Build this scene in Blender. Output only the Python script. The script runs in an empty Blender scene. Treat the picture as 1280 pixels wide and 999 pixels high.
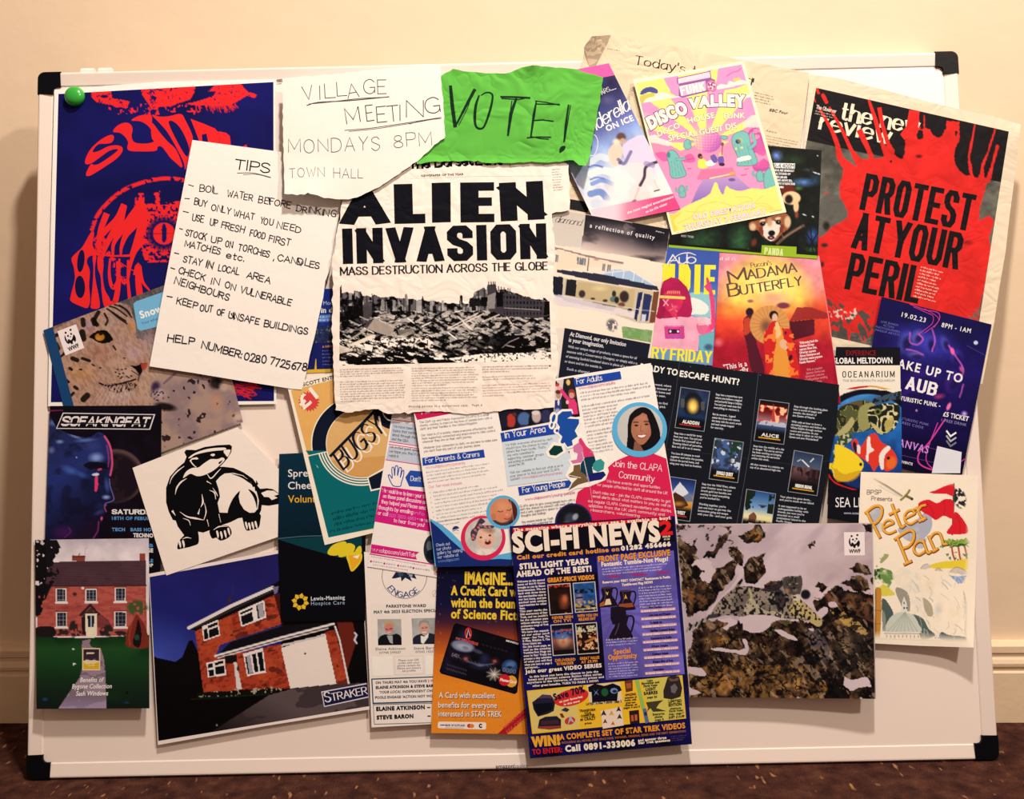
import bpy,math,random
import numpy as np
from mathutils import Matrix,Vector
from mathutils.geometry import tessellate_polygon,delaunay_2d_cdt

random.seed(7)
scn=bpy.context.scene
COL=scn.collection

# ------------------------------------------------------------------ camera, world, lights, exposure
F=1250.0                                    # focal length in pixels of the 1280x999 frame
RB=np.array([[0.99975508,-0.02149389,-0.00527208],
               [-0.0218458,-0.99658175,-0.07967173],
               [-0.0035416,0.07976739,-0.99680721]])      # board axes seen from the camera
TB=np.array([-0.59999608,0.46977141,1.23892604])
TH=math.radians(7.7)                        # the board leans back on the wall by this much
MB=np.array([[1,0,0],[0,math.sin(TH),-math.cos(TH)],[0,math.cos(TH),math.sin(TH)]])
CB=-RB.T @ TB                               # camera in the board's own frame
CW=MB @ CB
RW=RB @ MB.T                                # world to camera

cam_data=bpy.data.cameras.new('camera')
cam=bpy.data.objects.new('camera',cam_data)
COL.objects.link(cam)
cam_data.sensor_width=36.0
cam_data.lens=F/1280*36
cam_data.clip_start=0.01
m=Matrix.Identity(4)
for i in range(3):
    m[i][0],m[i][1],m[i][2],m[i][3]=RW[0][i],-RW[1][i],-RW[2][i],CW[i]
cam.matrix_world=m
scn.camera=cam

scn.view_settings.view_transform='Standard'
scn.view_settings.look='None'
scn.view_settings.gamma=1.0
scn.view_settings.use_curve_mapping=False
scn.view_settings.exposure=0.0

world=bpy.data.worlds.new('room_light')
scn.world=world
world.use_nodes=True
bg=world.node_tree.nodes['Background']
bg.inputs[0].default_value=(1.0,0.62,0.41,1)
bg.inputs[1].default_value=0.35

def lamp(name,loc,target,energy,color,size):
    d=bpy.data.lights.new(name,'AREA')
    d.shape='DISK'
    d.size=size
    d.energy=energy
    d.color=color
    o=bpy.data.objects.new(name,d)
    COL.objects.link(o)
    o.location=loc
    o.rotation_euler=(Vector(target)-Vector(loc)).to_track_quat('-Z','Y').to_euler()
    return o

lamp('ceiling_lamp',(0.85,-0.80,2.40),(0.62,0.0,0.45),52.0,(1.0,0.83,0.69),0.13)
lamp('room_lamp',(2.10,-1.70,2.20),(0.62,0.0,0.40),36.0,(1.0,0.82,0.66),0.16)

EV=np.array([1.12,0.95,0.82])              # what white paper on the board receives, for turning seen ink colours into ink colours

# ------------------------------------------------------------------ materials
def node_mat(name,rough,spec,bump=0.0,bscale=60.0,rgb=None,noise=0.0,nscale=300.0,ridge=False):
    mt=bpy.data.materials.new(name)
    mt.use_nodes=True
    nt=mt.node_tree
    b=nt.nodes['Principled BSDF']
    b.inputs['Roughness'].default_value=rough
    b.inputs['Specular IOR Level'].default_value=spec
    if rgb is None:
        a=nt.nodes.new('ShaderNodeAttribute')
        a.attribute_name='ink'
        src=a.outputs['Color']
    else:
        r=nt.nodes.new('ShaderNodeRGB')
        r.outputs[0].default_value=(*rgb,1)
        src=r.outputs[0]
    geo=nt.nodes.new('ShaderNodeNewGeometry')
    if noise > 0:
        n=nt.nodes.new('ShaderNodeTexNoise')
        n.inputs['Scale'].default_value=nscale
        n.inputs['Detail'].default_value=3
        nt.links.new(geo.outputs['Position'],n.inputs['Vector'])
        mr=nt.nodes.new('ShaderNodeMapRange')
        mr.inputs['To Min'].default_value=1-noise
        mr.inputs['To Max'].default_value=1+noise
        nt.links.new(n.outputs['Fac'],mr.inputs['Value'])
        mx=nt.nodes.new('ShaderNodeVectorMath')
        mx.operation='SCALE'
        nt.links.new(src,mx.inputs[0])
        nt.links.new(mr.outputs[0],mx.inputs['Scale'])
        src=mx.outputs[0]
    nt.links.new(src,b.inputs['Base Color'])
    if bump > 0:
        n=nt.nodes.new('ShaderNodeTexNoise')
        n.inputs['Scale'].default_value=bscale
        n.inputs['Detail'].default_value=4 if not ridge else 2
        n.inputs['Roughness'].default_value=0.55
        if ridge:
            n.inputs['Distortion'].default_value=1.2
        nt.links.new(geo.outputs['Position'],n.inputs['Vector'])
        h=n.outputs['Fac']
        if ridge:                              # folded ridges, as in crumpled paper
            s=nt.nodes.new('ShaderNodeMath'); s.operation='SUBTRACT'; s.inputs[1].default_value=0.5
            nt.links.new(h,s.inputs[0])
            ab=nt.nodes.new('ShaderNodeMath'); ab.operation='ABSOLUTE'
            nt.links.new(s.outputs[0],ab.inputs[0])
            h=ab.outputs[0]
        bp=nt.nodes.new('ShaderNodeBump')
        bp.inputs['Strength'].default_value=1.0
        bp.inputs['Distance'].default_value=bump
        nt.links.new(h,bp.inputs['Height'])
        nt.links.new(bp.outputs[0],b.inputs['Normal'])
    return mt

MATS={
    'paper':node_mat('plain_paper',0.9,0.06,0.0008,22,noise=0.015,nscale=90),
    'print':node_mat('printed_card',0.6,0.06,0.0008,12),
    'gloss':node_mat('glossy_print',0.42,0.09,0.0010,10),
    'news':node_mat('newsprint',0.6,0.06,0.0032,20,noise=0.02,nscale=60,ridge=True),
    'crumple':node_mat('crumpled_paper',0.8,0.08,0.008,17,noise=0.03,nscale=30,ridge=True),
}

def srgb(c):
    c=np.asarray(c,float)/255.0
    return np.where(c <= 0.04045,c/12.92,((c+0.055)/1.055) ** 2.4)

def ink(c):
    return np.clip(srgb(c)/EV,0.0,0.93)

# ------------------------------------------------------------------ from the picture plane to the board
def to_board(x,y,h):
    x=np.asarray(x,float); y=np.asarray(y,float)
    h=np.broadcast_to(np.asarray(h,float),x.shape)
    D=np.stack([(x-640)/F,(y-499.5)/F,np.ones_like(x)],-1) @ RB
    s=(h-CB[2])/D[...,2]
    return CB+s[...,None]*D

def to_world(x,y,h):
    return to_board(x,y,h) @ MB.T

def b2w(p):
    return np.asarray(p,float) @ MB.T

def inside(poly,X,Y):
    poly=np.asarray(poly,float)
    r=np.zeros(X.shape,bool)
    n=len(poly)
    for i in range(n):
        x0,y0=poly[i]; x1,y1=poly[(i+1) % n]
        if y0 == y1:
            continue
        c=((y0 > Y) != (y1 > Y)) & (X < (x1-x0)*(Y-y0)/(y1-y0)+x0)
        r ^= c
    return r

def link_mesh(name,verts,faces,mat,parent=None,colors=None,loc=None):
    me=bpy.data.meshes.new(name)
    verts=np.asarray(verts,float)
    if isinstance(faces,np.ndarray):
        k=faces.shape[1]
        me.vertices.add(len(verts)); me.vertices.foreach_set('co',verts.ravel())
        me.loops.add(faces.size); me.loops.foreach_set('vertex_index',faces.ravel().astype(np.int32))
        me.polygons.add(len(faces)); me.polygons.foreach_set('loop_start',np.arange(0,faces.size,k,dtype=np.int32))
        me.update(calc_edges=True)
    else:
        me.from_pydata(verts.tolist(),[],faces)
    if colors is not None:
        a=me.color_attributes.new('ink','FLOAT_COLOR','POINT')
        rgba=np.ones((len(verts),4)); rgba[:,:3]=colors
        a.data.foreach_set('color',rgba.ravel())
    me.materials.append(mat)
    o=bpy.data.objects.new(name,me)
    COL.objects.link(o)
    if parent is not None:
        o.parent=parent
    if loc is not None:
        o.location=loc
    return o

def tag(o,label,cat,group=None):
    o['label']=label
    o['category']=cat
    if group:
        o['group']=group
    return o

# ------------------------------------------------------------------ value noise
def vnoise(X,Y,seed=0):
    xi=np.floor(X).astype(np.int64); yi=np.floor(Y).astype(np.int64)
    fx=X-xi; fy=Y-yi
    fx=fx*fx*(3-2*fx); fy=fy*fy*(3-2*fy)
    def hsh(a,b):
        n=(a*374761393+b*668265263+seed*974634077) & 0xffffffff
        n=((n ^ (n >> 13))*1274126177) & 0xffffffff
        return ((n ^ (n >> 16)) & 0xffff)/65535.0
    return (hsh(xi,yi)*(1-fx)+hsh(xi+1,yi)*fx)*(1-fy)+(hsh(xi,yi+1)*(1-fx)+hsh(xi+1,yi+1)*fx)*fy

def fbm(X,Y,scale,seed=0,octv=4):
    s=0; a=1; t=0
    for k in range(octv):
        s=s+a*vnoise(X/scale*2 ** k+17.3*k,Y/scale*2 ** k+9.1*k,seed+k)
        t += a; a *= 0.5
    return s/t

# ------------------------------------------------------------------ letters
def _glyph_mesh(txt):
    cu=bpy.data.curves.new('g','FONT')
    cu.body=txt
    cu.resolution_u=3
    ob=bpy.data.objects.new('g',cu)
    me=ob.to_mesh()
    v=np.array([p.co[:2] for p in me.vertices]) if len(me.vertices) else np.zeros((0,2))
    f=[tuple(p.vertices) for p in me.polygons]
    ob.to_mesh_clear()
    bpy.data.objects.remove(ob); bpy.data.curves.remove(cu)
    return v,f

GL={}
_v,_f=_glyph_mesh('H'); CAPH=_v[:,1].max()
_w1=_glyph_mesh('HH')[0][:,0].max(); _w2=_glyph_mesh('H H')[0][:,0].max()
SPACE=(_w2-_w1)/CAPH

def glyph(c):
    if c in GL:
        return GL[c]
    if c == ' ':
        GL[c]=(np.zeros((0,2)),np.zeros((0,3),int),None,SPACE)
        return GL[c]
    v,f=_glyph_mesh(c)
    if not len(v):
        GL[c]=(np.zeros((0,2)),np.zeros((0,3),int),None,SPACE)
        return GL[c]
    adv=_glyph_mesh(c+c)[0][:,0].max()-v[:,0].max()
    v=v/CAPH; adv /= CAPH
    # weld doubles, triangles, outline neighbours
    key={}; idx=[]; vv=[]
    for p in v:
        k=(round(p[0],5),round(p[1],5))
        if k not in key:
            key[k]=len(vv); vv.append(p)
        idx.append(key[k])
    tris=[]
    for p in f:
        q=[idx[i] for i in p]
        for i in range(1,len(q)-1):
            if len({q[0],q[i],q[i+1]}) == 3:
                a,b,d=vv[q[0]],vv[q[i]],vv[q[i+1]]
                if (b[0]-a[0])*(d[1]-a[1])-(b[1]-a[1])*(d[0]-a[0]) < 0:
                    tris.append((q[0],q[i+1],q[i]))
                else:
                    tris.append((q[0],q[i],q[i+1]))
    ed={}
    for t in tris:
        for i in range(3):
            ed[(t[i],t[(i+1) % 3])]=1
    nxt={}; prv={}
    for (a,b) in ed:
        if (b,a) not in ed:
            nxt[a]=b; prv[b]=a
    n=len(vv)
    nx=np.array([nxt.get(i,i) for i in range(n)]); pv=np.array([prv.get(i,i) for i in range(n)])
    GL[c]=(np.array(vv),np.array(tris,int).reshape(-1,3),(pv,nx),adv)
    return GL[c]

SK={}
def _sk(src):
    for ln in src.strip().split('\n'):
        c,w,s=ln.split('|')
        st=[]
        for t in s.split(';'):
            sm=t[0] == '~'
            if sm:t=t[1:]
            st.append((sm,[tuple(float(q)/10 for q in p.split(',')) for p in t.split()]))
        SK[c]=(float(w)/10,st)
_sk('''A|7|0,0 3.5,10 7,0;1.3,3.5 5.7,3.5
B|6|0,0 0,10;~0,10 3.5,10 5.3,9 5.3,6.5 3.5,5.3 0,5.2;~0,5.2 4,5.2 6,4 6,1.4 4,0 0,0
C|6.5|~6.3,8 5,9.6 3.2,10 1,8.5 0,5 1,1.5 3.2,0 5,.4 6.5,2.2
D|6.8|0,0 0,10;~0,10 3,10 5.8,8.6 6.8,5 5.8,1.4 3,0 0,0
E|5.5|5.5,10 0,10 0,0 5.5,0;0,5.2 4.5,5.2
F|5.2|5.2,10 0,10 0,0;0,5.2 4.3,5.2
G|7|~6.6,8.3 5,9.8 3.3,10 1,8.5 0,5 1,1.5 3.5,0 5.8,.6 6.8,2.5;6.8,.6 6.8,4.4 4,4.4
H|6.5|0,0 0,10;6.5,0 6.5,10;0,5.2 6.5,5.2
I|.4|.2,0 .2,10
J|4|~4,10 4,2.5 3,.3 1.5,0 0,2
K|6|0,0 0,10;5.8,10 0,4.3;2,6.2 6,0
L|5|0,10 0,0 5,0
M|8|0,0 0,10 4,2 8,10 8,0
N|6.8|0,0 0,10 6.8,0 6.8,10
O|7|~3.5,10 1,8.6 0,5 1,1.4 3.5,0 6,1.4 7,5 6,8.6 3.5,10
P|5.8|0,0 0,10;~0,10 3.5,10 5.6,9 5.6,5.8 3.5,4.7 0,4.7
Q|7|~3.5,10 1,8.6 0,5 1,1.4 3.5,0 6,1.4 7,5 6,8.6 3.5,10;4.5,2.5 7.2,-1
R|6.2|0,0 0,10;~0,10 3.5,10 5.6,9 5.6,6 3.5,4.8 0,4.8;2.8,4.8 6.2,0
S|5.6|~5.3,8.3 4,9.8 2.5,10 .6,9 .3,7 1.5,5.7 4,4.7 5.5,3.2 5.2,1.2 3.2,0 1.5,.2 0,1.8
T|6|0,10 6,10;3,10 3,0
U|6.5|~0,10 0,3.5 1,.8 3.2,0 5.5,.8 6.5,3.5 6.5,10
V|6.5|0,10 3.2,0 6.5,10
W|9|0,10 2.3,0 4.5,8 6.7,0 9,10
X|6|0,10 6,0;6,10 0,0
Y|6|0,10 3,5 6,10;3,5 3,0
Z|6|0,10 6,10 0,0 6,0
a|4.8|~4.8,6 2.4,6.6 .3,5.2 0,2.5 1,.3 2.8,.2 4.8,2.2;4.8,6.5 4.8,0
b|5|0,10 0,0;~0,4.5 1.5,6.5 3.5,6.4 5,4.5 5,2 3.5,.1 1.5,0 0,2
c|4.5|~4.5,5.3 3,6.5 1,5.8 0,3.2 1,.6 3,0 4.5,1.2
d|5|5,10 5,0;~5,4.5 3.5,6.5 1.3,6.2 0,3.5 1.2,.3 3.3,0 5,2
e|5|~.1,3.4 2.5,3.5 4.9,3.6 4.3,5.8 2.5,6.5 .6,5.6 0,3.2 .8,.7 2.7,0 4.8,1.2
f|3.5|~3.6,9.5 2.5,10 1.5,9 1.4,7 1.4,0;0,6.3 3.3,6.3
g|5|~5,6.5 5,2 5,-1 4,-2.9 2,-3 .4,-2;~5,4.5 3.5,6.5 1.3,6.2 0,3.5 1.2,.6 3.3,.3 5,2
h|4.6|0,10 0,0;~0,4.3 1.6,6.4 3.6,6.3 4.6,5 4.6,2.5 4.6,0
i|.4|.2,6.5 .2,0;.2,8.7 .2,9.5
j|1.5|~1.5,6.5 1.5,1 1.5,-1.5 .5,-3 -.8,-2.6;1.5,8.7 1.5,9.5
k|4.5|0,10 0,0;4.2,6.5 0,2.8;1.5,4 4.5,0
l|.4|.2,10 .2,0
m|8|0,6.5 0,0;~0,4.3 1.4,6.4 3,6.3 4,5 4,2.5 4,0;~4,4.3 5.4,6.4 7,6.3 8,5 8,2.5 8,0
n|4.6|0,6.5 0,0;~0,4.3 1.6,6.4 3.6,6.3 4.6,5 4.6,2.5 4.6,0
o|5|~2.5,6.5 .6,5.5 0,3.2 .6,1 2.5,0 4.4,1 5,3.2 4.4,5.5 2.5,6.5
p|5|0,6.5 0,-3;~0,4.5 1.5,6.5 3.5,6.4 5,4.5 5,2 3.5,.1 1.5,0 0,2
q|5|5,6.5 5,-3;~5,4.5 3.5,6.5 1.3,6.2 0,3.5 1.2,.3 3.3,0 5,2
r|3.2|0,6.5 0,0;~0,4 1.2,6 3.2,6.4
s|4|~3.8,5.5 2.5,6.5 .7,6 .5,4.3 2,3.4 3.7,2.6 3.8,.8 2,0 0,.9
t|3.2|~1.3,9.3 1.3,4 1.4,1 2.2,0 3.3,.4;0,6.5 3.2,6.5
u|4.6|~0,6.5 0,2 1,.1 2.8,.1 4.6,2.2;4.6,6.5 4.6,0
v|4.6|0,6.5 2.3,0 4.6,6.5
w|7|0,6.5 1.8,0 3.5,5.8 5.2,0 7,6.5
x|4.5|0,6.5 4.5,0;4.5,6.5 0,0
y|4.8|0,6.5 2.5,0;~4.8,6.5 2.5,0 1.4,-2.6 -.2,-3
z|4.3|0,6.5 4.3,6.5 0,0 4.3,0
0|6|~3,10 .8,8.6 0,5 .8,1.4 3,0 5.2,1.4 6,5 5.2,8.6 3,10
1|2.5|.4,8 2.3,10 2.3,0
2|5.6|~.2,7.8 1.2,9.6 3,10 5,9 5.1,7 3.5,4 1.5,1.6 0,0;0,0 5.6,0
3|5.5|~.3,8.8 2.5,10 5,8.8 4.8,6.3 2.2,5.2;~2.2,5.2 5.2,4.2 5.3,1.5 3,0 0,1.2
4|6|4.3,0 4.3,10 0,3 6,3
5|5.5|5,10 .8,10 .5,5.5;~.5,5.5 2.8,6.3 5.2,5 5.3,1.8 3,0 0,1
6|5.5|~4.8,9.6 2,8.3 .2,4.5 .4,1.3 2.6,0 5,1 5.3,3.6 3.5,5.4 1.5,5 .2,3.2
7|5.5|0,10 5.5,10 1.8,0
8|5.6|~2.8,5.3 .6,6.6 .6,9 2.8,10 5,9 5,6.6 2.8,5.3 .3,3.8 .2,1.2 2.8,0 5.4,1.2 5.3,3.8 2.8,5.3
9|5.5|~5.2,6.5 4,4.6 1.8,4.6 .2,6.5 .6,9 2.8,10 5,9 5.3,6 4.4,2 2,0
.|.4|.2,0 .2,.9
,|.6|.4,.9 0,-1.6
:|.4|.2,5.3 .2,6.2;.2,0 .2,.9
!|.4|.2,10 .2,3;.2,0 .2,1
-|3.4|0,4.6 3.4,4.6
'|.4|.2,10 .2,7.4
&|6|~6,3.5 3.5,0 1,0 0,2 1,4.4 3.8,7 3.5,9.7 2,10 1,8.6 2,6 6,0
+|5|0,4.6 5,4.6;2.5,7.2 2.5,2
?|4.6|~.2,8 1.5,10 4,9.6 4.5,7.3 2.4,5 2.2,3;2.2,0 2.2,1
/|4|0,-1 4,10.5
(|2|~2,11 .3,7.5 .3,2 2,-2
)|2|~0,11 1.7,7.5 1.7,2 0,-2''')

def smooth_line(p,n=5,closed=False):
    p=[np.asarray(q,float) for q in p]
    if len(p) < 3:
        return np.array(p)
    if closed:
        e=[p[-1]]+p+[p[0],p[1]]
    elif np.allclose(p[0],p[-1]):
        e=[p[-2]]+p+[p[1]]
    else:
        e=[2*p[0]-p[1]]+p+[2*p[-1]-p[-2]]
    out=[]
    for i in range(1,len(e)-2):
        a,b,c,d=e[i-1:i+3]
        for k in range(n):
            t=k/n
            out.append(0.5*(2*b+(c-a)*t+(2*a-5*b+4*c-d)*t*t+(3*b-a-3*c+d)*t ** 3))
    if not closed:
        out.append(e[-2])
    return np.array(out)

def ring(cx,cy,rx,ry=None,n=32,a0=0,a1=360,rot=0):
    ry=rx if ry is None else ry
    full=abs(a1-a0) >= 360
    t=np.radians(np.linspace(a0,a1,n,endpoint=not full))
    c,s=math.cos(math.radians(rot)),math.sin(math.radians(rot))
    x=rx*np.cos(t); y=ry*np.sin(t)
    return np.stack([cx+x*c-y*s,cy+x*s+y*c],1)

def box(x0,y0,x1,y1):
    return [(x0,y0),(x1,y0),(x1,y1),(x0,y1)]

def strip_mesh(p,w,cap=0.5):
    """a flat ribbon along the points p with width(s) w and square ends"""
    p=np.asarray(p,float)
    keep=np.r_[True,np.hypot(*np.diff(p,axis=0).T) > 1e-6]
    w=np.broadcast_to(np.asarray(w,float),(len(keep),))[keep].copy()
    p=p[keep].copy()
    if len(p) < 2:
        return None
    d=np.diff(p,axis=0); d /= np.hypot(*d.T)[:,None]
    p[0] -= d[0]*w[0]*cap; p[-1] += d[-1]*w[-1]*cap
    nrm=np.stack([-d[:,1],d[:,0]],1)
    nv=np.zeros_like(p)
    nv[0]=nrm[0]; nv[-1]=nrm[-1]
    for i in range(1,len(p)-1):
        q=nrm[i-1]+nrm[i]; l=np.hypot(*q)
        if l < 0.5:
            nv[i]=nrm[i]
        else:
            q /= l
            nv[i]=q/max(0.55,q @ nrm[i])
    n=len(p)
    V=np.concatenate([p+nv*w[:,None]/2,p-nv*w[:,None]/2])
    Fc=[]
    for i in range(n-1):
        Fc += [(i,i+1,n+i+1),(i,n+i+1,n+i)]
    return V,np.array(Fc)

BK={}
for _l in """A|1.05|0,0 .5,1.02 1,0;.2,.28 .8,.28
B|1|0,0 0,1 .7,1 1,.86 1,.66 .78,.54 0,.54;.7,.54 1,.42 1,.14 .7,0 0,0
C|1|1,.68 1,.85 .75,1 .25,1 0,.85 0,.15 .25,0 .75,0 1,.15 1,.34
D|1|0,0 0,1 .65,1 1,.82 1,.18 .65,0 0,0
E|.9|1,1 0,1 0,0 1,0;0,.52 .85,.52
F|.86|1,1 0,1 0,0;0,.52 .85,.52
G|1|1,.7 1,.85 .75,1 .25,1 0,.85 0,.15 .25,0 .75,0 1,.15 1,.48 .6,.48
H|1|0,0 0,1;1,0 1,1;0,.52 1,.52
I|.0|.5,0 .5,1
J|.8|1,1 1,.15 .75,0 .25,0 0,.15 0,.32
K|1.05|0,0 0,1;1,1 .1,.46;.35,.6 1,0
L|.82|0,1 0,0 1,0
M|1.35|0,0 0,1 .5,.1 1,1 1,0
N|1.05|0,0 0,1 1,0 1,1
O|1|.5,1 .25,1 0,.84 0,.16 .25,0 .75,0 1,.16 1,.84 .75,1 .5,1
P|.98|0,0 0,1 .72,1 1,.87 1,.58 .72,.45 0,.45
R|1|0,0 0,1 .72,1 1,.87 1,.63 .72,.5 0,.5;.62,.5 1,0
S|1|1,.80 1,.87 .75,1 .25,1 0,.87 0,.68 .25,.55 .75,.45 1,.32 1,.13 .75,0 .25,0 0,.13 0,.20
T|.95|0,1 1,1;.5,1 .5,0
U|1|0,1 0,.16 .25,0 .75,0 1,.16 1,1
V|1.05|0,1 .5,-.02 1,1
W|1.5|0,1 .25,0 .5,.9 .75,0 1,1
X|1|0,1 1,0;1,1 0,0
Y|1.05|0,1 .5,.45 1,1;.5,.45 .5,0
Z|.9|0,1 1,1 0,0 1,0
-|.5|0,.5 1,.5
!|0|.5,1 .5,.36;.5,.08 .5,0
?|.9|0,.72 0,.86 .25,1 .75,1 1,.86 1,.62 .5,.46 .5,.32;.5,.05 .5,0
.|0|.5,.02 .5,.0
2|.95|0,.72 0,.86 .25,1 .75,1 1,.86 1,.6 0,.1 0,0 1,0""".split('\n'):
    _c,_w,_s=_l.split('|')
    BK[_c]=(float(_w),[[tuple(float(q) for q in p.split(',')) for p in st.split()] for st in _s.split(';')])

# ------------------------------------------------------------------ sheets of paper on the board
HS=4
HM=np.zeros((999 // HS+2,1280 // HS+40))              # height of the pile so far, metres above the board face
HX,HY=np.meshgrid(np.arange(HM.shape[1])*HS+HS/2,np.arange(HM.shape[0])*HS+HS/2)
DZ=7e-6

class Sheet:
    def __init__(s,name,outline,label,cat,group=None,paper=(250,238,226),mat='print',curl=(),step=14,part='sheet',torn=0,thick=2.2e-4,lift=3e-4):
        s.T=(0,0,1)
        s.mat=MATS[mat]; s.curl=curl; s.k=14 if curl else 1;
        step=5 if curl else step; s.parts={}; s.order=[]
        s.outline=np.array(outline,float)
        if torn:
            s.outline=s.tear(s.outline,torn)
        s.mask=inside(s.outline,HX,HY)
        for dx,dy in ((3,0),(-3,0),(0,3),(0,-3)):
            s.mask |= inside(s.outline+(dx,dy),HX,HY)
        s.base=HM[s.mask].max()+lift+thick
        c=s.outline.mean(0)
        s.loc=to_world(c[0],c[1],0.0)
        s.root=bpy.data.objects.new(name,None)
        s.root.empty_display_size=0.05
        COL.objects.link(s.root)
        s.root.location=s.loc
        tag(s.root,label,cat,group)
        # the sheet itself, with thickness
        x0,y0=s.outline.min(0); x1,y1=s.outline.max(0)
        n=len(s.outline)
        pts=[Vector(p) for p in s.outline]
        pts=[]
        for i in range(n):
            a=s.outline[i]; b=s.outline[(i+1) % n]
            k=max(1,int(np.hypot(*(b-a))/step))
            for j in range(k):
                pts.append(a+(b-a)*j/k)
        nb=len(pts)
        gx,gy=np.meshgrid(np.arange(x0+step/2,x1,step),np.arange(y0+step/2,y1,step))
        ins=inside(s.outline,gx,gy)
        ba=np.array(pts)
        for q in np.stack([gx[ins],gy[ins]],1):
            if np.min(np.hypot(*(ba-q).T)) > step*0.35:
                pts.append(q)
        vo,eo,fo=delaunay_2d_cdt([Vector(p) for p in pts],[(i,(i+1) % nb) for i in range(nb)],[list(range(nb))],1,1e-4)[:3]
        V=np.array([tuple(p) for p in vo])
        top=to_world(V[:,0],V[:,1],s.h(V[:,0],V[:,1]))-s.loc
        bot=to_world(V[:,0],V[:,1],s.h(V[:,0],V[:,1])-thick)-s.loc
        N=len(V)
        faces=[tuple(f) for f in fo]+[tuple(i+N for i in reversed(f)) for f in fo]
        ed={}
        for f in fo:
            for i in range(len(f)):
                ed[(f[i],f[(i+1) % len(f)])]=1
        for (a,b) in ed:
            if (b,a) not in ed:
                faces.append((b,a,a+N,b+N))
        c=np.tile(ink(paper),(2*N,1))
        s.sheet=link_mesh(part,np.concatenate([top,bot]),faces,s.mat,s.root,c)
        for p in s.sheet.data.polygons:
            p.use_smooth=False

    @staticmethod
    def tear(o,amp):
        rng=np.random.RandomState(int(abs(o.sum())) % 9999)
        out=[]
        n=len(o)
        for i in range(n):
            a,b=o[i],o[(i+1) % n]
            L=np.hypot(*(b-a)); k=max(1,int(L/5))
            for j in range(k):
                p=a+(b-a)*j/k
                out.append(p+(rng.normal(0,amp,2) if j else 0))
        return np.array(out)

    def h(s,x,y):
        r=np.full(np.shape(x),s.base,float)
        for q in s.curl:
            if q[0] == 'p':                        # a corner lifts: centre, reach, height
                d=np.clip(1-np.hypot(x-q[1],y-q[2])/q[3],0,1)
                r=r+q[4]*d*d
            elif q[0] == 'e':                      # an edge lifts: line through a point, inward normal, reach, height
                d=np.clip(1-((x-q[1])*q[3]+(y-q[2])*q[4])/q[5],0,1.3)
                r=r+q[6]*d*d
        return r

    def z(s,ox=0,oy=0,sc=1):
        s.T=(ox,oy,sc)
        return s

    def px(s,p):
        p=np.asarray(p,float)
        return p/s.T[2]+np.array(s.T[:2])

    def add(s,part,V,Fc,c,dk=0.0):
        if part not in s.parts:
            s.parts[part]=[[],[],[],0]
            s.order.append(part)
        P=s.parts[part]
        V=np.asarray(V,float)
        h=s.h(V[:,0],V[:,1])+(s.k+dk)*DZ
        W=to_world(V[:,0],V[:,1],h)-s.loc
        P[0].append(W)
        P[1].append(np.asarray(Fc,int)+P[3])
        col=ink(c)
        P[2].append(np.tile(col,(len(V),1)) if col.ndim == 1 else col)
        P[3] += len(V)

    def poly(s,part,pts,c,smooth=False,holes=(),bump=True):
        L=[s.px(smooth_line(pts,5,True) if smooth else pts)]
        for q in holes:
            L.append(s.px(q))
        if s.curl and len(L) == 1:
            o=L[0]; st=9.0; B=[]
            for i in range(len(o)):
                a,b=o[i],o[(i+1) % len(o)]
                kk=max(1,int(np.hypot(*(b-a))/st))
                B += [a+(b-a)*j/kk for j in range(kk)]
            nb=len(B)
            x0,y0=o.min(0); x1,y1=o.max(0)
            gx,gy=np.meshgrid(np.arange(x0+st/2,x1,st),np.arange(y0+st/2,y1,st))
            k=inside(o,gx,gy)
            B += list(np.stack([gx[k],gy[k]],1))
            vo,_,fo=delaunay_2d_cdt([Vector(p) for p in B],[(i,(i+1) % nb) for i in range(nb)],[list(range(nb))],1,1e-4)[:3]
            V=np.array([tuple(p) for p in vo]); Fc=[tuple(f) for f in fo if len(f) == 3]
        else:
            Fc=tessellate_polygon([[Vector((p[0],p[1],0)) for p in q] for q in L])
            V=np.concatenate(L)
        if len(Fc):
            s.add(part,V,Fc,c)
        if bump:
            s.k += 1

    def strip(s,part,p,w,c,cap=0.5,bump=True):
        """stroke along pixel points p with width(s) w (pixels)"""
        r=strip_mesh(p,w,cap)
        if r is None:
            return
        s.add(part,r[0],r[1],c,np.tile(np.linspace(0,0.35,len(r[0]) // 2),2))
        if bump:
            s.k += 1

    def line(s,part,pts,w,c,smooth=False,cap=0.5,bump=True):
        p=np.asarray(pts,float)
        w=np.asarray(w,float)/s.T[2]
        if smooth:
            q=smooth_line(p,5)
            if w.ndim:
                w=np.interp(np.linspace(0,1,len(q)),np.linspace(0,1,len(p)),w)
            p=q
        s.strip(part,s.px(p),w,c,cap,bump)

    # --- writing
    def _fn(s,x0,y0,x1,y1,H,slant):
        a=s.px((x0,y0)); b=s.px((x1,y1)); H=H/s.T[2]
        L=np.hypot(*(b-a)); d=(b-a)/L; up=np.array([d[1],-d[0]])
        return (lambda u,v:a+np.multiply.outer(u,b-a)+np.multiply.outer(v,up*H)+np.multiply.outer(v*slant,d*H)),H,L

    def text(s,part,t,x0,y0,x1,y1,H,c,bold=0.0,slant=0.0,space=0.0,fn=None):
        """plain printed letters; the line runs exactly from (x0,y0) to (x1,y1)"""
        if part == 'small_text':
            part=part+'#%d' % len(s.order)
        if fn is None:
            fn,Hp,L=s._fn(x0,y0,x1,y1,H,slant)
        else:
            Hp=H/s.T[2]
        if bold and fn is not None and not isinstance(fn,int):
            space=space+1.4*bold
        x=0; lay=[]
        for ch in t:
            v,f,nb,adv=glyph(ch)
            lay.append((x,v,f,nb)); x += adv+space
        x0_=next((l[0]+l[1][:,0].min() for l in lay if len(l[1])),0)
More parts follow.
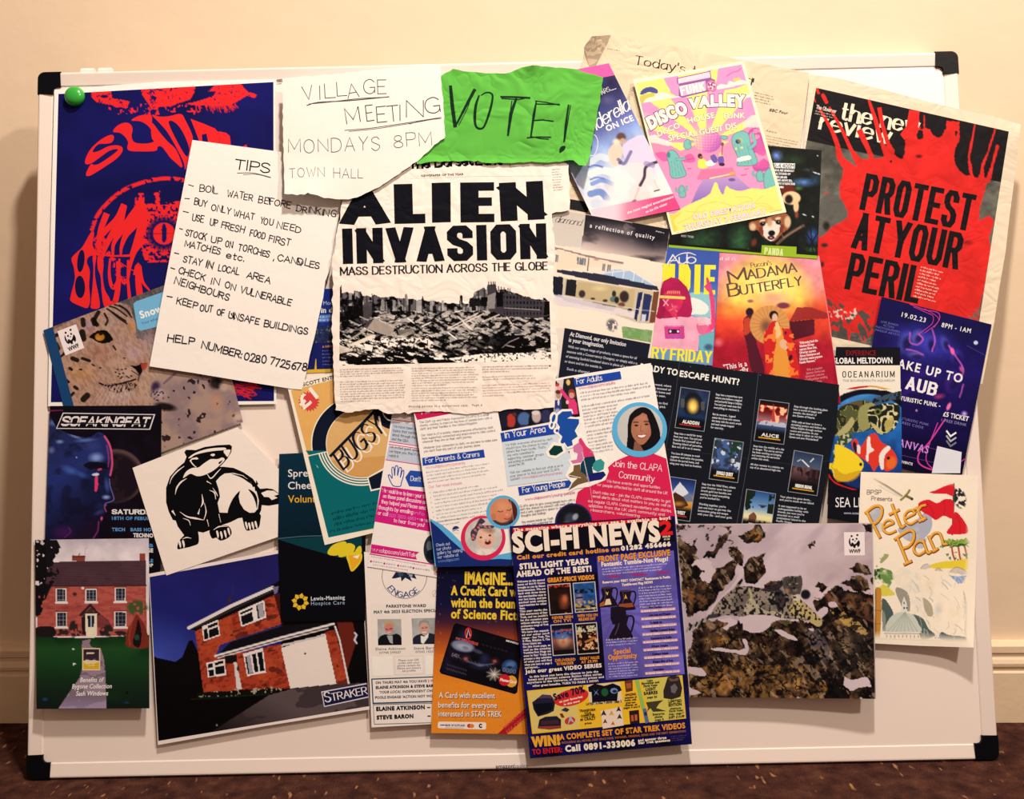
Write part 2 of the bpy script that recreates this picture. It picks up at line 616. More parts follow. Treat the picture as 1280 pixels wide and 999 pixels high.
        x1_=max((l[0]+l[1][:,0].max() for l in lay if len(l[1])),default=1)
        tot=x1_-x0_
        Vs,Fs,n=[],[],0
        for (ox,v,f,nb) in lay:
            if not len(v):
                continue
            P=fn((v[:,0]+ox-x0_)/tot,v[:,1])
            if bold:
                pv,nx=nb
                e1=P-P[pv]; e2=P[nx]-P
                e1 /= np.maximum(np.hypot(*e1.T),1e-9)[:,None]; e2 /= np.maximum(np.hypot(*e2.T),1e-9)[:,None]
                n1=np.stack([-e1[:,1],e1[:,0]],1); n2=np.stack([-e2[:,1],e2[:,0]],1)
                q=n1+n2; l=np.maximum(np.hypot(*q.T),0.3)[:,None]
                q=q/l; q=q/np.maximum(0.6,(q*n1).sum(1))[:,None]
                P=P+q*bold*Hp
                A=P[f]; ar=(A[:,1,0]-A[:,0,0])*(A[:,2,1]-A[:,0,1])-(A[:,1,1]-A[:,0,1])*(A[:,2,0]-A[:,0,0])
                f=f[ar*np.sign(ar.sum()) > 0]
            Vs.append(P); Fs.append(f+n); n += len(P)
        if Vs:
            s.add(part,np.concatenate(Vs),np.concatenate(Fs),c)
        s.k += 1

    def pen(s,part,t,x0,y0,x1,y1,H,c,w=0.1,thin=None,pen_angle=18,serif=0.0,jit=0.0,slant=0.0,space=0.16,fn=None,cap=0.5,block=False,seed=1):
        """letters drawn as pen strokes (w, thin in cap heights)"""
        if fn is None:
            fn,Hp,L=s._fn(x0,y0,x1,y1,H,slant)
        else:
            Hp=H/s.T[2]; L=None
        rng=np.random.RandomState(seed)
        lay=[]; x=0
        for ch in t:
            if ch == ' ':
                x += 0.42; continue
            g=SK.get(ch) or SK.get(ch.upper())
            if g is None:
                x += 0.4; continue
            lay.append((x,g)); x += g[0]+space
        tot=max(x-space,1e-6)
        kx=1.0
        z0=s.k
        for i,(ox,(gw,st)) in enumerate(lay):
            jr=rng.normal(0,1,5)*jit
            s.k=z0+(i % 2)*0.4
            for j,(sm,p) in enumerate(st):
                q=np.array(p)
                if block:
                    q=q*[1,1-w]+[0,w/2]
                q=q*[1+0.5*jr[0],1+jr[1]]+[jr[2]*0.6+0.5*jr[3]*q[0,1],jr[3]]
                if jit:
                    q=q+rng.normal(0,jit*0.25,q.shape)
                if sm:
                    q=smooth_line(q,4)
                P=fn((q[:,0]+ox)/tot,q[:,1])
                if thin is None:
                    ww=np.full(len(P),w*Hp)
                else:
                    # width by direction, as a broad pen gives
                    d=np.gradient(q,axis=0)
                    an=np.arctan2(d[:,1],d[:,0])+math.radians(pen_angle)
                    ww=(thin+(w-thin)*np.abs(np.sin(an)))*Hp
                    if not sm and len(P) > 1:       # straight letters: one width per segment
                        for k in range(len(P)-1):
                            dd=q[k+1]-q[k]; aa=math.atan2(dd[1],dd[0])+math.radians(pen_angle)
                            s.k += 0.1
                            s.strip(part,P[k:k+2],(thin+(w-thin)*abs(math.sin(aa)))*Hp,c,cap*0.6,False)
                        s.k -= 0.1*(len(P)-1)
                        P=None
                if P is not None:
                    s.k += 0.1
                    s.strip(part,P,ww,c,cap,False)
                if serif:
                    for e,o in ((0,1),(-1,-2)):
                        dv=q[e]-q[o]
                        if abs(dv[1]) > 0.7*abs(dv[0]) and abs(dv[1]) > 1e-3 and not (sm and len(q) > 9):
                            s.k += 0.1
                            yy=q[e][1]+(-0.012 if dv[1] > 0 else 0.012)
                            a=fn(np.array([(q[e][0]+ox-serif)/tot,(q[e][0]+ox+serif)/tot]),np.array([yy,yy]))
                            s.strip(part,a,(thin or w)*Hp*1.1,c,0,False)
        s.k=z0+1.2

    def heavy(s,part,t,x0,y0,x1,y1,H,c,wx=0.22,wy=0.18,gap=0.05,slant=0.0,word=0.3):
        """heavy block capitals that fill the line exactly: stems wx, arms wy (cap heights)"""
        fn,Hp,L=s._fn(x0,y0,x1,y1,H,slant)
        L=L/Hp
        n=sum(1 for q in t if q != ' '); ns=t.count(' ')
        free=L-n*wx-(len(t)-1-ns)*gap-ns*(word-gap)
        unit=free/sum(BK[q][0] for q in t if q != ' ')
        r=wy/wx; x=0.0; z0=s.k
        for i,q in enumerate(t):
            if q == ' ':
                x += word-gap; continue
            wd,st=BK[q]; cw=wd*unit
            j=0
            for p in st:
                p=np.array(p)
                P=np.stack([(x+wx/2+p[:,0]*cw)*r,wy/2+p[:,1]*(1-wy)],1)
                cut=[0]
                for k in range(1,len(P)-1):
                    a,b=P[k]-P[k-1],P[k+1]-P[k]
                    if a @ b <-0.25*math.hypot(*a)*math.hypot(*b):
                        cut.append(k)
                cut.append(len(P)-1)
                for k0,k1 in zip(cut,cut[1:]):
                    V,Fc=strip_mesh(P[k0:k1+1],wy,0.5)
                    V=np.clip(V,[-9,0],[99,1.0])
                    s.k=z0+(i % 2)*5+j
                    s.add(part,fn(V[:,0]/r/L,V[:,1]),Fc,c,np.tile(np.linspace(0,0.5,len(V) // 2),2))
                    j += 1
            x += cw+wx+gap
        s.k=z0+10

    def greek(s,part,x0,y0,x1,y1,n,lead,c,H=None,seed=3,ragged=0.25,para=()):
        """print too small to read: n lines of word-shaped marks; the first line runs (x0,y0)-(x1,y1), each next one lead lower"""
        part=part+'#%d' % len(s.order)
        a=s.px((x0,y0)); b=s.px((x1,y1)); ld=lead/s.T[2]
        L=np.hypot(*(b-a)); d=(b-a)/L; up=np.array([d[1],-d[0]])
        H=(H/s.T[2]) if H else ld*0.5
        rng=np.random.RandomState(seed)
        V,Fc=[],[]
        for i in range(n):
            o=a-up*ld*i
            end=L*(1-ragged*rng.rand()*(1 if rng.rand() < .6 else .3))
            if i in para:
                end=L*(0.3+0.4*rng.rand())
            x=0
            while x < end-H:
                wl=rng.randint(2,9)
                for _ in range(wl):
                    if x > end:break
                    hh=H*rng.choice([0.62,0.62,0.62,0.95]); ww=H*rng.uniform(0.18,0.34)
                    y0_=rng.choice([0,0,0,H*0.3])
                    p0=o+d*x+up*y0_
                    k=len(V)
                    V += [p0,p0+d*ww,p0+d*ww+up*(hh-y0_),p0+up*(hh-y0_)]
                    Fc += [(k,k+1,k+2),(k,k+2,k+3)]
                    x += ww+H*0.22
                x += H*0.4
        if V:
            s.add(part,np.array(V),np.array(Fc),c)
        s.k += 1

    def lines(s,part,rows,x0,y0,dx,dy,lx,ly,H,c,bold=0.0,ratio=0.6,pen=False,**kw):
        """rows of text, each as wide as its letters; (dx,dy) is the reading direction, (lx,ly) the step to the next row"""
        part=part+'#%d' % len(s.order)
        for i,t in enumerate(rows):
            if not t:
                continue
            w=sum(glyph(ch)[3] for ch in t)*H*ratio
            f=s.pen if pen else s.text
            if not pen:kw['bold']=bold
            f(part,t,x0+lx*i,y0+ly*i,x0+lx*i+dx*w,y0+ly*i+dy*w,H,c,**kw)

    def close(s):
        for part in s.order:
            P=s.parts[part]
            link_mesh(part.split('#')[0],np.concatenate(P[0]),np.concatenate(P[1]),s.mat,s.root,np.concatenate(P[2]))
        top=s.base+(s.k+2)*DZ
        hh=s.h(HX[s.mask],HY[s.mask])-s.base+top
        HM[s.mask]=np.maximum(HM[s.mask],hh)
        return s.root

class Pic:
    """a printed picture: a fine grid of ink on part of a sheet"""
    def __init__(s,sheet,part,quad,step=1.0,fill=(128,128,128)):
        s.sheet,s.part=sheet,part
        q=sheet.px(quad); s.T=sheet.T
        nu=max(2,int(max(np.hypot(*(q[1]-q[0])),np.hypot(*(q[2]-q[3])))/step))
        nv=max(2,int(max(np.hypot(*(q[3]-q[0])),np.hypot(*(q[2]-q[1])))/step))
        u,v=np.meshgrid(np.linspace(0,1,nu+1),np.linspace(0,1,nv+1))
        W=lambda k:(q[0][k]*(1-u)+q[1][k]*u)*(1-v)+(q[3][k]*(1-u)+q[2][k]*u)*v
        s.PX,s.PY,s.U,s.V=W(0),W(1),u,v
        s.C=np.tile(np.asarray(fill,float),(nv+1,nu+1,1))
        s.q=q
        s.z(*s.T)

    def z(s,ox=0,oy=0,sc=1):
        s.T=(ox,oy,sc)
        s.X=(s.PX-ox)*sc; s.Y=(s.PY-oy)*sc
        return s

    def mix(s,m,c,a=1.0):
        m=np.clip(np.asarray(m,float)*a,0,1)[...,None]
        s.C=s.C*(1-m)+np.asarray(c,float)*m

    def m_poly(s,pts,smooth=False):
        return inside(smooth_line(pts,5,True) if smooth else pts,s.X,s.Y)

    def poly(s,pts,c,a=1.0,smooth=False):
        s.mix(s.m_poly(pts,smooth),c,a)

    def m_ell(s,cx,cy,rx,ry=None,rot=0,soft=0.1):
        ry=rx if ry is None else ry
        cs,sn=math.cos(math.radians(rot)),math.sin(math.radians(rot))
        dx,dy=s.X-cx,s.Y-cy
        d=np.hypot((dx*cs+dy*sn)/rx,(-dx*sn+dy*cs)/ry)
        return np.clip((1-d)/max(soft,1e-3) ,0,1)

    def ell(s,cx,cy,rx,ry=None,c=(0,0,0),rot=0,a=1.0,soft=0.1):
        s.mix(s.m_ell(cx,cy,rx,ry,rot,soft),c,a)

    def m_line(s,pts,w,smooth=False):
        p=smooth_line(pts,5) if smooth else np.asarray(pts,float)
        D=np.full(s.X.shape,1e9)
        for i in range(len(p)-1):
            a,b=p[i],p[i+1]; d=b-a; l2=max(d @ d,1e-9)
            t=np.clip(((s.X-a[0])*d[0]+(s.Y-a[1])*d[1])/l2,0,1)
            D=np.minimum(D,np.hypot(s.X-a[0]-t*d[0],s.Y-a[1]-t*d[1]))
        return np.clip((w/2-D)/(0.5*s.T[2])+0.5,0,1)

    def line(s,pts,w,c,a=1.0,smooth=False):
        s.mix(s.m_line(pts,w,smooth),c,a)

    def grad(s,p0,p1,stops,m=None,a=1.0):
        d=np.subtract(p1,p0).astype(float)
        t=np.clip(((s.X-p0[0])*d[0]+(s.Y-p0[1])*d[1])/(d @ d),0,1)
        ts=[q[0] for q in stops]
        c=np.stack([np.interp(t,ts,[q[1][k] for q in stops]) for k in range(3)],-1)
        m=np.ones(t.shape) if m is None else np.asarray(m,float)
        m=(m*a)[...,None]
        s.C=s.C*(1-m)+c*m

    def fbm(s,scale,seed=0,octv=4,ax=1.0,rot=0):
        cs,sn=math.cos(math.radians(rot)),math.sin(math.radians(rot))
        return fbm((s.X*cs+s.Y*sn)/ax,-s.X*sn+s.Y*cs,scale,seed,octv)

    def mott(s,scale,amp,seed=0,m=None,octv=4,ax=1.0,rot=0):
        """uneven print: brighter and darker patches of the picture's own content"""
        n=(s.fbm(scale,seed,octv,ax,rot)-0.5)*2*amp
        if m is not None:
            n=n*m
        s.C=np.clip(s.C*(1+n[...,None]),0,255)

    def curve(s,gain,mid=100,tint=(1,1,1)):
        s.C=np.clip((s.C-mid)*gain+mid,0,255)*np.array(tint)

    def done(s):
        h,w=s.X.shape
        i=np.arange(h*w).reshape(h,w)
        a,b,c,d=i[:-1,:-1].ravel(),i[:-1,1:].ravel(),i[1:,1:].ravel(),i[1:,:-1].ravel()
        Fc=np.concatenate([np.stack([a,b,c],1),np.stack([a,c,d],1)])
        s.sheet.add(s.part,np.stack([s.PX.ravel(),s.PY.ravel()],1),Fc,np.clip(s.C,0,255).reshape(-1,3))
        s.sheet.k += 2
# ------------------------------------------------------------------ the room: wall, skirting board, carpet
ZF=float(b2w((0,0,-.015))[2])             # the board stands on the carpet on its back bottom edge
def ray_floor(px,py):
    dr=np.array([(px-640)/F,(py-499.5)/F,1]) @ RW
    return CW+(ZF-CW[2])/dr[2]*dr
pa,pb=ray_floor(17,899),ray_floor(1260,898)
WK=(pb[1]-pa[1])/(pb[0]-pa[0])
wall_y=lambda x:pa[1]+WK*(x-pa[0])
wdir=np.array([1,WK,0])/math.hypot(1,WK)
wnor=np.array([WK,-1,0])/math.hypot(1,WK)     # out of the wall, to the room
W0=np.array([0,wall_y(0),ZF])

def along_wall(name,profile,x0,x1,mat,nseg=1):
    """profile: (out of wall, height) points, run along the wall"""
    V=[]
    for x in np.linspace(x0,x1,nseg+1):
        for (o,z) in profile:
            V.append(W0+wdir*x+wnor*o+np.array([0,0,z]))
    n=len(profile); Fc=[]
    for k in range(nseg):
        for i in range(n):
            j=(i+1) % n
            Fc.append((k*n+i,k*n+j,(k+1)*n+j,(k+1)*n+i))
    Fc.append(tuple(range(n-1,-1,-1))); Fc.append(tuple(range(nseg*n,nseg*n+n)))
    return link_mesh(name,V,Fc,mat)

m_wall=node_mat('painted_wall',0.75,0.2,0.0012,14,rgb=(0.78,0.655,0.50),noise=0.035,nscale=5)
m_skirt=node_mat('gloss_paint',0.45,0.3,0.0006,60,rgb=(0.78,0.64,0.46),noise=0.10,nscale=9)
o=along_wall('wall_back',[(0,-0.05),(0,2.7),(-0.1,2.7),(-0.1,-0.05)],-2.2,3.4,m_wall)
o['kind']='structure'
o=along_wall('baseboard_back',[(0.0002,0.0),(0.016,0.0),(0.016,0.068),(0.013,0.071),(0.0125,0.074),(0.016,0.077),(0.0165,0.081),(0.0145,0.086),
                                  (0.0125,0.089),(0.0125,0.0935),(0.0145,0.0955),(0.0145,0.104),(0.011,0.109),(0.0002,0.1095)],-2.2,3.4,m_skirt)
o['kind']='structure'

# carpet: dark red-brown pile with pale flecks
mc=bpy.data.materials.new('carpet')
mc.use_nodes=True
nt=mc.node_tree; b=nt.nodes['Principled BSDF']
b.inputs['Roughness'].default_value=0.95; b.inputs['Specular IOR Level'].default_value=0.05
geo=nt.nodes.new('ShaderNodeNewGeometry')
def tex(scale,detail,stretch=(1,1,1),rot=0):
    mp=nt.nodes.new('ShaderNodeMapping'); mp.inputs['Scale'].default_value=stretch; mp.inputs['Rotation'].default_value=(0,0,rot)
    nt.links.new(geo.outputs['Position'],mp.inputs['Vector'])
    n=nt.nodes.new('ShaderNodeTexNoise'); n.inputs['Scale'].default_value=scale; n.inputs['Detail'].default_value=detail
    nt.links.new(mp.outputs[0],n.inputs['Vector'])
    return n
def ramp(src,stops):
    r=nt.nodes.new('ShaderNodeValToRGB')
    while len(r.color_ramp.elements) < len(stops):r.color_ramp.elements.new(0.5)
    for e,(p,c) in zip(r.color_ramp.elements,stops):e.position=p; e.color=(*c,1)
    nt.links.new(src,r.inputs[0]); return r
base=ramp(tex(45,4).outputs['Fac'],[(0.3,(0.030,0.012,0.012)),(0.55,(0.07,0.027,0.02)),(0.75,(0.11,0.048,0.03))])
fl=ramp(tex(75,1,(1.5,0.5,1),0.25).outputs['Fac'],[(0.68,(0,0,0)),(0.76,(1,1,1))])
mx=nt.nodes.new('ShaderNodeMix'); mx.data_type='RGBA'
nt.links.new(fl.outputs[0],mx.inputs[0]); nt.links.new(base.outputs[0],mx.inputs[6]); mx.inputs[7].default_value=(0.36,0.18,0.08,1)
nt.links.new(mx.outputs[2],b.inputs['Base Color'])
nb=tex(420,2); bp=nt.nodes.new('ShaderNodeBump'); bp.inputs['Distance'].default_value=0.004
nt.links.new(nb.outputs['Fac'],bp.inputs['Height']); nt.links.new(bp.outputs[0],b.inputs['Normal'])
FX0,FX1,FY=-2.2,3.4,-2.4
fv=[(FX0,FY,ZF),(FX1,FY,ZF),(FX1,wall_y(FX1)-0.001,ZF),(FX0,wall_y(FX0)-0.001,ZF)]
fv += [(x,y,ZF-0.05) for (x,y,z) in fv]
o=link_mesh('floor',fv,[(0,1,2,3),(7,6,5,4),(0,4,5,1),(1,5,6,2),(2,6,7,3),(3,7,4,0)],mc)
o['kind']='structure'

# ------------------------------------------------------------------ the whiteboard, 1.2 m x 0.9 m
m_white=node_mat('enamel_white',0.32,0.32,0.0003,6,rgb=(0.86,0.80,0.77),noise=0.015,nscale=7)
m_alu=node_mat('pale_aluminium_frame',0.42,0.4,0.0002,30,rgb=(0.80,0.745,0.72),noise=0.02,nscale=10)
m_black=node_mat('black_plastic',0.4,0.07,0.0003,90,rgb=(0.003,0.0035,0.006))
board=bpy.data.objects.new('whiteboard',None)
COL.objects.link(board)
board.empty_display_size=0.1
BL0=b2w((0.6,0,0))
board.location=BL0
tag(board,'large framed whiteboard leaning on the cream wall, covered in papers','whiteboard')

def bmesh_part(name,V,Fc,mat,parent=board):
    return link_mesh(name,b2w(V)-BL0,Fc,mat,parent)

def prism(poly,c0,c1,name,mat,parent=board,bevel=0.0,top=None):
    """board-plane outline between heights c0 and c1; top: its own (inset) outline"""
    n=len(poly); top=poly if top is None else top
    V=[(x,y,c0) for x,y in poly]+[(x,y,c1-bevel) for x,y in poly]+[(x,y,c1) for x,y in top]
    Fc=[tuple(range(n-1,-1,-1)),tuple(range(2*n,3*n))]
    for r in (0,n):
        Fc += [(r+i,r+(i+1) % n,r+n+(i+1) % n,r+n+i) for i in range(n)]
    return bmesh_part(name,V,Fc,mat,parent)

FW=0.0185                                    # frame width
prism(box(FW-.004,FW-.004,1.2-FW+.004,.9-FW+.004),-0.010,0.0,'writing_surface',m_white)
CAP_=0.028
def rail(name,p0,p1,inward):
    """frame rail from p0 to p1 along the outer edge, sloping down to the writing surface"""
    p0,p1,inward=np.array(p0),np.array(p1),np.array(inward)
    prof=[(0,-.015),(0,.0012),(.0016,.0030),(.0032,.0031),(FW-.0012,.0012),(FW,.0004),(FW,-.015)]
    V=[]
    for p in (p0,p1):
        for (i,c) in prof:
            q=p+inward*i
            V.append((q[0],q[1],c))
    n=len(prof)
    Fc=[(i,(i+1) % n,n+(i+1) % n,n+i) for i in range(n)]+[tuple(range(n-1,-1,-1)),tuple(range(n,2*n))]
    bmesh_part(name,V,Fc,m_alu)
rail('frame_rail',(CAP_,0.9),(1.2-CAP_,0.9),(0,-1))
rail('frame_rail',(1.2-CAP_,0),(CAP_,0),(0,1))
rail('frame_rail',(0,CAP_),(0,.9-CAP_),(1,0))
rail('frame_rail',(1.2,.9-CAP_),(1.2,CAP_),(-1,0))
for cx,cy,sx,sy in ((0,0,1,1),(1.2,0,-1,1),(0,.9,1,-1),(1.2,.9,-1,-1)):
    # L-shaped corner cap with a rounded outside corner and a rounded notch
    e=0.0012; R_=0.009
    L=[(CAP_+.001,-e),(CAP_+.001,FW+.001),(FW+.006,FW+.001)]+[(FW+.006-.005*math.sin(a),FW+.006-.005*math.cos(a)) for a in np.radians((30,60))]
    L += [(FW+.001,FW+.006),(FW+.001,CAP_+.001),(-e,CAP_+.001)]
    L += [(-e+R_-R_*math.cos(a),-e+R_-R_*math.sin(a)) for a in np.radians(np.linspace(0,90,7))]
    ctr=np.mean(L,0)
    P=[(cx+sx*x,cy+sy*y) for x,y in L]
    T_=[(cx+sx*(x+(0.0012 if x < .002 else 0)),cy+sy*(y+(0.0012 if y < .002 else 0))) for x,y in L]
    prism(P,-0.016,0.0036,'corner_cap',m_black,bevel=0.0014,top=T_)
for px in (107,129):                          # two little hanging clips that stick up over the top rail
    q=to_board(px,89,0)
    x=q[0]
    V=[]
    for (dx) in (-.0085,.0085):
        for (y,c) in ((.899,-.012),(.899,-.004),(.9045,-.0035),(.9085,-.006),(.9085,-.012)):
            V.append((x+dx,y,c))
    Fc=[(i,(i+1) % 5,5+(i+1) % 5,5+i) for i in range(5)]+[(4,3,2,1,0),(5,6,7,8,9)]
    bmesh_part('hanging_clip',V,Fc,m_alu)

# height of the bare board for the pile of papers
_P=to_board(HX,HY,0.0)
_in=(_P[...,0] > 0) & (_P[...,0] < 1.2) & (_P[...,1] > 0) & (_P[...,1] < .9)
_inn=(_P[...,0] > FW) & (_P[...,0] < 1.2-FW) & (_P[...,1] > FW) & (_P[...,1] < .9-FW)
HM[_in & ~_inn]=0.0036
HM[_inn]=0.0003

# maker's name printed small on the bottom rail
class Flat(Sheet):
    """letters straight on the board"""
    def __init__(s,parent,base,mat):
        s.T=(0,0,1); s.mat=mat; s.curl=(); s.k=1; s.parts={}; s.order=[]
        s.base=base; s.root=parent; s.loc=np.array(parent.location)
        s.mask=np.zeros(HM.shape,bool)
fl_=Flat(board,0.0031,MATS['print'])
fl_.z(560,900,6.4)
fl_.text('maker_logo','amazon',383,388,523,384,30,(45,50,70),bold=0.03)
fl_.text('maker_logo','basics',528,384,637,381,30,(95,100,115))
fl_.line('maker_logo',[(405,396),(425,405),(450,406),(474,396)],4,(45,50,70),smooth=True)
fl_.T=(0,0,1)
fl_.line('pen_mark',[(345.5,100.5),(352,99.6)],1.6,(130,105,95))
fl_.close()

# green magnet, top left corner
m_green=node_mat('green_plastic',0.22,0.5,rgb=(0.03,0.40,0.05))
def dome_magnet():
    q0=to_board(94.5,121.5,0.0045)
    R_=0.0130
    rows=[(0.0,R_*0.97),(0.0025,R_),(0.0050,R_*0.97),(0.0072,R_*0.86),(0.0090,R_*0.68),(0.0102,R_*0.45),(0.0108,R_*0.2)]
    n=40; V=[]
    for (c,r) in rows:
        V += [(r*math.cos(t),r*math.sin(t),c) for t in np.linspace(0,2*math.pi,n,endpoint=False)]
    V.append((0,0,0.0109))
    Fc=[(k*n+i,k*n+(i+1) % n,(k+1)*n+(i+1) % n,(k+1)*n+i) for k in range(len(rows)-1) for i in range(n)]
    Fc += [((len(rows)-1)*n+i,(len(rows)-1)*n+(i+1) % n,len(V)-1) for i in range(n)]+[tuple(range(n-1,-1,-1))]
    W=b2w(np.array(V)+q0); c=b2w(q0)
    o=link_mesh('magnet',W-c,Fc,m_green,None,None,c)
    for p in o.data.polygons:p.use_smooth=len(p.vertices) < 5
    tag(o,'round domed green magnet pinning the top left corner of the red and blue poster','magnet')
MAGNET=dome_magnet
INK=(24,24,30); CREAM=(250,236,222); NAVY=(20,20,84); RED=(236,40,42)

# ================================================================== psychedelic poster, top left
t=Sheet('gig_poster',[(68,112),(110,109),(200,102),(345.5,99),(345.5,505),(200,508),(60,508),(63,300)],
          'navy and red psychedelic poster held by the green magnet','poster',paper=(252,240,230),mat='print')
p=Pic(t,'artwork',[(73,117.5),(341.8,102.5),(342.5,501.5),(63.5,503)],1.0,NAVY)
p.poly([(73,90),(110,113.5),(160,107.5),(200,105),(342,102),(342,80),(73,80)],(252,240,230))
p.mott(60,0.25,4)
rng=np.random.RandomState(2)
p.z(60,90,6.24)
n1=p.fbm(16,5,3); n2=p.fbm(26,9,3)
# upper creature: two faces and a feathered wing, as rough red print
for pts,lim in (([(335,150),(490,145),(500,205),(560,215),(640,228),(610,285),(540,265),(450,250),(380,235),(340,200)],.3),
                 ([(720,115),(780,110),(805,170),(830,235),(800,275),(770,230),(735,180)],.36),
                 ([(800,100),(1060,95),(1150,95),(1140,160),(1110,215),(1010,245),(960,270),(810,275),(850,200),(800,170)],.38)):
    p.mix(p.m_poly(pts) & (n1 > lim),RED)
p.ell(915,120,70,48,NAVY,soft=.05); p.ell(915,105,55,34,RED,soft=.05); p.ell(915,100,12,16,NAVY,soft=.05)
p.ell(440,190,34,14,NAVY,soft=.2)
p.z(190,90,6.24)
n1=p.fbm(14,15,3)
p.mix(p.m_poly([(440,150),(500,95),(690,92),(745,150),(820,178),(800,205),(740,185),(660,235),(600,258),(500,270),(430,262),(350,262),(250,250),(330,235),(400,215),(480,185),(500,150)]) & (n1 > .27),RED)
for k in range(60):
    a=rng.uniform(330,660); b=rng.uniform(235,265)
    p.line([(a,b),(a+rng.uniform(8,26),b+rng.uniform(15,60))],rng.uniform(3,8),RED)
p.mix(p.m_poly([(-340,240),(430,265),(430,300),(300,340),(-150,330),(-340,330)]) & (p.fbm(22,25,2) > .66),RED)
p.mix(p.m_poly([(0,110),(345,92),(330,150),(290,215),(210,245),(150,262),(60,265)]) & (p.fbm(18,55,3) > .4),RED)
# lower medallion: wreath ring, ornament block, cat eye
p.z(60,220,5.55)
wv=22+14*(p.fbm(40,31,2)-.5)
ang=smooth_line([(305,370),(345,270),(430,170),(530,95),(640,50),(760,22),(900,22),(1050,60)],6)
p.mix(p.m_line(ang,27)*(p.fbm(20,33,2) > .33),RED)
p.mix(p.m_poly([(610,125),(665,115),(668,190),(600,205)]) & (p.fbm(20,3,2) > .36),RED)
p.mix(p.m_poly([(735,120),(780,100),(775,200),(745,200)]) & (p.fbm(20,8,2) > .4),RED)
sym=vnoise(np.abs(p.X-805)/17+40,(p.Y-400)/16,12); sym2=vnoise(np.abs(p.X-805)/9+40,np.abs(p.Y-400)/9,4)
p.mix(p.m_poly([(670,195),(980,170),(990,600),(680,600),(640,500),(650,300)]) & ((.6*sym+.4*sym2) > .44),RED)
p.ell(805,400,125,120,NAVY,soft=.25)
for k in range(40):
    a=k*math.pi/20
    p.line([(805+95*math.cos(a),400+95*math.sin(a)),(805+128*math.cos(a+.07),400+128*math.sin(a+.07))],5,(120,25,60) if k % 2 else NAVY)
p.ell(805,400,78,78,RED,soft=.04); p.poly(smooth_line([(790,350),(805,330),(820,350),(822,400),(820,445),(805,465),(790,445),(788,400)],4,True),NAVY)
p.line([(725,402),(790,400)],3,(120,20,40)); p.line([(820,400),(880,399)],3,(120,20,40))
p.mix(p.m_poly([(310,420),(400,400),(440,560),(520,600),(560,780),(470,700),(430,560),(330,540)]) & (p.fbm(16,77,3) > .55),RED)
# splash low on the right
p.z(180,330,5.12)
for k in range(46):
    a=rng.uniform(560,700); b=rng.uniform(760,850)
    p.line([(a,b),(a+rng.uniform(20,60),b+rng.uniform(-8,25))],rng.uniform(4,10),(205,36,44))
p.done()
# the drooping letters, in solid red
def R(pts,c=RED,sm=True,part='drawn_lettering'):
    t.poly(part,pts,c,smooth=sm)
t.z(60,90,6.24)
R([(500,490),(515,515),(495,550),(450,560),(400,562),(365,590),(350,625),(400,615),(470,580),(540,572),(580,590),(575,630),(530,680),(450,735),(380,780),(330,808),(297,808),(305,770),(335,720),(360,725),(400,715),(470,670),(530,625),(545,605),(520,602),(470,620),(400,670),(340,712),(295,718),(292,680),(330,605),(390,545),(450,505)])
R([(507,465),(540,420),(600,395),(645,410),(660,450),(652,500),(670,545),(720,558),(790,555),(830,535),(820,480),(780,420),(720,385),(650,378),(700,345),(770,332),(810,345),(812,440),(850,520),(910,585),(975,660),(1040,745),(1010,720),(950,665),(915,610),(880,580),(855,585),(840,615),(740,620),(640,615),(618,590),(625,550),(600,505),(560,475)])
t.z(190,90,6.24)
R([(0,335),(60,348),(130,345),(225,328),(262,380),(310,480),(318,540),(300,610),(262,760),(245,700),(190,590),(120,470),(60,400)])
R([(130,388),(165,385),(215,430),(260,510),(290,600),(275,660),(240,620),(190,530),(150,450)],NAVY)
R([(0,400),(60,470),(120,540),(190,610),(238,735),(200,720),(130,650),(60,560),(0,520)])
R([(300,365),(400,402),(490,440),(522,475),(525,560),(370,545),(335,450)],sm=False)
R([(388,490),(425,480),(440,560),(395,560)],NAVY,False)
R([(520,462),(580,475),(608,500),(615,570),(528,560)],sm=False)
R([(710,580),(735,565),(745,590)],sm=False)
t.z(60,220,5.55)
R([(300,388),(320,400),(310,480),(340,540),(285,560),(270,600),(290,660),(285,760),(292,860),(275,915),(230,905),(160,870),(158,830),(185,720),(180,640),(163,575),(200,530),(240,490)])
t.poly('drawn_lettering',ring(228,590,25,78,rot=6),(18,16,66)); t.poly('drawn_lettering',ring(222,770,35,78,rot=-2),(18,16,66))
R([(310,560),(335,555),(325,640),(330,720),(355,850),(355,915),(300,918),(298,880),(310,750),(315,640)])
R([(345,560),(378,560),(385,620),(380,700),(395,790),(428,850),(430,895),(390,905),(372,800),(365,700),(345,640)])
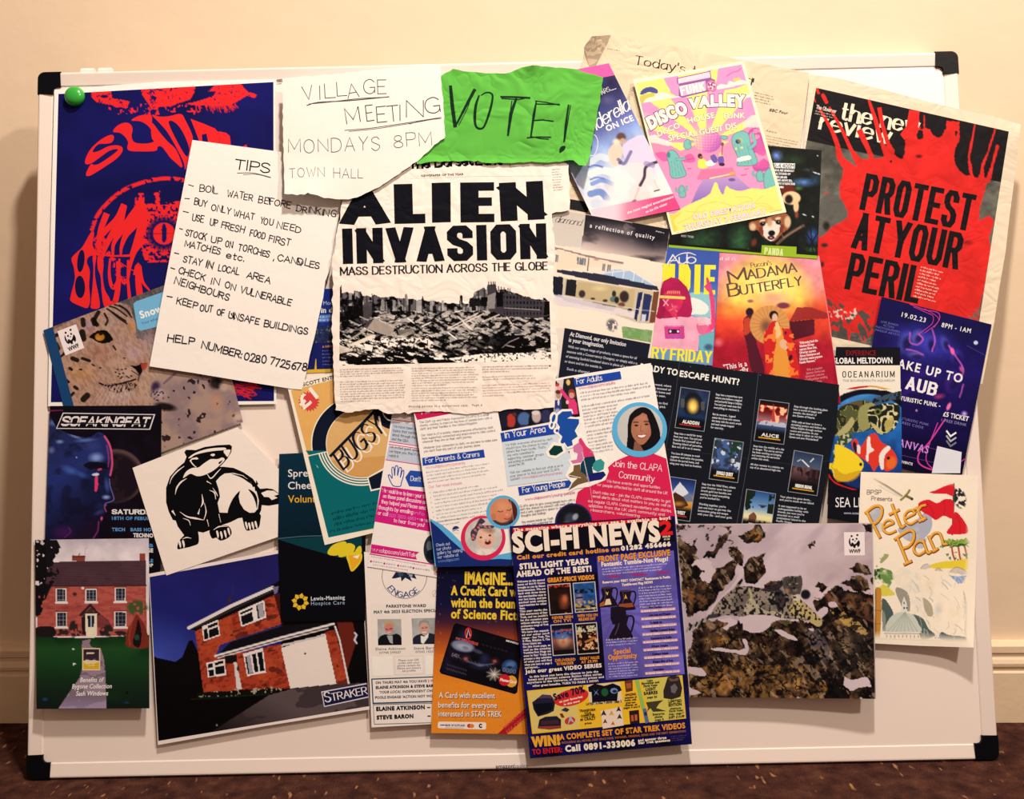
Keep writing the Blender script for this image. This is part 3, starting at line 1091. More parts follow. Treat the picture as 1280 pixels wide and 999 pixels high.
for pts,w in (([(430,580),(425,680),(440,760),(465,770),(490,700),(495,580)],[14,20,26,30,20,14]),([(480,600),(490,720),(470,860),(440,880)],[16,34,40,20]),
               ([(470,770),(500,700),(520,740),(540,740)],[20,16,16,18]),([(555,590),(555,720),(565,840)],[14,18,24]),
               ([(600,680),(625,630),(640,680),(660,740),(700,790)],[16,44,30,20,12]),([(625,640),(625,720),(635,810)],[30,40,46]),
               ([(520,215),(480,300),(400,380),(360,440),(365,500)],[40,46,40,30,22]),([(400,280),(370,360),(350,440),(350,545)],[44,40,26,18]),
               ([(530,220),(490,340),(430,430),(390,520),(380,560)],[30,60,40,26,18]),([(640,200),(590,280),(510,380),(455,470),(450,555)],[50,66,46,26,16]),
               ([(660,220),(600,330),(540,410),(510,490),(505,545)],[50,60,40,24,14]),([(660,260),(650,360),(620,450),(580,550)],[60,66,50,30]),
               ([(640,470),(600,530),(570,620),(560,700)],[40,30,24,12]),([(340,545),(450,555),(580,552)],[12,10,18]),([(500,600),(560,640),(610,665)],[6,6,8])):
    t.line('drawn_lettering',pts,w,RED,smooth=True)
t.close()

# ================================================================== newspaper magazine front, right
t=Sheet('newspaper_magazine',[(1012,92.6),(1050,98),(1108,113),(1160,127),(1196,136),(1240,145),(1276,155.6),(1270,210),(1262,270),(1257,315),(1250,355),(1243,402),(1228,480),(1100,460),(968,425),(1005,190)],
          'red and black newspaper front page with protest headline, over the right frame','newspaper',paper=(228,206,176),mat='news',
          curl=[('e',1272,200,-.985,-.16,32,.0025),('p',1278,170,90,.008)])
p=Pic(t,'cover_picture',[(1020.2,109.7),(1261,164.4),(1215,460),(968,405)],1.1,(92,88,78))
p.z(1000,90,4.571)
p.mott(120,.45,21); p.mott(30,.2,22)
BLK=(26,24,26)
p.poly([(80,60),(1220,320),(1155,632),(930,590),(600,500),(450,480),(35,390)],BLK)
red=(216,40,36)
p.poly([(250,500),(245,590),(225,650),(230,720),(270,800),(320,810),(600,1200),(420,1500),(-100,1450),(80,1050),(110,900),(240,820),(300,770)],red)
p.poly([(215,470),(300,540),(335,540),(330,500),(470,490),(520,440),(590,490),(590,350),(640,325),(830,330),(900,330),(885,520),(940,580),(1010,600),(1075,610),(1030,770),(1020,850),(1080,820),(1110,850),(1080,950),(1090,1020),(1000,1500),(400,1480),(250,1300),(240,800),(225,660),(250,560)],red)
p.poly([(640,240),(675,240),(690,330),(720,320),(760,340),(830,350),(840,280),(910,285),(912,360),(890,520),(880,560),(560,520),(600,340),(640,320)],red)
for pts,w in (([(105,195),(180,330),(215,420),(235,500),(320,580)],(10,22,26,40,70)),([(170,205),(240,330),(290,440),(340,520)],(12,18,20,50)),
               ([(395,165),(430,270),(460,380),(500,480)],(14,22,20,40)),([(455,215),(470,300),(500,400),(540,500)],(22,20,22,60)),
               ([(345,345),(385,430),(410,490)],(34,24,30)),([(1000,300),(975,430),(960,510),(1000,600)],(8,14,26,40)),
               ([(1115,330),(1075,450),(1040,540),(1025,620)],(10,14,24,60)),([(1128,425),(1100,530),(1075,620)],(18,14,30)),
               ([(95,95),(105,120)],(16,10)),([(132,135),(150,170)],(22,12)),([(710,250),(710,330)],(8,12)),([(80,150),(88,170)],(8,12)),
               ([(140,690),(230,720)],(6,16)),([(655,245),(660,330)],(30,40))):
    q=smooth_line(pts,4); ww=np.interp(np.linspace(0,1,len(q)),np.linspace(0,1,len(w)),w)
    for i in range(len(q)-1):
        p.line(q[i:i+2],ww[i],red)
for pts in ([(672,335),(700,335),(702,375),(685,385),(668,375)],[(600,375),(590,490),(540,470),(560,420)],[(885,340),(900,340),(892,370)],
            [(740,270),(830,285),(820,350),(790,375),(750,345)],[(890,430),(930,380),(970,400),(960,500),(965,585),(930,580),(885,520)],
            [(985,500),(1040,450),(1060,380),(1080,430),(1040,520),(1020,600),(990,590)]):
    p.poly(pts,BLK,smooth=True)
p.ell(680,482,26,14,(90,20,24),soft=.7); p.ell(520,512,8,6,BLK)
p.ell(840,600,90,40,(190,32,32),soft=.9,a=.7)
p.z(1000,230,4.571)
p.poly([(120,90),(200,60),(255,120),(272,180),(240,215),(190,240),(110,300)],(96,92,84),smooth=True)
p.ell(150,240,26,36,(44,36,34),soft=.6); p.ell(140,350,26,16,(50,40,38),soft=.6); p.ell(128,460,12,20,(60,40,38),soft=.5)
p.ell(960,335,40,20,(150,26,28),soft=.8)
mm=p.m_poly([(150,600),(185,590),(190,660),(300,720),(430,730),(440,900),(180,900)])
p.mix(mm & (p.fbm(40,3,3) > .42),(80,72,66)); p.mix(mm & (p.fbm(22,6,2,3,60) > .58),red)
p.mix(p.m_poly([(160,730),(320,700),(330,780),(180,770)]) & (p.fbm(12,9,2) > .63),(215,190,170))
p.mix(p.m_poly([(960,760),(1000,720),(1035,690),(1030,800)]) & (p.fbm(12,5,2) > .45),(110,95,84))
p.mott(90,.10,30)
p.done()
t.z(1000,90,4.571)
WH=(236,218,188)
t.pen('masthead','the new',233,268,668,352,92,WH,w=.21,thin=.05,serif=.08,pen_angle=12,space=.2)
t.pen('masthead','review',112,322,508,408,92,WH,w=.21,thin=.05,serif=.08,pen_angle=12,space=.2)
for pts,w in (([(395,165),(430,270),(460,380)],(14,24,24)),([(455,215),(470,300),(500,400)],(24,22,24)),([(172,210),(240,330),(290,440)],(12,18,22)),([(115,215),(180,330),(215,420)],(12,20,26)),([(345,345),(385,430)],(34,26)),([(650,250),(640,330),(600,360)],(60,70,40))):
    t.line('paint_drips',pts,w,red)
t.pen('small_masthead','The Observer',92,208,205,235,20,(215,200,180),w=.16)
t.greek('small_masthead',88,226,200,254,2,14,(190,176,160),9)
HB=(22,20,22)
t.heavy('headline','PROTEST',338,785,970,912,212,HB,.158,.14,.055)
t.z(1000,230,4.571)
t.heavy('headline','AT YOUR',290,365,900,492,212,HB,.158,.14,.055,word=.16)
t.heavy('headline','PERIL',252,598,672,684,212,HB,.158,.14,.055)
t.greek('standfirst',690,478,820,512,10,19,(240,205,190),11,seed=5)
t.close()

# ================================================================== newspaper television page
t=Sheet('newspaper_page',[(731,57),(740,46),(763.7,43),(800,50),(860,61),(928,75),(975,84),(1012,91),(1006,140),(1000,187),(990,292),(840,300),(700,285),(713,200),(724,110)],
          'cream newspaper listings page with one curled top corner, behind the pastel festival flyer','newspaper',paper=(226,200,166),mat='news',
          curl=[('p',735,40,42,.016),('e',1010,120,-.985,-.15,20,.0012)])
t.z(700,30,3.765)
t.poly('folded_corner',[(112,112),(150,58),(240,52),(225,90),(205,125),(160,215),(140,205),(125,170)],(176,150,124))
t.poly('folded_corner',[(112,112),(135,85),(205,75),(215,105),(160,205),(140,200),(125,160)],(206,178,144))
t.pen('headline',"Today's television",350,188,900,285,40,(44,40,40),w=.15,thin=.035,serif=.07)
t.greek('small_print',222,118,290,130,1,8,(90,80,74),6)
t.greek('small_print',915,325,1015,348,4,13,(84,74,68),7,seed=8)
t.text('channel_heading','BBC Four',985,410,1070,426,13,(50,44,42),bold=.04,slant=.2)
t.greek('small_print',970,505,1030,518,1,10,(70,60,56),8)
t.greek('small_print',970,528,1128,560,4,13,(120,106,96),6,seed=9)
t.greek('small_print',965,572,1118,590,2,13,(120,106,96),6,seed=19)
t.greek('small_print',330,300,350,306,26,7,(120,106,96),5,seed=10)
t.poly('page_edge',[(905,252),(915,258),(912,276),(902,272)],(60,50,46))
t.z(685,180,5.876)
t.greek('small_print',175,315,270,340,2,16,(90,80,70),9,seed=12)
t.poly('black_panel',[(162,405),(300,428),(292,505),(158,480)],(34,32,34))
t.greek('black_panel',170,490,240,500,1,10,(200,190,180),10)
t.close()
# ================================================================== night event flyer
t=Sheet('event_flyer',[(1102,371),(1239.6,405.7),(1203,592),(1200,604),(1062,570)],
          'indigo night flyer with neon swirls and a tilted date line','flyer',paper=(16,12,70),mat='gloss')
p=Pic(t,'artwork',[(1102,371),(1239.6,405.7),(1200,604),(1062,570)],1.0,(18,12,78))
p.z(1080,370,4.343)
p.grad((400,100),(300,960),[(0,(14,12,66)),(.35,(28,18,96)),(.75,(16,8,60)),(1,(8,4,34))])
p.ell(330,260,230,130,(52,52,160),rot=14,soft=.9)
for cx,cy,rx,ry,c,rt in ((225,250,50,75,(84,96,190),10),(290,220,40,50,(112,110,205),30),(360,260,40,70,(70,70,180),-10),(440,260,30,60,(96,88,196),-20),(500,330,40,50,(70,52,160),30),(280,320,60,26,(120,110,200),5),(330,450,120,60,(60,30,130),10),(480,470,50,70,(84,44,150),20),(250,530,60,40,(60,30,140),0)):
    p.ell(cx,cy,rx,ry,c,rt,.8,.8); p.ell(cx+8,cy+10,rx*.66,ry*.66,(16,10,60),rt,.75,.6)
for a in ([(250,200),(250,250),(290,265),(320,235),(300,210)],[(370,180),(385,240),(370,300)],[(460,270),(500,330),(540,400),(520,460)],[(230,290),(280,300),(320,320)],[(540,480),(520,550)]):
    p.line(a,9,(196,90,190),.8,True)
p.ell(480,300,14,26,(240,90,150),-15,1,.5); p.ell(410,545,40,20,(200,60,130),-10,.8,.8); p.ell(460,600,12,28,(226,110,160),25,1,.4); p.ell(530,400,14,26,(220,90,150),-30,.8,.6)
p.ell(545,640,22,20,(214,170,240),0,.95,.9); p.ell(285,622,8,8,(230,170,250),0,1,.7)
p.ell(607,254,14,12,(214,214,240),0,1,.3)
p.mott(60,.25,4)
p.done()
PK=(206,60,150)
for a,w in (([(250,45),(330,75),(400,90),(410,125),(380,170)],4),([(270,60),(350,95),(375,110),(370,150),(320,190),(290,210)],3),([(330,70),(400,115),(395,150),(330,200)],3),
             ([(440,670),(350,800),(300,850),(300,910),(380,945),(470,930)],8),([(400,690),(350,820),(340,900),(400,960)],5),([(545,886),(480,930),(420,955)],5)):
    t.z(1080,370,4.343).line('neon_strand#%d' % w+str(a[0][0]),a,w,PK,smooth=True)
t.line('thin_rules',[(205,785),(395,835)],2,(120,60,160)); t.line('thin_rules',[(205,865),(380,905)],2,(120,60,160)); t.line('crease_line',[(560,270),(658,322)],1.5,(90,80,160))
W=(238,230,246)
t.text('date_line','19.02.23',203,112,332,144,24,W,.02,space=.12)
t.text('date_line','8PM - 1AM',420,168,577,202,24,W,.02,space=.12)
t.text('slogan','WAKE UP TO',110,370,528,472,46,W,.035,space=.1)
t.heavy('venue_name','AUB',222,505,388,545,72,W,.22,.16,.12)
t.text('theme_line','FUTURISTIC PUNK -',165,560,412,606,22,W,.04,space=.1)
t.text('ticket_line','£5 TICKET',430,652,565,680,24,W,.04)
t.text('small_text','1 FREE DRINK',420,680,555,708,15,(150,140,190),0,space=.1)
for i,s_ in enumerate(('FUTURISTIC PUNK','DRESS CODE')):
    t.text('small_text',s_,190,668+22*i,(350,320)[i],706+(14,16)[i]*i,13,(130,120,180),0,space=.1)
for i,(s_,a,b) in enumerate((('LIVE BANDS',92,184),('ACTORS',104,160),('PHOTOGRAPHERS',64,195),('MAKEUP ARTISTS',62,192))):
    t.text('small_text',s_,a,138+17*i+(a-62)*.2,b,138+17*i+(b-62)*.22,11,(110,110,180),0,space=.1)
t.text('venue_line','CANVAS',150,805,345,856,40,(206,140,220),.02,space=.12)
t.text('small_text','EVENTS',200,906,262,920,13,W,.04)
for i,g in enumerate((245,180,120)):
    t.line('arrows',[(450+0,735+27*i),(470,762+27*i),(497,744+27*i)],9,(g,g,g+8))
t.poly('white_label',[(398,815),(530,848),(522,962),(368,962)],(226,222,232))
t.close()

# ================================================================== aquarium leaflet
t=Sheet('aquarium_leaflet',[(1045,433.8),(1125,434.3),(1126.5,590),(1127,662),(1034,648),(1041.5,500)],
          'tall aquarium leaflet with a turtle, an orange clownfish and a yellow fish','leaflet',paper=(14,16,24),mat='gloss')
t.z(1030,420,4.345)
t.poly('title_band',[(62,160),(414,160),(416,300),(420,330),(52,330)],(240,226,206))
t.line('swoosh',[(60,330),(140,290),(260,275),(380,300),(420,330)],[5,14,8,12,6],(196,50,40),smooth=True)
t.line('swoosh',[(240,276),(340,285),(418,320)],[4,6,5],(226,200,70),smooth=True)
p=Pic(t,'sea_picture',[(52,290),(420,290),(424,850),(20,850)],.9,(14,16,24))
p.poly([(52,290),(424,290),(424,330),(340,296),(220,290),(110,312),(50,350)],(240,226,206))
p.ell(235,570,285,285,(10,14,28),soft=.02)
sea=p.m_ell(240,575,262,262,soft=.02)
p.grad((200,300),(240,840),[(0,(70,130,190)),(.35,(30,96,160)),(.7,(24,70,140)),(1,(20,40,100))],sea)
p.mott(60,.3,3,sea)
# turtle
sh=[(60,430),(90,385),(150,360),(210,350),(265,365),(290,420),(260,500),(200,520),(110,535),(60,540),(45,490)]
m=p.m_poly(sh,True)
cell=vnoise(p.X/34,p.Y/30,8)
p.mix(m,(84,88,50)); p.mix(m & (cell > .42),(38,44,28)); p.mix(m & (cell > .72),(96,80,50)); p.mix(m & (np.abs(cell-.42) < .025),(176,160,104))
p.poly([(70,530),(120,480),(150,440),(165,470),(130,520),(90,545)],(190,176,120),.9,True)
p.poly([(80,548),(130,530),(155,555),(110,600),(60,660),(45,640),(70,590)],(60,74,44),1,True)
mm=p.m_poly([(80,548),(130,530),(155,555),(110,600),(60,660),(45,640),(70,590)],True)
p.mix(mm & (vnoise(p.X/12,p.Y/12,5) > .55),(190,190,150))
p.poly([(265,345),(320,325),(390,305),(424,300),(424,340),(370,350),(310,365),(270,372)],(60,80,96),1,True)
mm=p.m_poly([(265,345),(320,325),(390,305),(424,300),(424,340),(370,350),(310,365),(270,372)],True)
p.mix(mm & (vnoise(p.X/11,p.Y/13,15) > .52),(24,30,40))
p.poly([(190,400),(240,365),(280,380),(270,470),(230,510),(190,500)],(150,146,90),1,True)
hd=[(240,400),(290,375),(360,365),(405,375),(412,430),(385,500),(340,530),(300,530),(250,490)]
m=p.m_poly(hd,True)
p.mix(m,(28,32,26)); c2=vnoise(p.X/30+5,p.Y/30,31)
p.mix(m & (np.abs(c2-.45) < .07),(214,204,150)); p.poly([(330,470),(375,440),(370,500),(340,525)],(196,176,100),.9,True)
p.poly([(250,470),(290,490),(320,530),(290,525)],(200,190,130),.9,True)
p.ell(292,412,22,20,(110,120,60),soft=.2); p.ell(292,412,11,11,(16,18,16),soft=.2)
# clownfish
for a in ([(150,580),(175,560),(200,600),(240,545),(280,530),(310,575),(360,605),(395,660),(390,705),(340,735),(300,700),(270,735),(250,700),(200,660),(170,640)],):
    p.poly(a,(222,56,40),1,True)
p.poly([(155,590),(170,575),(180,620),(170,635)],(40,24,40),1,True)
p.poly([(235,560),(250,550),(255,600),(272,620),(245,640),(240,680),(228,670),(232,620)],(240,226,214),1,True)
p.poly([(300,650),(340,600),(362,610),(330,650),(325,720),(308,720)],(240,226,214),1,True)
p.poly([(182,590),(198,605),(195,640),(180,630)],(236,220,206),1,True)
p.ell(365,690,34,44,(236,110,40),20,.9,.4); p.ell(350,664,9,10,(16,12,16),soft=.2)
# yellow fish
p.poly([(24,690),(50,690),(60,640),(60,590),(100,600),(150,625),(200,670),(215,705),(180,760),(120,790),(60,775),(45,730),(22,715)],(244,210,40),1,True)
p.mix(p.m_poly([(60,720),(110,750),(200,730),(170,780),(100,795),(60,780)],True),(206,150,30),.7)
p.ell(200,698,9,10,(16,14,20),soft=.2); p.line([(50,690),(40,710),(55,730)],5,(200,150,40),.8)
p.line([(22,750),(50,790),(110,820),(180,840)],9,(214,30,40),1,True)
p.poly([(18,760),(60,805),(150,835),(424,835),(424,852),(18,852)],(12,14,24))
p.done()
t.text('headline','EXPERIENCE',120,106,282,106,27,(150,24,34),.0)
t.text('headline','GLOBAL MELTDOWN',42,150,370,148,30,(240,232,224),.045)
t.heavy('name_lettering','OCEANARIUM',100,226,384,224,34,(30,32,40),.14,.12,.3)
t.text('small_text','THE BOURNEMOUTH AQUARIUM',103,249,384,248,12,(150,150,160),.02)
t.text('footer_text','SEA LIFE',62,930,245,930,52,(238,232,228),.0)
t.text('footer_text','www.oceanarium',108,968,240,970,13,(180,186,200),.02)
t.close()

# ================================================================== opera flyer
t=Sheet('opera_flyer',[(899,315.5),(1024,320),(1036,395),(1048,482),(1051,505),(887,486),(892,450),(897,380)],
          'pink and red opera flyer with a yellow sun and a woman under a parasol','flyer',paper=(232,130,140),mat='gloss')
p=Pic(t,'artwork',[(899,315.5),(1024,320),(1051,505),(887,486)],.9,(232,130,150))
p.z(890,290,4.994)
p.grad((340,150),(380,900),[(0,(234,140,160)),(.28,(238,150,140)),(.42,(232,96,60)),(.55,(214,44,50)),(.8,(170,20,46)),(1,(140,14,40))])
p.ell(340,400,320,300,(250,206,90),0,1,.35)
p.ell(350,330,230,190,(252,232,150),0,.8,1)
p.mix(np.clip((p.Y-430)/130,0,1)*(p.X < 760),(232,70,44),.9)
p.ell(100,500,120,60,(246,150,60),0,.8,1); p.ell(390,420,140,60,(236,140,130),0,.8,1)
p.mix(np.clip((p.Y-600)/120,0,1),(160,18,46),.85)
p.mott(50,.18,6)
# temple roofs, dark crowd, parasol and the singer
p.poly([(490,545),(530,470),(620,470),(740,515),(740,540),(600,545),(480,560)],(150,40,40),.9)
p.poly([(480,560),(640,545),(640,640),(500,680)],(60,14,34),.85); p.poly([(590,560),(640,560),(640,640),(590,640)],(90,24,40),.8)
p.ell(445,460,50,24,(110,40,70),0,.9,.4); p.ell(240,432,26,14,(150,60,90),0,.8,.6)
p.ell(235,500,28,30,(44,24,40),0,1,.25); p.poly([(200,540),(250,520),(270,600),(280,700),(330,880),(250,870),(215,700),(195,620)],(76,24,40),.92,True)
p.poly([(200,550),(235,540),(240,620),(200,640)],(206,70,44),.9,True)
p.ell(360,580,126,124,(214,150,84),0,1,.04)
for k in range(24):
    a=k*math.pi/12+.1
    p.line([(360,580),(360+122*math.cos(a),580+120*math.sin(a))],4,(180,110,60),.7)
p.ell(335,590,46,60,(110,64,60),0,.8,.8)
p.ell(385,520,30,30,(30,18,26),0,1,.15); p.ell(392,535,20,30,(226,180,150),0,1,.25)
p.poly([(372,560),(410,560),(440,600),(490,610),(510,700),(545,915),(360,900),(330,760),(325,640),(350,600)],(206,36,36),1,True)
p.poly([(385,600),(430,590),(450,680),(470,760),(490,910),(390,900),(385,780),(400,690)],(228,150,60),1,True)
p.poly([(395,570),(415,570),(430,640),(400,660)],(232,190,130),1,True)
p.poly([(420,690),(450,670),(480,710),(460,735),(430,720)],(226,176,140),1,True)
n=p.fbm(26,61,2)
p.mix(p.m_poly([(325,620),(400,600),(390,900),(340,880)]) & (n > .6),(246,130,60)); p.mix(p.m_poly([(450,600),(510,640),(540,900),(480,900)]) & (n > .6),(246,120,50))
p.ell(490,785,14,22,(40,16,40),20,.9,.3); p.ell(460,630,8,12,(60,20,60),0,.9,.3)
p.ell(40,690,40,36,(232,120,130),0,.8,.8)
p.done()
GD=(96,74,70)
t.z(890,290,4.994)
t.greek('top_line',50,176,150,178,1,10,(236,210,200),22,ragged=0)
t.pen('title',"Puccini's",245,222,372,205,28,GD,w=.16,thin=.05,serif=.05)
t.pen('title','M',112,318,215,296,72,GD,w=.2,thin=.06,serif=.05)
t.pen('title','ADAMA',225,296,530,248,56,GD,w=.2,thin=.06,serif=.05)
t.pen('title','B',108,402,170,392,76,GD,w=.2,thin=.06,serif=.05)
t.pen('title','UTTERFLY',182,392,562,330,54,GD,w=.2,thin=.06,serif=.05)
t.text('quote','"This is a',75,862,220,836,32,(244,226,222),.02)
t.text('quote','butterfly',90,905,230,870,32,(244,226,222),.02)
t.lines('review_text',['Welcoming back the','fabulous Korean','soprano Elena Dee,','Ukrainian soprano','Alyona Kistenyova and','Ukrainian mezzo-soprano','Natalia Matveeva."'],548,700,.99,-.14,0,20.5,15,(246,224,220),bold=.03,ratio=.62)
t.lines('review_text',['With an exquisite','Japanese Garden and','spectacular costumes','including antique wedding','kimonos from Japan.'],592,868,.99,-.14,-4,21,15,(232,150,160),bold=.0,ratio=.62)
t.close()

# ================================================================== red panda leaflet
t=Sheet('panda_leaflet',[(846,172),(1027,188),(1022,323.5),(930,316.5),(836,309)],
          'dark wildlife leaflet with a red panda face and a lime green strip','leaflet',paper=(14,18,16),mat='gloss')
p=Pic(t,'photograph',[(846,172),(1027,188),(1022,318),(836,304)],.9,(14,20,18))
p.z(920,180,6.66)
p.mott(80,.6,3)
for cx,cy,rx,ry,c,a in ((340,100,60,60,(120,150,230),.9),(470,130,140,60,(40,70,40),.7),(560,320,130,46,(96,140,214),.8),(520,370,50,24,(70,110,50),.9),(660,300,60,70,(30,60,90),.7),(640,770,70,90,(60,100,190),.9),
                             (640,830,30,80,(20,30,40),.8),(630,880,60,30,(60,120,40),.9),(30,800,120,160,(50,96,56),.9),(-280,800,200,120,(44,84,50),.8),(600,215,60,20,(60,70,70),.8),(440,250,90,40,(70,30,30),.4)):
    p.ell(cx,cy,rx,ry,c,0,a,.9)
p.mott(30,.3,13)
for a in ([(560,700),(680,900)],[(600,880),(690,720)],[(620,700),(640,900)],[(560,150),(660,260)]):
    p.line(a,12,(14,18,24),.8)
# red panda
p.ell(430,380,80,60,(104,34,26),0,1,.4)
p.ell(460,450,84,60,(236,200,150),0,1,.15); p.ell(440,460,40,46,(28,20,20),0,1,.4); p.ell(500,520,26,60,(230,190,140),0,1,.3); p.ell(505,590,20,36,(150,64,40),0,.9,.5)
p.poly([(110,660),(160,640),(250,620),(330,590),(400,570),(450,620),(440,700),(390,740),(330,800),(290,810),(220,770),(180,720),(120,720)],(150,86,56),1,True)
p.ell(140,690,34,40,(220,190,150),0,.95,.5); p.ell(430,650,34,60,(220,186,146),0,.95,.4)
p.poly([(225,690),(290,640),(330,650),(370,690),(350,750),(310,800),(280,805),(230,760)],(232,214,196),1,True)
p.ell(280,650,30,50,(196,150,116),0,.9,.5); p.ell(220,640,30,14,(236,206,170),-20,.9,.4); p.ell(350,620,30,14,(236,206,170),-10,.9,.4)
p.ell(222,665,26,22,(20,14,14),0,1,.3); p.ell(352,652,25,22,(20,14,14),0,1,.3); p.ell(226,660,5,5,(200,200,210),0,1,.5); p.ell(356,648,5,5,(200,200,210),0,1,.5)
p.poly([(200,690),(225,700),(225,760),(190,730)],(120,50,36),.9,True); p.poly([(370,680),(395,670),(390,730),(360,740)],(120,50,36),.9,True)
p.ell(297,742,32,26,(14,12,16),0,1,.2); p.ell(292,780,34,20,(30,16,18),0,1,.3); p.ell(292,780,16,9,(206,120,120),0,1,.4)
p.line([(345,830),(440,750),(560,680)],24,(96,70,56),1,True); p.line([(385,760),(395,790)],10,(110,84,66)); p.line([(400,780),(540,690)],8,(160,130,104),.8)
p.ell(150,820,30,46,(120,50,34),20,.9,.6); p.ell(100,885,24,12,(214,214,210),0,.8,.5)
for cx,cy,w_ in ((570,590,24),(660,240,30),(690,250,16),(680,98,8),(640,605,14)):
    p.ell(cx,cy,w_,7,(226,226,230),20,.9,.5)
p.done()
t.z(920,180,6.66)
t.poly('name_strip',[(215,843),(504,856),(502,917),(676,930),(678,957),(-560,868),(-560,840),(210,908)],(150,180,40))
t.heavy('name_strip','PANDA',234,918,390,932,58,(214,224,150),.2,.12,.08)
t.poly('height_label',[(312,158),(492,162),(490,206),(320,200)],(230,226,222))
t.text('height_label','2,300-4,400M',235,196,486,204,36,(30,26,30),.0)
for i,(s_,a,b) in enumerate((('PANDAS ARE GENERALLY',300,484),('AT ALTITUDES OF',300,452),('BETWEEN 2,200 AND',300,424),('4,800M ABOVE SEA,',320,468),('MOSTLY AT ELEVATIONS',330,490),('OF 4,000M',340,394))):
    t.text('fact_text',s_,a,226+27.5*i,b,232+27.5*i,17,(238,232,226),.05)
t.z(800,170,6.4)
t.greek('fact_text',182,695,215,698,2,30,(226,222,220),16,ragged=0)
t.text('small_text','RED TREE',330,806,428,816,15,(170,170,170),.04)
t.line('leaf_edge',[(235,800),(400,812)],1,(50,56,54))
t.close()
# ================================================================== pastel festival flyer
t=Sheet('festival_flyer',[(791.5,99.7),(929.5,76.6),(983,265.3),(840,293.6)],
          'pastel pink and yellow festival flyer with cactus cartoons','flyer',paper=(252,236,196),mat='gloss')
PNK,YEL,TEA,PUR=(240,146,190),(250,226,120),(122,186,176),(140,90,150)
p=Pic(t,'artwork',[(794.5,104),(927,80.5),(978.5,263),(842,290)],.8,YEL)
p.z(785,70,6.4)
cx0,cy0=620,700
an=np.degrees(np.arctan2(p.Y-cy0,p.X-cx0))
for a0,a1 in ((-158,-143),(-128,-112),(-88,-70),(-48,-30),(-20,-6),(-178,-166)):
    p.mix((an > a0) & (an < a1) & (p.Y < 700),PNK)
p.poly([(60,200),(60,190),(280,165),(310,130),(340,300),(420,330),(100,380)],YEL)
p.poly([(275,165),(400,140),(400,330),(350,300)],PNK); p.poly([(720,100),(720,80),(940,40),(960,220),(860,260),(690,290)],PNK)
p.poly([(660,120),(722,90),(700,260),(650,300)],YEL)
for a in ([(100,370),(120,345),(200,330),(250,295),(320,300),(350,320),(420,325),(300,345),(160,370)],[(700,260),(740,225),(790,230),(810,200),(850,210),(900,190),(960,215),(860,240),(740,265)],
          [(110,470),(150,450),(180,470),(220,470),(200,500),(130,510)],[(890,310),(940,300),(980,310),(990,330),(900,330)]):
    p.poly(a,(252,226,204),1,True)
p.poly([(115,385),(200,440),(160,500),(105,470)],PNK,.8)
# mushroom thing, plane
p.poly([(95,300),(120,265),(180,245),(235,270),(230,300),(170,290),(110,310)],(76,80,140),1,True); p.poly([(100,320),(200,295),(210,320),(150,340),(110,385),(95,360)],(200,190,90),1,True)
for k in range(5):p.line([(110+22*k,300-7*k),(135+20*k,262)],4,(60,50,96),.8)
p.line([(790,160),(840,130),(880,120),(900,100)],10,(206,96,150),.8,True); p.line([(850,190),(890,185)],24,(244,206,90),.8)
# desert
p.grad((600,640),(650,1000),[(0,(240,140,170)),(1,(238,150,190))],p.m_poly([(160,660),(300,690),(420,760),(560,700),(760,720),(900,600),(1060,500),(1300,1500),(200,1500)]))
p.ell(640,640,210,120,YEL,0,.5,.8)
for a,c in (([(160,650),(220,630),(260,660),(350,690),(330,720),(230,700),(180,690)],(252,226,210)),([(920,560),(980,480),(1040,490),(1060,560),(990,570)],(250,214,204)),([(980,700),(1040,660),(1080,640),(1110,720),(1110,768),(1000,768)],(200,90,160))):
    p.poly(a,c,.9,True)
p.mix(p.m_poly([(960,620),(1060,600),(1130,900),(1000,900)],True) & (p.fbm(50,3,2) > .5),(196,80,156))
p.z(800,170,6.4)
for a in ([(330,185),(400,140),(440,180),(430,210),(360,210)],[(900,240),(960,200),(1000,180),(1040,240),(960,260)],[(120,140),(200,130),(230,190),(180,200)],[(930,130),(980,60),(1010,110),(990,160)]):
    p.poly(a,(214,90,156),.85,True)
for a in ([(380,190),(430,180)],[(380,262),(410,260)],[(810,315),(850,310)],[(840,265),(870,262)]):p.line(a,6,(190,70,130))
def cactus(pts,arms,out=(90,110,130)):
    for a,w in [(pts,0)]:
        p.poly(a,TEA,1,True)
        q=smooth_line(a,4,True); p.line(list(q)+[q[0]],5,out,.9)
    for a,w in arms:
        p.line(a,w+5,out,.9,True); p.line(a,w,TEA,1,True)
cactus([(215,160),(235,115),(275,118),(310,160),(350,250),(365,320),(255,335),(235,240)],[([(290,190),(340,185),(355,180)],18)])
for k in range(4):p.line([(250+22*k,200),(265+25*k,320)],3,(90,140,140),.8)
p.ell(228,150,16,28,(80,120,130),-10,.9,.3)
cactus([(735,20),(760,-20),(820,-40),(870,-10),(890,80),(940,200),(900,235),(790,240),(775,220),(790,190),(745,90)],[([(880,95),(920,60),(900,-10)],24)])
for k in range(5):p.line([(755+24*k,60),(790+26*k,220)],3,(90,140,140),.8)
p.ell(785,44,24,20,(60,50,90),0,1,.2); p.ell(800,36,26,26,(230,200,90),0,.4,.3); p.poly([(780,180),(870,155),(885,185),(790,205)],(250,232,220),1,True); p.ell(768,102,10,10,(226,214,110)); p.ell(815,94,10,10,(226,214,110))
cactus([(930,300),(965,275),(990,310),(990,360),(940,360)],[([(925,320),(905,310),(908,280)],14),([(985,320),(1010,300)],12)])
cactus([(990,330),(1010,275),(1060,260),(1100,400),(1060,420),(1000,420)],[])
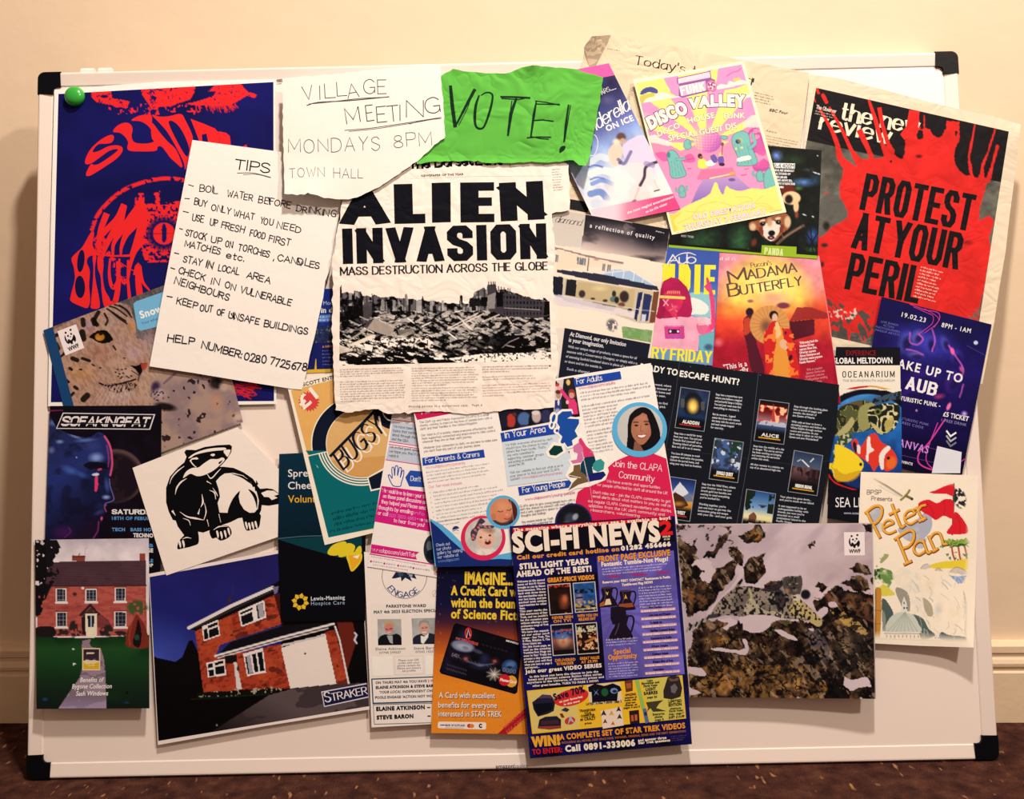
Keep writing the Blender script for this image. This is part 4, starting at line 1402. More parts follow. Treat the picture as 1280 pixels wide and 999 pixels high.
cactus([(310,440),(320,400),(345,400),(360,430),(365,485),(320,490)],[([(318,450),(292,440),(290,420)],12),([(355,440),(375,430),(372,405)],12)])
cactus([(350,60),(370,30),(400,35),(410,90),(380,110),(355,95)],[([(400,60),(420,40)],8)]); cactus([(640,0),(690,0),(700,20),(670,30)],[])
# mirror ball balloon
m=p.m_ell(545,40,110,96,soft=.03)
p.grad((450,0),(620,130),[(0,(250,190,190)),(.5,(240,140,190)),(1,(170,90,170))],m)
p.mix(m*(p.X < 500),(250,220,150),.4)
for k in range(-4,5):
    p.mix(m*p.m_line([(545+26*k,-60),(545+20*k,140)],3),(150,80,140),.6); p.mix(m*p.m_line([(420,40+22*k),(545,52+22*k),(670,40+22*k)],3,True),(150,80,140),.6)
# two people on the road sign
p.ell(480,160,20,22,(60,40,50),0,1,.2); p.ell(490,172,14,14,(150,96,70)); p.poly([(465,200),(490,185),(520,190),(545,225),(530,255),(470,255)],(248,230,90),1,True)
p.poly([(520,215),(560,195),(610,200),(590,235),(540,240)],(250,240,220),1,True); p.poly([(560,165),(600,150),(620,200),(590,215)],(110,90,160),1,True)
p.ell(645,150,18,24,(236,206,120),0,1,.3); p.poly([(625,170),(665,165),(670,215),(630,220)],(110,90,170),1,True); p.ell(655,228,26,14,(60,36,60)); p.line([(660,80),(655,150)],7,(130,60,80)); p.ell(660,66,14,16,(140,70,90))
# slab road
p.poly([(490,270),(740,250),(770,320),(640,350),(450,350)],(236,120,160)); p.poly([(540,345),(760,290),(762,312),(570,352)],(226,120,110)); p.line([(560,340),(745,300)],10,(250,220,170)); p.poly([(715,292),(752,285),(758,305),(725,312)],(240,180,60))
p.grad((640,330),(640,540),[(0,(190,150,200)),(1,(140,110,180))],p.m_poly([(500,350),(770,320),(880,420),(640,470),(560,480),(410,540),(450,440)]))
p.ell(735,350,34,16,(110,80,140),0,.9,.4)
# sand foreground
p.poly([(340,575),(420,535),(500,500),(560,460),(585,400),(610,370),(640,440),(665,470),(690,400),(720,420),(800,440),(900,420),(1000,425),(1080,400),(1200,380),(1300,700),(200,860),(210,650),(280,620)],(250,228,120),1,True)
for a in ([(300,700),(420,640),(480,560),(620,520)],[(640,530),(760,560),(830,530),(900,520),(860,490),(760,490)],[(880,600),(960,560),(1060,580),(1000,540),(920,540),(980,480)],[(360,600),(460,610),(520,600)],[(980,590),(1060,590),(1130,600)]):
    p.line(a,4,(230,180,90),.8,True)
p.poly([(215,650),(290,625),(340,610),(270,680),(300,740),(250,780)],(232,200,70),.7,True)
p.done()
OUT=(120,60,120); LT=(252,236,214)
t.z(785,70,6.4)
t.poly('festival_logo',[(390,175),(660,118),(668,180),(695,190),(710,260),(690,285),(640,285),(430,335),(405,320),(408,230),(392,220)],PUR)
t.poly('festival_logo',[(400,180),(654,126),(660,172),(402,222)],(238,190,206))
t.poly('festival_logo',[(418,240),(620,198),(625,275),(430,322)],(240,170,200))
t.text('festival_logo','BOURNEMOUTH',412,212,650,160,26,(252,220,222),.04)
t.heavy('festival_logo','FUNK',425,318,620,278,76,LT,.24,.2,.08)
t.poly('festival_logo',ring(668,240,42,46,20),(214,120,160))
for k in range(14):
    a=k*2.4; r=8*math.sqrt(k)
    t.poly('festival_logo',ring(668+r*math.cos(a),238+r*math.sin(a),6,6,8),LT if k % 2 else (90,60,110),bump=False)
t.k += 1
def bubble(fn,s_,H,b):
    t.text('title',s_,0,0,1,1,H,OUT,b+.07,fn=fn); t.text('title',s_,0,0,1,1,H,LT,b,fn=fn)
def arc(x0,y0,x1,y1,bow,H,f0=1.0,f1=1.0):
    a=np.array([x0,y0]); b_=np.array([x1,y1]); L=np.hypot(*(b_-a)); d=(b_-a)/L; up=np.array([d[1],-d[0]])
    def fn(u,v):
        hh=H*(f0+(f1-f0)*u)
        P=a+np.multiply.outer(u,b_-a)+np.multiply.outer(bow*4*u*(1-u)+v*hh,up)
        return t.px(P)
    return fn
bubble(arc(185,585,478,455,10,92,1.0,1.0),'DISCO',92,.10)
bubble(arc(495,420,930,410,18,84,.85,1.1),'VALLEY',84,.10)
def band(s_,*a):
    t.text('line_up',s_,*a,(150,120,90),.09); t.text('line_up',s_,*a,(252,240,196),.045)
band('DISCO',245,645,418,570,42); band('HOUSE',482,540,695,492,42); band('FUNK',770,500,935,495,40)
band('SPECIAL GUEST DJS',330,680,872,575,44)
t.z(800,170,6.4)
for a in ((430,672,920,575,'OLD FIRESTATION'),(355,752,1010,622,'THURSDAY 2 FEBRUARY')):
    t.text('venue_lines',a[4],a[0],a[1],a[2],a[3],42,(214,170,130),.09); t.text('venue_lines',a[4],a[0],a[1],a[2],a[3],42,(252,222,226),.045)
t.greek('small_print',1040,612,1140,590,1,8,(190,160,120),6); t.greek('small_print',290,775,400,760,1,8,(190,160,120),6)
t.close()

# ================================================================== skating show leaflet
t=Sheet('ice_show_leaflet',[(657,99),(761,79),(850.6,261),(746,282.5)],
          'tilted blue ice show leaflet with a pink band, beside the green sheet','leaflet',paper=(120,120,170),mat='gloss')
p=Pic(t,'artwork',[(657,99),(761,79),(850.6,261),(746,282.5)],.9,(120,130,190))
p.z(715,70,4.757)
u=(np.array([89.6,182.])/np.hypot(89.6,182))*4.757
o_=np.array([220.,42.])
p.grad(o_,o_+u*203,[(0,(48,44,84)),(.16,(44,42,84)),(.32,(90,96,156)),(.44,(150,170,220)),(.6,(206,212,236)),(.85,(250,226,216)),(1,(250,226,220))])
p.mott(60,.18,5,rot=60,ax=2)
p.ell(230,160,40,60,(32,28,60),20,.7,.9); p.ell(210,260,60,40,(120,110,150),0,.5,.9); p.ell(170,330,40,60,(60,70,140),0,.5,.9)
for a,w,c in (([(105,640),(160,600),(210,610)],40,(226,230,246)),([(110,700),(170,680),(230,690)],44,(240,240,250)),([(120,760),(180,740),(240,760)],26,(110,140,206)),([(110,820),(170,810),(210,850)],40,(90,120,190)),([(130,880),(190,880),(250,900)],50,(206,216,240)),
                ([(100,660),(140,650),(180,660)],12,(90,100,170)),([(110,735),(150,722),(190,730)],12,(110,120,190))):
    p.line(a,w,c,.75,True)
p.ell(290,760,90,180,(254,240,230),20,.95,.8); p.ell(250,880,90,70,(252,238,230),0,.9,.8)
# skaters: dark haired man leaning over a partner in white
p.poly([(300,540),(340,500),(420,470),(480,520),(500,620),(440,660),(360,640),(310,600)],(226,206,226),.9,True)
p.poly([(330,640),(420,640),(480,680),(450,760),(380,860),(350,870),(340,800),(380,740),(340,700)],(244,220,216),.9,True)
p.poly([(215,580),(240,530),(280,520),(300,560),(280,640),(240,650)],(246,206,176),.9,True)
p.ell(292,484,34,34,(96,66,60),-15,.95,.35); p.ell(302,506,22,22,(214,166,140),0,.9,.4)
p.ell(265,510,30,24,(250,226,180),0,.9,.6)
p.line([(275,615),(310,640),(340,590),(350,570)],20,(110,100,150),.8,True); p.ell(285,635,14,14,(90,80,120),0,.8,.5)
p.line([(505,630),(440,660),(430,720),(405,770)],18,(60,44,66),.95,True); p.line([(440,640),(480,650)],30,(160,140,180),.7)
p.line([(400,780),(370,860)],14,(220,190,180),.8); p.ell(370,862,20,9,(120,96,104),-20,.9,.5); p.line([(490,740),(510,790)],14,(236,206,190),.8); p.line([(490,805),(520,795)],8,(60,50,60),.9)
def along(d0,d1):
    a0=o_+u*d0; a1=o_+u*d1
    w=np.array([-104,20.])*4.757
    return [tuple(a0),tuple(a1),tuple(a1+w),tuple(a0+w)]
m=p.m_poly(along(-2,17)); p.mix(m,(236,90,160))
m=p.m_poly(along(182,206)); fade=np.clip((p.X-250)/260,0,1)
p.mix(m*(.35+.65*fade),(226,74,130)); p.mix(m*np.clip((330-p.X)/80,0,1),(250,214,220),.8)
p.done()
t.z(715,70,4.757)
WT=(250,238,240)
t.line('swash',[(100,590),(130,590),(150,550),(152,500),(135,470),(110,480)],4,(240,226,240),smooth=True)
t.pen('show_title','Cinderella',62,488,346,318,80,WT,w=.105,thin=.05,slant=.25,space=.12)
t.text('show_title','ON ICE',210,448,368,382,33,WT,.05)
t.pen('small_text','SUPERSTARS',60,290,228,206,26,WT,w=.12,thin=.05)
t.line('dash_rule',[(232,204),(262,194)],3,WT)
t.text('small_text','the most magical entertainment',330,940,605,842,15,WT,.03,slant=.15)
t.text('small_text','on ice this winter',440,935,568,884,15,WT,.03,slant=.15)
t.close()

# ================================================================== conservatory brochure
t=Sheet('conservatory_brochure',[(691.5,260.5),(837.2,286.5),(829,350),(806,502),(666,480),(676,380)],
          'conservatory brochure with a cloudy sky banner and a house with open glass doors','brochure',paper=(232,214,198),mat='gloss')
p=Pic(t,'photograph',[(691.5,260.5),(837.2,286.5),(817,432),(676,408)],.9,(236,214,192))
p.z(685,180,5.876)
p.grad((100,480),(90,760),[(0,(206,190,176)),(1,(214,200,186))],p.m_poly([(20,470),(278,518),(240,760),(20,745)]))
cl=p.m_poly([(278,518),(900,625),(855,885),(240,775)])
p.grad((600,560),(520,850),[(0,(24,22,30)),(.35,(40,36,44)),(.6,(130,112,112)),(.85,(200,176,166)),(1,(226,204,188))],cl)
p.mix(cl*(p.fbm(160,3,4,2,12) > .5)*(p.Y < 700),(110,96,100),.6); p.mix(cl*np.clip((p.fbm(120,5,4,2.4,10)-.45)*5,0,1)*np.clip((p.Y-560)/120,0,1),(176,154,150),.8)
p.mix(cl*np.clip((p.fbm(130,15,4,2.4,10)-.5)*6,0,1),(30,27,34),.8); p.mix(cl*np.clip((p.X-620)/200,0,1)*np.clip((800-p.Y)/90,0,1),(24,22,30),.85)
p.mix(p.m_poly([(240,775),(600,825),(860,880),(845,1010),(20,1010),(40,740)]),(242,222,200))
p.poly([(40,752),(300,820),(560,868),(540,890),(290,840),(45,775)],(150,124,128)); p.poly([(60,775),(90,775),(285,830),(560,885),(430,905),(260,905),(60,925)],(238,214,186))
for x0,y0,w_ in ((55,810,26),(215,830,32),(250,836,30),(400,878,24),(436,885,26)):
    p.poly([(x0,y0),(x0+w_,y0+5),(x0+w_-6,y0+60),(x0-4,y0+54)],(120,118,124)); p.line([(x0+w_/2,y0+3),(x0+w_/2-4,y0+56)],4,(226,206,186))
p.line([(300,840),(290,930)],7,(60,50,60)); p.ell(355,850,28,10,(190,100,80),0,.6,.6)
# glazed roof, gutter, open room
p.z(685,330,5.876)
p.poly([(390,70),(480,40),(600,45),(650,70),(790,160),(700,150),(520,110)],(170,190,214)); 
for a in ([(480,45),(470,95)],[(560,45),(550,110)],[(635,62),(625,125)],[(700,110),(690,140)],[(400,68),(600,46),(790,160)]):p.line(a,6,(240,230,222))
p.poly([(66,40),(400,75),(800,165),(818,200),(560,160),(380,135),(64,62)],(44,44,62))
p.poly([(40,95),(130,105),(640,180),(780,200),(750,440),(640,430),(400,330),(60,300)],(206,186,150))
p.poly([(36,90),(110,96),(110,250),(36,230)],(26,28,40)); p.poly([(135,110),(210,120),(205,240),(125,230)],(30,28,36))
p.poly([(220,130),(640,190),(620,340),(400,320),(200,250)],(196,172,128)); p.ell(380,180,80,30,(236,214,160),0,.7,.9); p.ell(560,200,40,30,(230,206,160),0,.6,.9)
for cx,cy,rx,ry,c in ((250,220,28,32,(50,40,40)),(485,220,18,28,(40,36,40)),(480,260,30,26,(90,110,110)),(560,240,40,50,(44,32,34)),(505,265,20,30,(30,28,34)),(420,270,22,12,(70,40,40)),(540,300,30,20,(110,60,50)),(600,340,20,16,(30,30,36)),(330,255,20,10,(60,50,50))):
    p.ell(cx,cy,rx,ry,c,0,.95,.3)
p.poly([(110,240),(400,290),(500,310),(480,350),(380,330),(110,270)],(120,110,110),.8); p.poly([(360,290),(430,300),(420,330),(350,320)],(96,90,92),.8)
p.poly([(40,225),(120,230),(400,300),(640,350),(630,400),(400,345),(60,300)],(236,220,226),.75)
p.poly([(660,210),(700,205),(650,420),(630,400)],(30,40,80)); p.poly([(705,215),(765,230),(735,420),(680,420)],(40,50,90)); p.poly([(690,370),(720,370),(715,420),(680,425)],(206,206,220))
p.poly([(775,200),(818,205),(785,430),(745,436)],(120,70,44))
for a in ([(122,95),(100,270)],[(700,205),(660,430)],[(768,225),(735,425)],[(660,210),(630,400)],[(100,230),(640,330),(780,350)],[(70,300),(400,350),(660,430)]):p.line(a,5,(214,206,214),.9)
p.poly([(40,300),(400,350),(660,435),(780,440),(770,490),(540,455),(560,540),(110,470),(40,470)],(246,226,204))
p.poly([(540,458),(770,490),(755,580),(550,540)],(120,156,92)); p.mix(p.m_poly([(540,458),(770,490),(755,580),(550,540)]) & (p.fbm(30,4,3) > .5),(150,176,120),.6)
p.mix(p.m_ell(470,450,48,56,-20,.4)*(p.fbm(16,4,2) > .4),(90,86,96),.9)
p.done()
t.z(685,180,5.876)
t.pen('maker_name','diamond',50,572,240,600,46,(90,82,80),w=.1,thin=.03,slant=.3,space=.06)
t.text('slogan','a reflection of quality',306,612,780,702,30,(240,228,224),.015,space=.22)
t.greek('small_text',792,644,868,662,1,8,(230,226,224),10,ragged=0)
t.z(685,330,5.876)
t.poly('text_panel',[(122,470),(440,528),(752,588),(735,680),(700,1000),(60,1000),(75,840)],(22,27,42))
t.text('panel_heading','At Diamond, our only limitation',160,528,570,606,30,(238,230,226),.02)
t.text('panel_heading','is your imagination.',152,570,408,616,30,(238,230,226),.02)
for i,(a,b,s_) in enumerate(((146,650,'With our unique range of products, create a space for all'),(138,668,'seasons with a Conservatory Orangery, or simply add a set'),(130,640,'of stunning Sunfold Insulated doors in place of a window'),(122,395,'or doors and let the outside in.'))):
    t.text('panel_text',s_,a,614+36*i,b,614+36*i+(b-a)*.172,18,(200,196,200),.02)
t.text('panel_text','Such a change!',138,778,300,806,18,(200,196,200),.02)
t.close()

# ================================================================== club night flyer
t=Sheet('club_flyer',[(834.3,309),(899.6,314.5),(895,400),(890.3,457),(813.5,448.6),(824,380)],
          'yellow, blue and pink club night flyer with a woman in a cassette shirt','flyer',paper=(60,84,160),mat='gloss')
p=Pic(t,'artwork',[(834.3,309),(899.6,314.5),(890.3,457),(813.5,448.6)],.7,(66,92,170))
p.z(810,290,5.55)
p.grad((300,100),(280,500),[(0,(60,84,160)),(.6,(64,96,176)),(1,(110,150,190))])
p.poly([(280,430),(430,440),(440,590),(280,560)],(150,206,206),.9,True); p.poly([(290,460),(360,470),(420,520),(400,570),(330,570),(260,580),(270,520)],(240,236,224),.95,True)
p.poly([(360,710),(460,700),(455,830),(365,820)],(110,180,190),.95,True); p.ell(420,800,40,30,(60,70,110),0,.8,.6)
p.done()
t.z(810,290,5.55)
YB=(244,226,60)
t.heavy('title','NDIE',98,425,465,435,205,YB,.2,.15,.13)
t.pen('club_name','Aub',135,222,330,215,62,(230,220,214),w=.15,thin=.09,space=.02)
t.line('club_name',[(145,222),(210,160),(280,145),(330,160)],[3,6,8,5],(230,220,214),smooth=True)
t.z()
p=Pic(t,'woman_picture',[(826,340),(899,346),(890.3,457),(813.5,448.6)],.6)
Z=p
p.z(810,290,5.55)
sil=[(90,380),(105,340),(160,312),(215,325),(270,380),(295,440),(310,540),(300,580),(330,590),(400,590),(432,600),(430,500),(420,420),(385,380),(405,360),(400,305),(420,320),(440,370),(465,480),(470,640),(455,690),(400,710),(355,720),(350,830),(20,810),(35,720),(45,580),(60,570),(75,500)]
mask=p.m_poly(sil)
p.mix(np.ones_like(p.X),(244,170,190))
p.poly([(385,380),(405,300),(440,330),(480,480),(480,660),(430,690),(400,700),(440,600),(430,480)],(226,70,120))
p.poly([(340,640),(400,640),(440,690),(400,720),(350,700)],(230,90,140),.8,True); p.mix(p.m_poly([(340,590),(430,590),(440,640),(350,650)]),(250,190,196),.9)
p.poly([(75,500),(90,380),(105,340),(160,310),(215,325),(270,380),(297,440),(312,540),(290,590),(230,590),(205,590),(120,600),(55,590)],(176,30,80),1,True)
p.mix(p.m_poly([(60,580),(90,380),(120,480),(110,590)],True),(146,20,64),.6)
p.poly([(108,470),(110,430),(150,405),(210,410),(240,460),(235,510),(205,560),(180,590),(150,560),(115,520)],(210,44,90),1,True)
for k in range(7):p.line([(140+13*k,412),(134+14*k,426)],6,(246,190,120),.9)
p.line([(88,450),(250,458)],19,(248,200,90)); p.line([(90,447),(250,455)],5,(252,226,150))
for a in ([(105,470),(140,510)],[(140,468),(108,512)]):p.line(a,7,(240,180,190))
p.line([(150,545),(175,535),(200,550)],10,(236,110,130),.9,True); p.ell(185,520,28,14,(236,130,150),0,.6,.7); p.line([(180,540),(200,600)],14,(206,60,90),.9); p.line([(165,500),(170,520)],5,(240,160,170),.8)
p.poly([(112,650),(250,650),(255,742),(118,742)],(214,66,140)); p.poly([(140,675),(218,675),(218,706),(142,706)],(60,30,60)); p.ell(155,690,8,9,(244,226,230)); p.ell(208,690,8,9,(244,226,230)); p.poly([(130,720),(240,720),(244,738),(126,738)],(180,80,170)); p.line([(115,655),(250,655)],4,(244,140,180))
p.mott(60,.10,3)
keep=mask
h_,w_=p.X.shape
# only the figure is printed over the letters
idx=np.arange(h_*w_).reshape(h_,w_)
kk=keep[:-1,:-1] & keep[1:,1:] & keep[:-1,1:] & keep[1:,:-1]
a,b,c,d=[q[kk] for q in (idx[:-1,:-1],idx[:-1,1:],idx[1:,1:],idx[1:,:-1])]
t.add('woman_picture',np.stack([p.PX.ravel(),p.PY.ravel()],1),np.concatenate([np.stack([a,b,c],1),np.stack([a,c,d],1)]),np.clip(p.C,0,255).reshape(-1,3)); t.k += 2
t.z(810,290,5.55)
t.heavy('day_line','RY FRIDAY',22,880,440,912,84,YB,.19,.15,.07,word=.25)
t.close()

# ================================================================== escape game leaflet
t=Sheet('escape_game_leaflet',[(798,446),(849,451.8),(910,461.6),(948,466.4),(1049,481),(1046,530),(1038,568),(1016,700),(900,686),(765,667)],
          'wide black escape game leaflet with folds and six small pictures','leaflet',paper=(19,23,32),mat='gloss')
t.z(800,450,4.754)
t.line('fold_lines',[(235,10),(212,200),(150,540),(110,900)],2,(70,76,88)); t.line('fold_lines',[(704,78),(655,520),(575,975)],2.5,(80,86,96)); t.line('fold_lines',[(30,515),(420,560),(900,620),(1130,600)],2,(50,55,66))
for x,y in ((715,90),(810,95),(930,105),(300,40),(560,62)):t.poly('fold_lines',ring(x,y,4,3,8),(90,96,106))
t.text('heading','READY TO',0,56,220,93,35,(244,238,232),.045); t.text('heading','ESCAPE HUNT?',236,98,586,149,35,(244,238,232),.045)
TX=(206,206,212)
t.z(800,450,4.754)
def para(rows,x,y,w,k=1.0,lead=21,dy=.12):
    for i,r in enumerate(rows):
        if r:
            ww=w*min(1.0,len(r)/max(len(q) for q in rows))
            t.text('body_text#%d' % (x*7+y),r,x-3*i,y+lead*i,x-3*i+ww,y+lead*i+ww*dy,12,TX,.035)
para(['around, where','be accused of','back home and','been seen.','','room to find','(easy) pick'],80,150,105)
para(['Step into a mysterious cave','where you believe a magical','and powerful lamp is hidden.','You and your team must find','everything to retrieve it.','','But be warned... Legend','states that those who remove','the lamp risk the cave\'s wrath','and must remain trapped','for eternity.'],450,210,175,lead=19.5)
para(['Step into a world far away','from your own. You and your','friends find yourself on a','floating island of paradise.','But not all is as it seems.','','You have 60 minutes to work','together and solve the puzzles.','Unlock the portal home, and','wing your way back to freedom.'],203,440,195,lead=19.8)
para(['Step into the Wild West, where','your frontier town has just','struck gold but bandits are','coming to steal everything','you\'ve worked for.','','Working together, you\'ve','just one hour to get into the','locomotive going and escape','with your life - and your gold.'],368,742,205,lead=19.8)
t.z(910,460,4.994)
para(['Step through the looking glass','into a world of magic and','wonder, the domain of','the Queen of Hearts.','','With only an hour to brew a','shrinking potion and follow the','White Rabbit through curious','rooms and puzzles, do you','have what it takes to rid the','Queen and save Wonderland?'],412,245,215,lead=19)
para(['Step into the middle of a city','in danger. The secret service','has been working on bringing','and removing the terrorists','within this week.','','All that remains is a mission on','top of an abandoned high-rise.'],158,492,205,lead=19)
para(['Your plane has gone down...','and you\'re stuck on an island.','','It was supposed to be an','unforgettable holiday with','friends, but now you\'re','stranded on a small','uninhabited island in the','Pacific Ocean.'],325,808,215,lead=19)
def card(z,q,title,paint,bar):
    t.z(*z)
    t.poly('picture_card',[(q[0][0]-4,q[0][1]-4),(q[1][0]+4,q[1][1]-3),(q[2][0]+3,q[2][1]+4),(q[3][0]-4,q[3][1]+3)],(150,152,160))
    p=Pic(t,'picture_card',q,.7,(14,18,34)); p.z(*z)
    q=np.array(q,float)
    P=lambda u,v:tuple((q[0]*(1-u)+q[1]*u)*(1-v)+(q[3]*(1-u)+q[2]*u)*v)
    paint(p,P)
    v=p.V
    p.mix(np.clip((v-.68)/.1,0,1),(12,13,20))
    p.mix((v > .90) & (v < .92) & (p.U > .12) & (p.U < .88),bar)
    p.done()
    a,b=P(.22,.87),P(.80,.87)
    t.text('picture_card',title,a[0],a[1],b[0],b[1],19,(240,236,230),.06)
z1,z2=(800,450,4.754),(910,460,4.994)
def f1(p,P):
    p.mix(np.ones_like(p.X),(30,44,70)); p.mott(60,.5,3); x,y=P(.5,.42)
    p.ell(x,y-10,60,76,(20,24,34),0,1,.1); p.ell(x,y,46,60,(90,80,70),0,.9,.3); p.ell(x,y,36,50,(240,190,70),0,1,.5); p.ell(x,y+4,20,26,(254,230,130),0,1,.6)
    for s_ in (.14,.84):
        x,y=P(s_,.4); p.poly([(x-12,y-30),(x+12,y-30),(x+10,y+20),(x-10,y+20)],(90,92,84),.8)
    p.mix(np.clip((p.V-.58)/.1,0,1),(20,50,96),.8)
def f2(p,P):
    p.mix(np.ones_like(p.X),(70,96,150)); n=p.fbm(50,5,3); p.mix(n > .5,(206,214,226)); p.mix((p.fbm(26,9,2) > .5) & (p.V < .45),(30,60,40)); p.mix((p.fbm(30,19,2) > .6),(50,60,80)); x,y=P(.55,.5); p.ell(x,y,30,26,(40,50,60),0,.8,.5)
def f3(p,P):
    p.grad(P(.5,0),P(.5,1),[(0,(26,40,90)),(.3,(60,90,160)),(.5,(206,160,110)),(.62,(216,150,50)),(1,(60,20,10))])
    x,y=P(.5,.24); p.poly([(x-70,y+60),(x-30,y),(x,y-36),(x+40,y+10),(x+70,y+60)],(220,222,230)); p.poly([(x-90,y+80),(x-40,y+36),(x,y+60),(x+50,y+30),(x+90,y+80)],(110,120,150))
    x,y=P(.5,.5); p.poly([(x-60,y+50),(x-60,y-10),(x-20,y-40),(x+30,y-10),(x+60,y+40),(x+20,y+56)],(70,40,26)); p.ell(x,y+30,50,20,(232,160,60),0,.7,.8)
def f4(p,P):
    p.grad(P(.5,0),P(.5,.8),[(0,(20,10,16)),(.35,(110,24,22)),(.6,(150,120,130)),(.75,(60,80,120)),(1,(12,14,24))])
    n=p.fbm(24,3,2); p.mix((n > .52) & (p.V > .12) & (p.V < .5),(214,60,40)); p.mix((n > .62) & (p.V > .12) & (p.V < .5),(250,190,150)); x,y=P(.5,.2); p.poly([(x-14,y+80),(x,y-50),(x+14,y+80)],(190,60,50)); p.mix((np.abs(p.V-.54) < .05) & (p.fbm(20,8,2) > .4),(206,206,220),.8)
def f5(p,P):
    p.grad(P(.5,0),P(.5,1),[(0,(40,56,84)),(.3,(70,84,110)),(.45,(110,80,84)),(.7,(50,30,34)),(1,(14,14,20))])
    x,y=P(.45,.26); p.line([(x-20,y-20),(x+20,y+20)],8,(236,230,226)); p.line([(x+30,y-10),(x+50,y-30)],7,(230,226,220)); p.line([(x-50,y-14),(x-30,y-24)],6,(200,200,206))
    p.mix((p.fbm(30,4,2) > .5) & (p.V > .38),(36,24,30)); p.mix((p.V > .36) & (p.V < .6) & (np.sin(p.U*30) > .2),(90,50,44),.6)
def f6(p,P):
    p.grad(P(.5,0),P(.5,1),[(0,(40,80,140)),(.4,(120,160,200)),(.6,(240,226,170)),(1,(210,180,110))])
    p.mix((p.fbm(30,4,2) > .45) & ((p.U < .3) | (p.U > .8)) & (p.V < .5),(24,36,26)); x,y=P(.3,.6); p.poly([(x-40,y+90),(x-20,y),(x+10,y-20),(x+30,y+10),(x,y+90)],(110,60,40),.9)
    x,y=P(.62,.34); p.line([(x-24,y-6),(x+24,y)],6,(50,50,66)); p.ell(x,y+4,16,8,(50,50,66)); x,y=P(.6,.8); p.ell(x,y,10,26,(60,44,40)); p.ell(x+30,y,9,24,(70,50,44))
card(z1,[(245,164),(413,189),(379,423),(210,400)],'ALADDIN',f1,(190,50,40))
card(z1,[(447,467),(613,491),(579,728),(412,705)],'JUNGLE QUEST',f2,(220,160,40))
card(z1,[(160,693),(331,717),(294,958),(130,934)],'WILD WEST',f3,(190,50,40))
card(z2,[(201,199),(380,223),(346,476),(164,452)],'ALICE',f4,(220,160,40))
card(z2,[(416,517),(590,549),(554,796),(375,770)],'MISSION SIGNAL',f5,(220,160,40))
card(z2,[(119,759),(296,788),(262,1040),(84,1012)],'ISLAND',f6,(220,160,40))
t.close()
PANDA=([(-.30,.62),(-.18,.72),(-.02,.74),(.12,.66),(.20,.50),(.16,.36),(.04,.28),(-.14,.30),(-.28,.42)],)
def panda_badge(t,part,q):
    """white badge with a black and white bear and three letters; q: TL, TR, BR, BL in the current frame"""
    q=np.array(q,float)
    P=lambda pts:[tuple((q[0]*(1-u)+q[1]*u)*(1-v)+(q[3]*(1-u)+q[2]*u)*v) for u,v in pts]
    t.poly(part,q,(246,228,222))
    K=(20,20,26)
    E_=lambda cx,cy,rx,ry,rot=0:list(ring(cx,cy,rx,ry,14,rot=rot))
    for pts in (E_(.37,.17,.055,.045),E_(.65,.13,.055,.045),
                [(.30,.22),(.24,.32),(.22,.44),(.26,.56),(.34,.64),(.38,.60),(.32,.50),(.30,.38)],
                [(.33,.50),(.38,.44),(.44,.46),(.48,.52),(.56,.50),(.64,.42),(.70,.34),(.76,.40),(.77,.50),(.74,.60),(.66,.66),(.62,.56),(.56,.60),(.54,.69),(.46,.68),(.42,.60),(.38,.64)],
                E_(.43,.32,.05,.042,-30),E_(.61,.29,.05,.042,30),E_(.53,.385,.035,.025)):
        t.poly(part,P(pts),K,smooth=False,bump=False)
    t.k += 1
    a,b=P([(.24,.90),(.78,.89)])
    c,d=P([(.24,.90),(.24,.75)])
    t.text(part,'WWF',a[0],a[1],b[0],b[1],math.hypot(c[0]-d[0],c[1]-d[1]),K,.07)

# ================================================================== snow leopard booklet
t=Sheet('wildlife_booklet',[(54,413),(255,338),(304,528),(104,601)],
          'wildlife booklet with a close leopard face and a blue spine edge','booklet',paper=(24,66,110),mat='gloss')
p=Pic(t,'photograph',[(66,408.5),(255,338),(304,528),(116,597)],.8,(188,160,140))
p.z(50,355,6.447)
big=p.fbm(260,4,3)
p.mix(np.clip((big-.4)*4,0,1),(206,178,154),.7)
p.poly([(500,190),(640,100),(1300,-160),(1500,400),(900,460),(780,440),(740,250),(700,170)],(98,98,98)); p.mix(p.m_ell(900,470,230,160,0,1),(178,158,158),.9)
p.poly([(90,380),(280,280),(440,230),(560,180),(480,160),(60,330)],(96,82,76),.5)
# head: forehead, brow, cheek, muzzle
p.poly([(300,260),(440,220),(570,160),(650,155),(720,190),(750,270),(770,330),(780,440),(850,540),(875,620),(830,720),(790,800),(800,870),(770,940),(700,990),(360,990),(200,780),(160,600),(300,520)],(190,158,136),1,True)
p.ell(560,300,120,130,(196,172,158),20,.8,.8); p.ell(680,210,60,60,(168,144,138),0,.9,.6); p.ell(740,340,30,50,(206,160,96),-10,.9,.5); p.ell(390,340,70,60,(176,152,166),0,.8,.8)
p.ell(480,560,130,90,(176,128,108),20,.8,.9); p.ell(680,500,120,100,(196,166,152),10,.9,.8); p.ell(770,560,90,80,(206,178,180),0,.9,.8); p.ell(330,720,170,110,(214,168,116),10,.9,.9); p.ell(300,860,120,90,(196,160,130),0,.7,.9)
p.ell(640,900,170,80,(206,184,170),-5,.95,.6); p.ell(700,730,110,70,(206,180,160),0,.9,.7); p.ell(660,640,120,60,(212,186,160),0,.7,.9)
DK=(26,20,20)
fur=p.fbm(14,6,3,2.2,60)
p.mix(np.clip((fur-.5)*2,0,.16),(90,70,62)); p.mix(np.clip((.5-fur)*2,0,.16),(230,206,186))
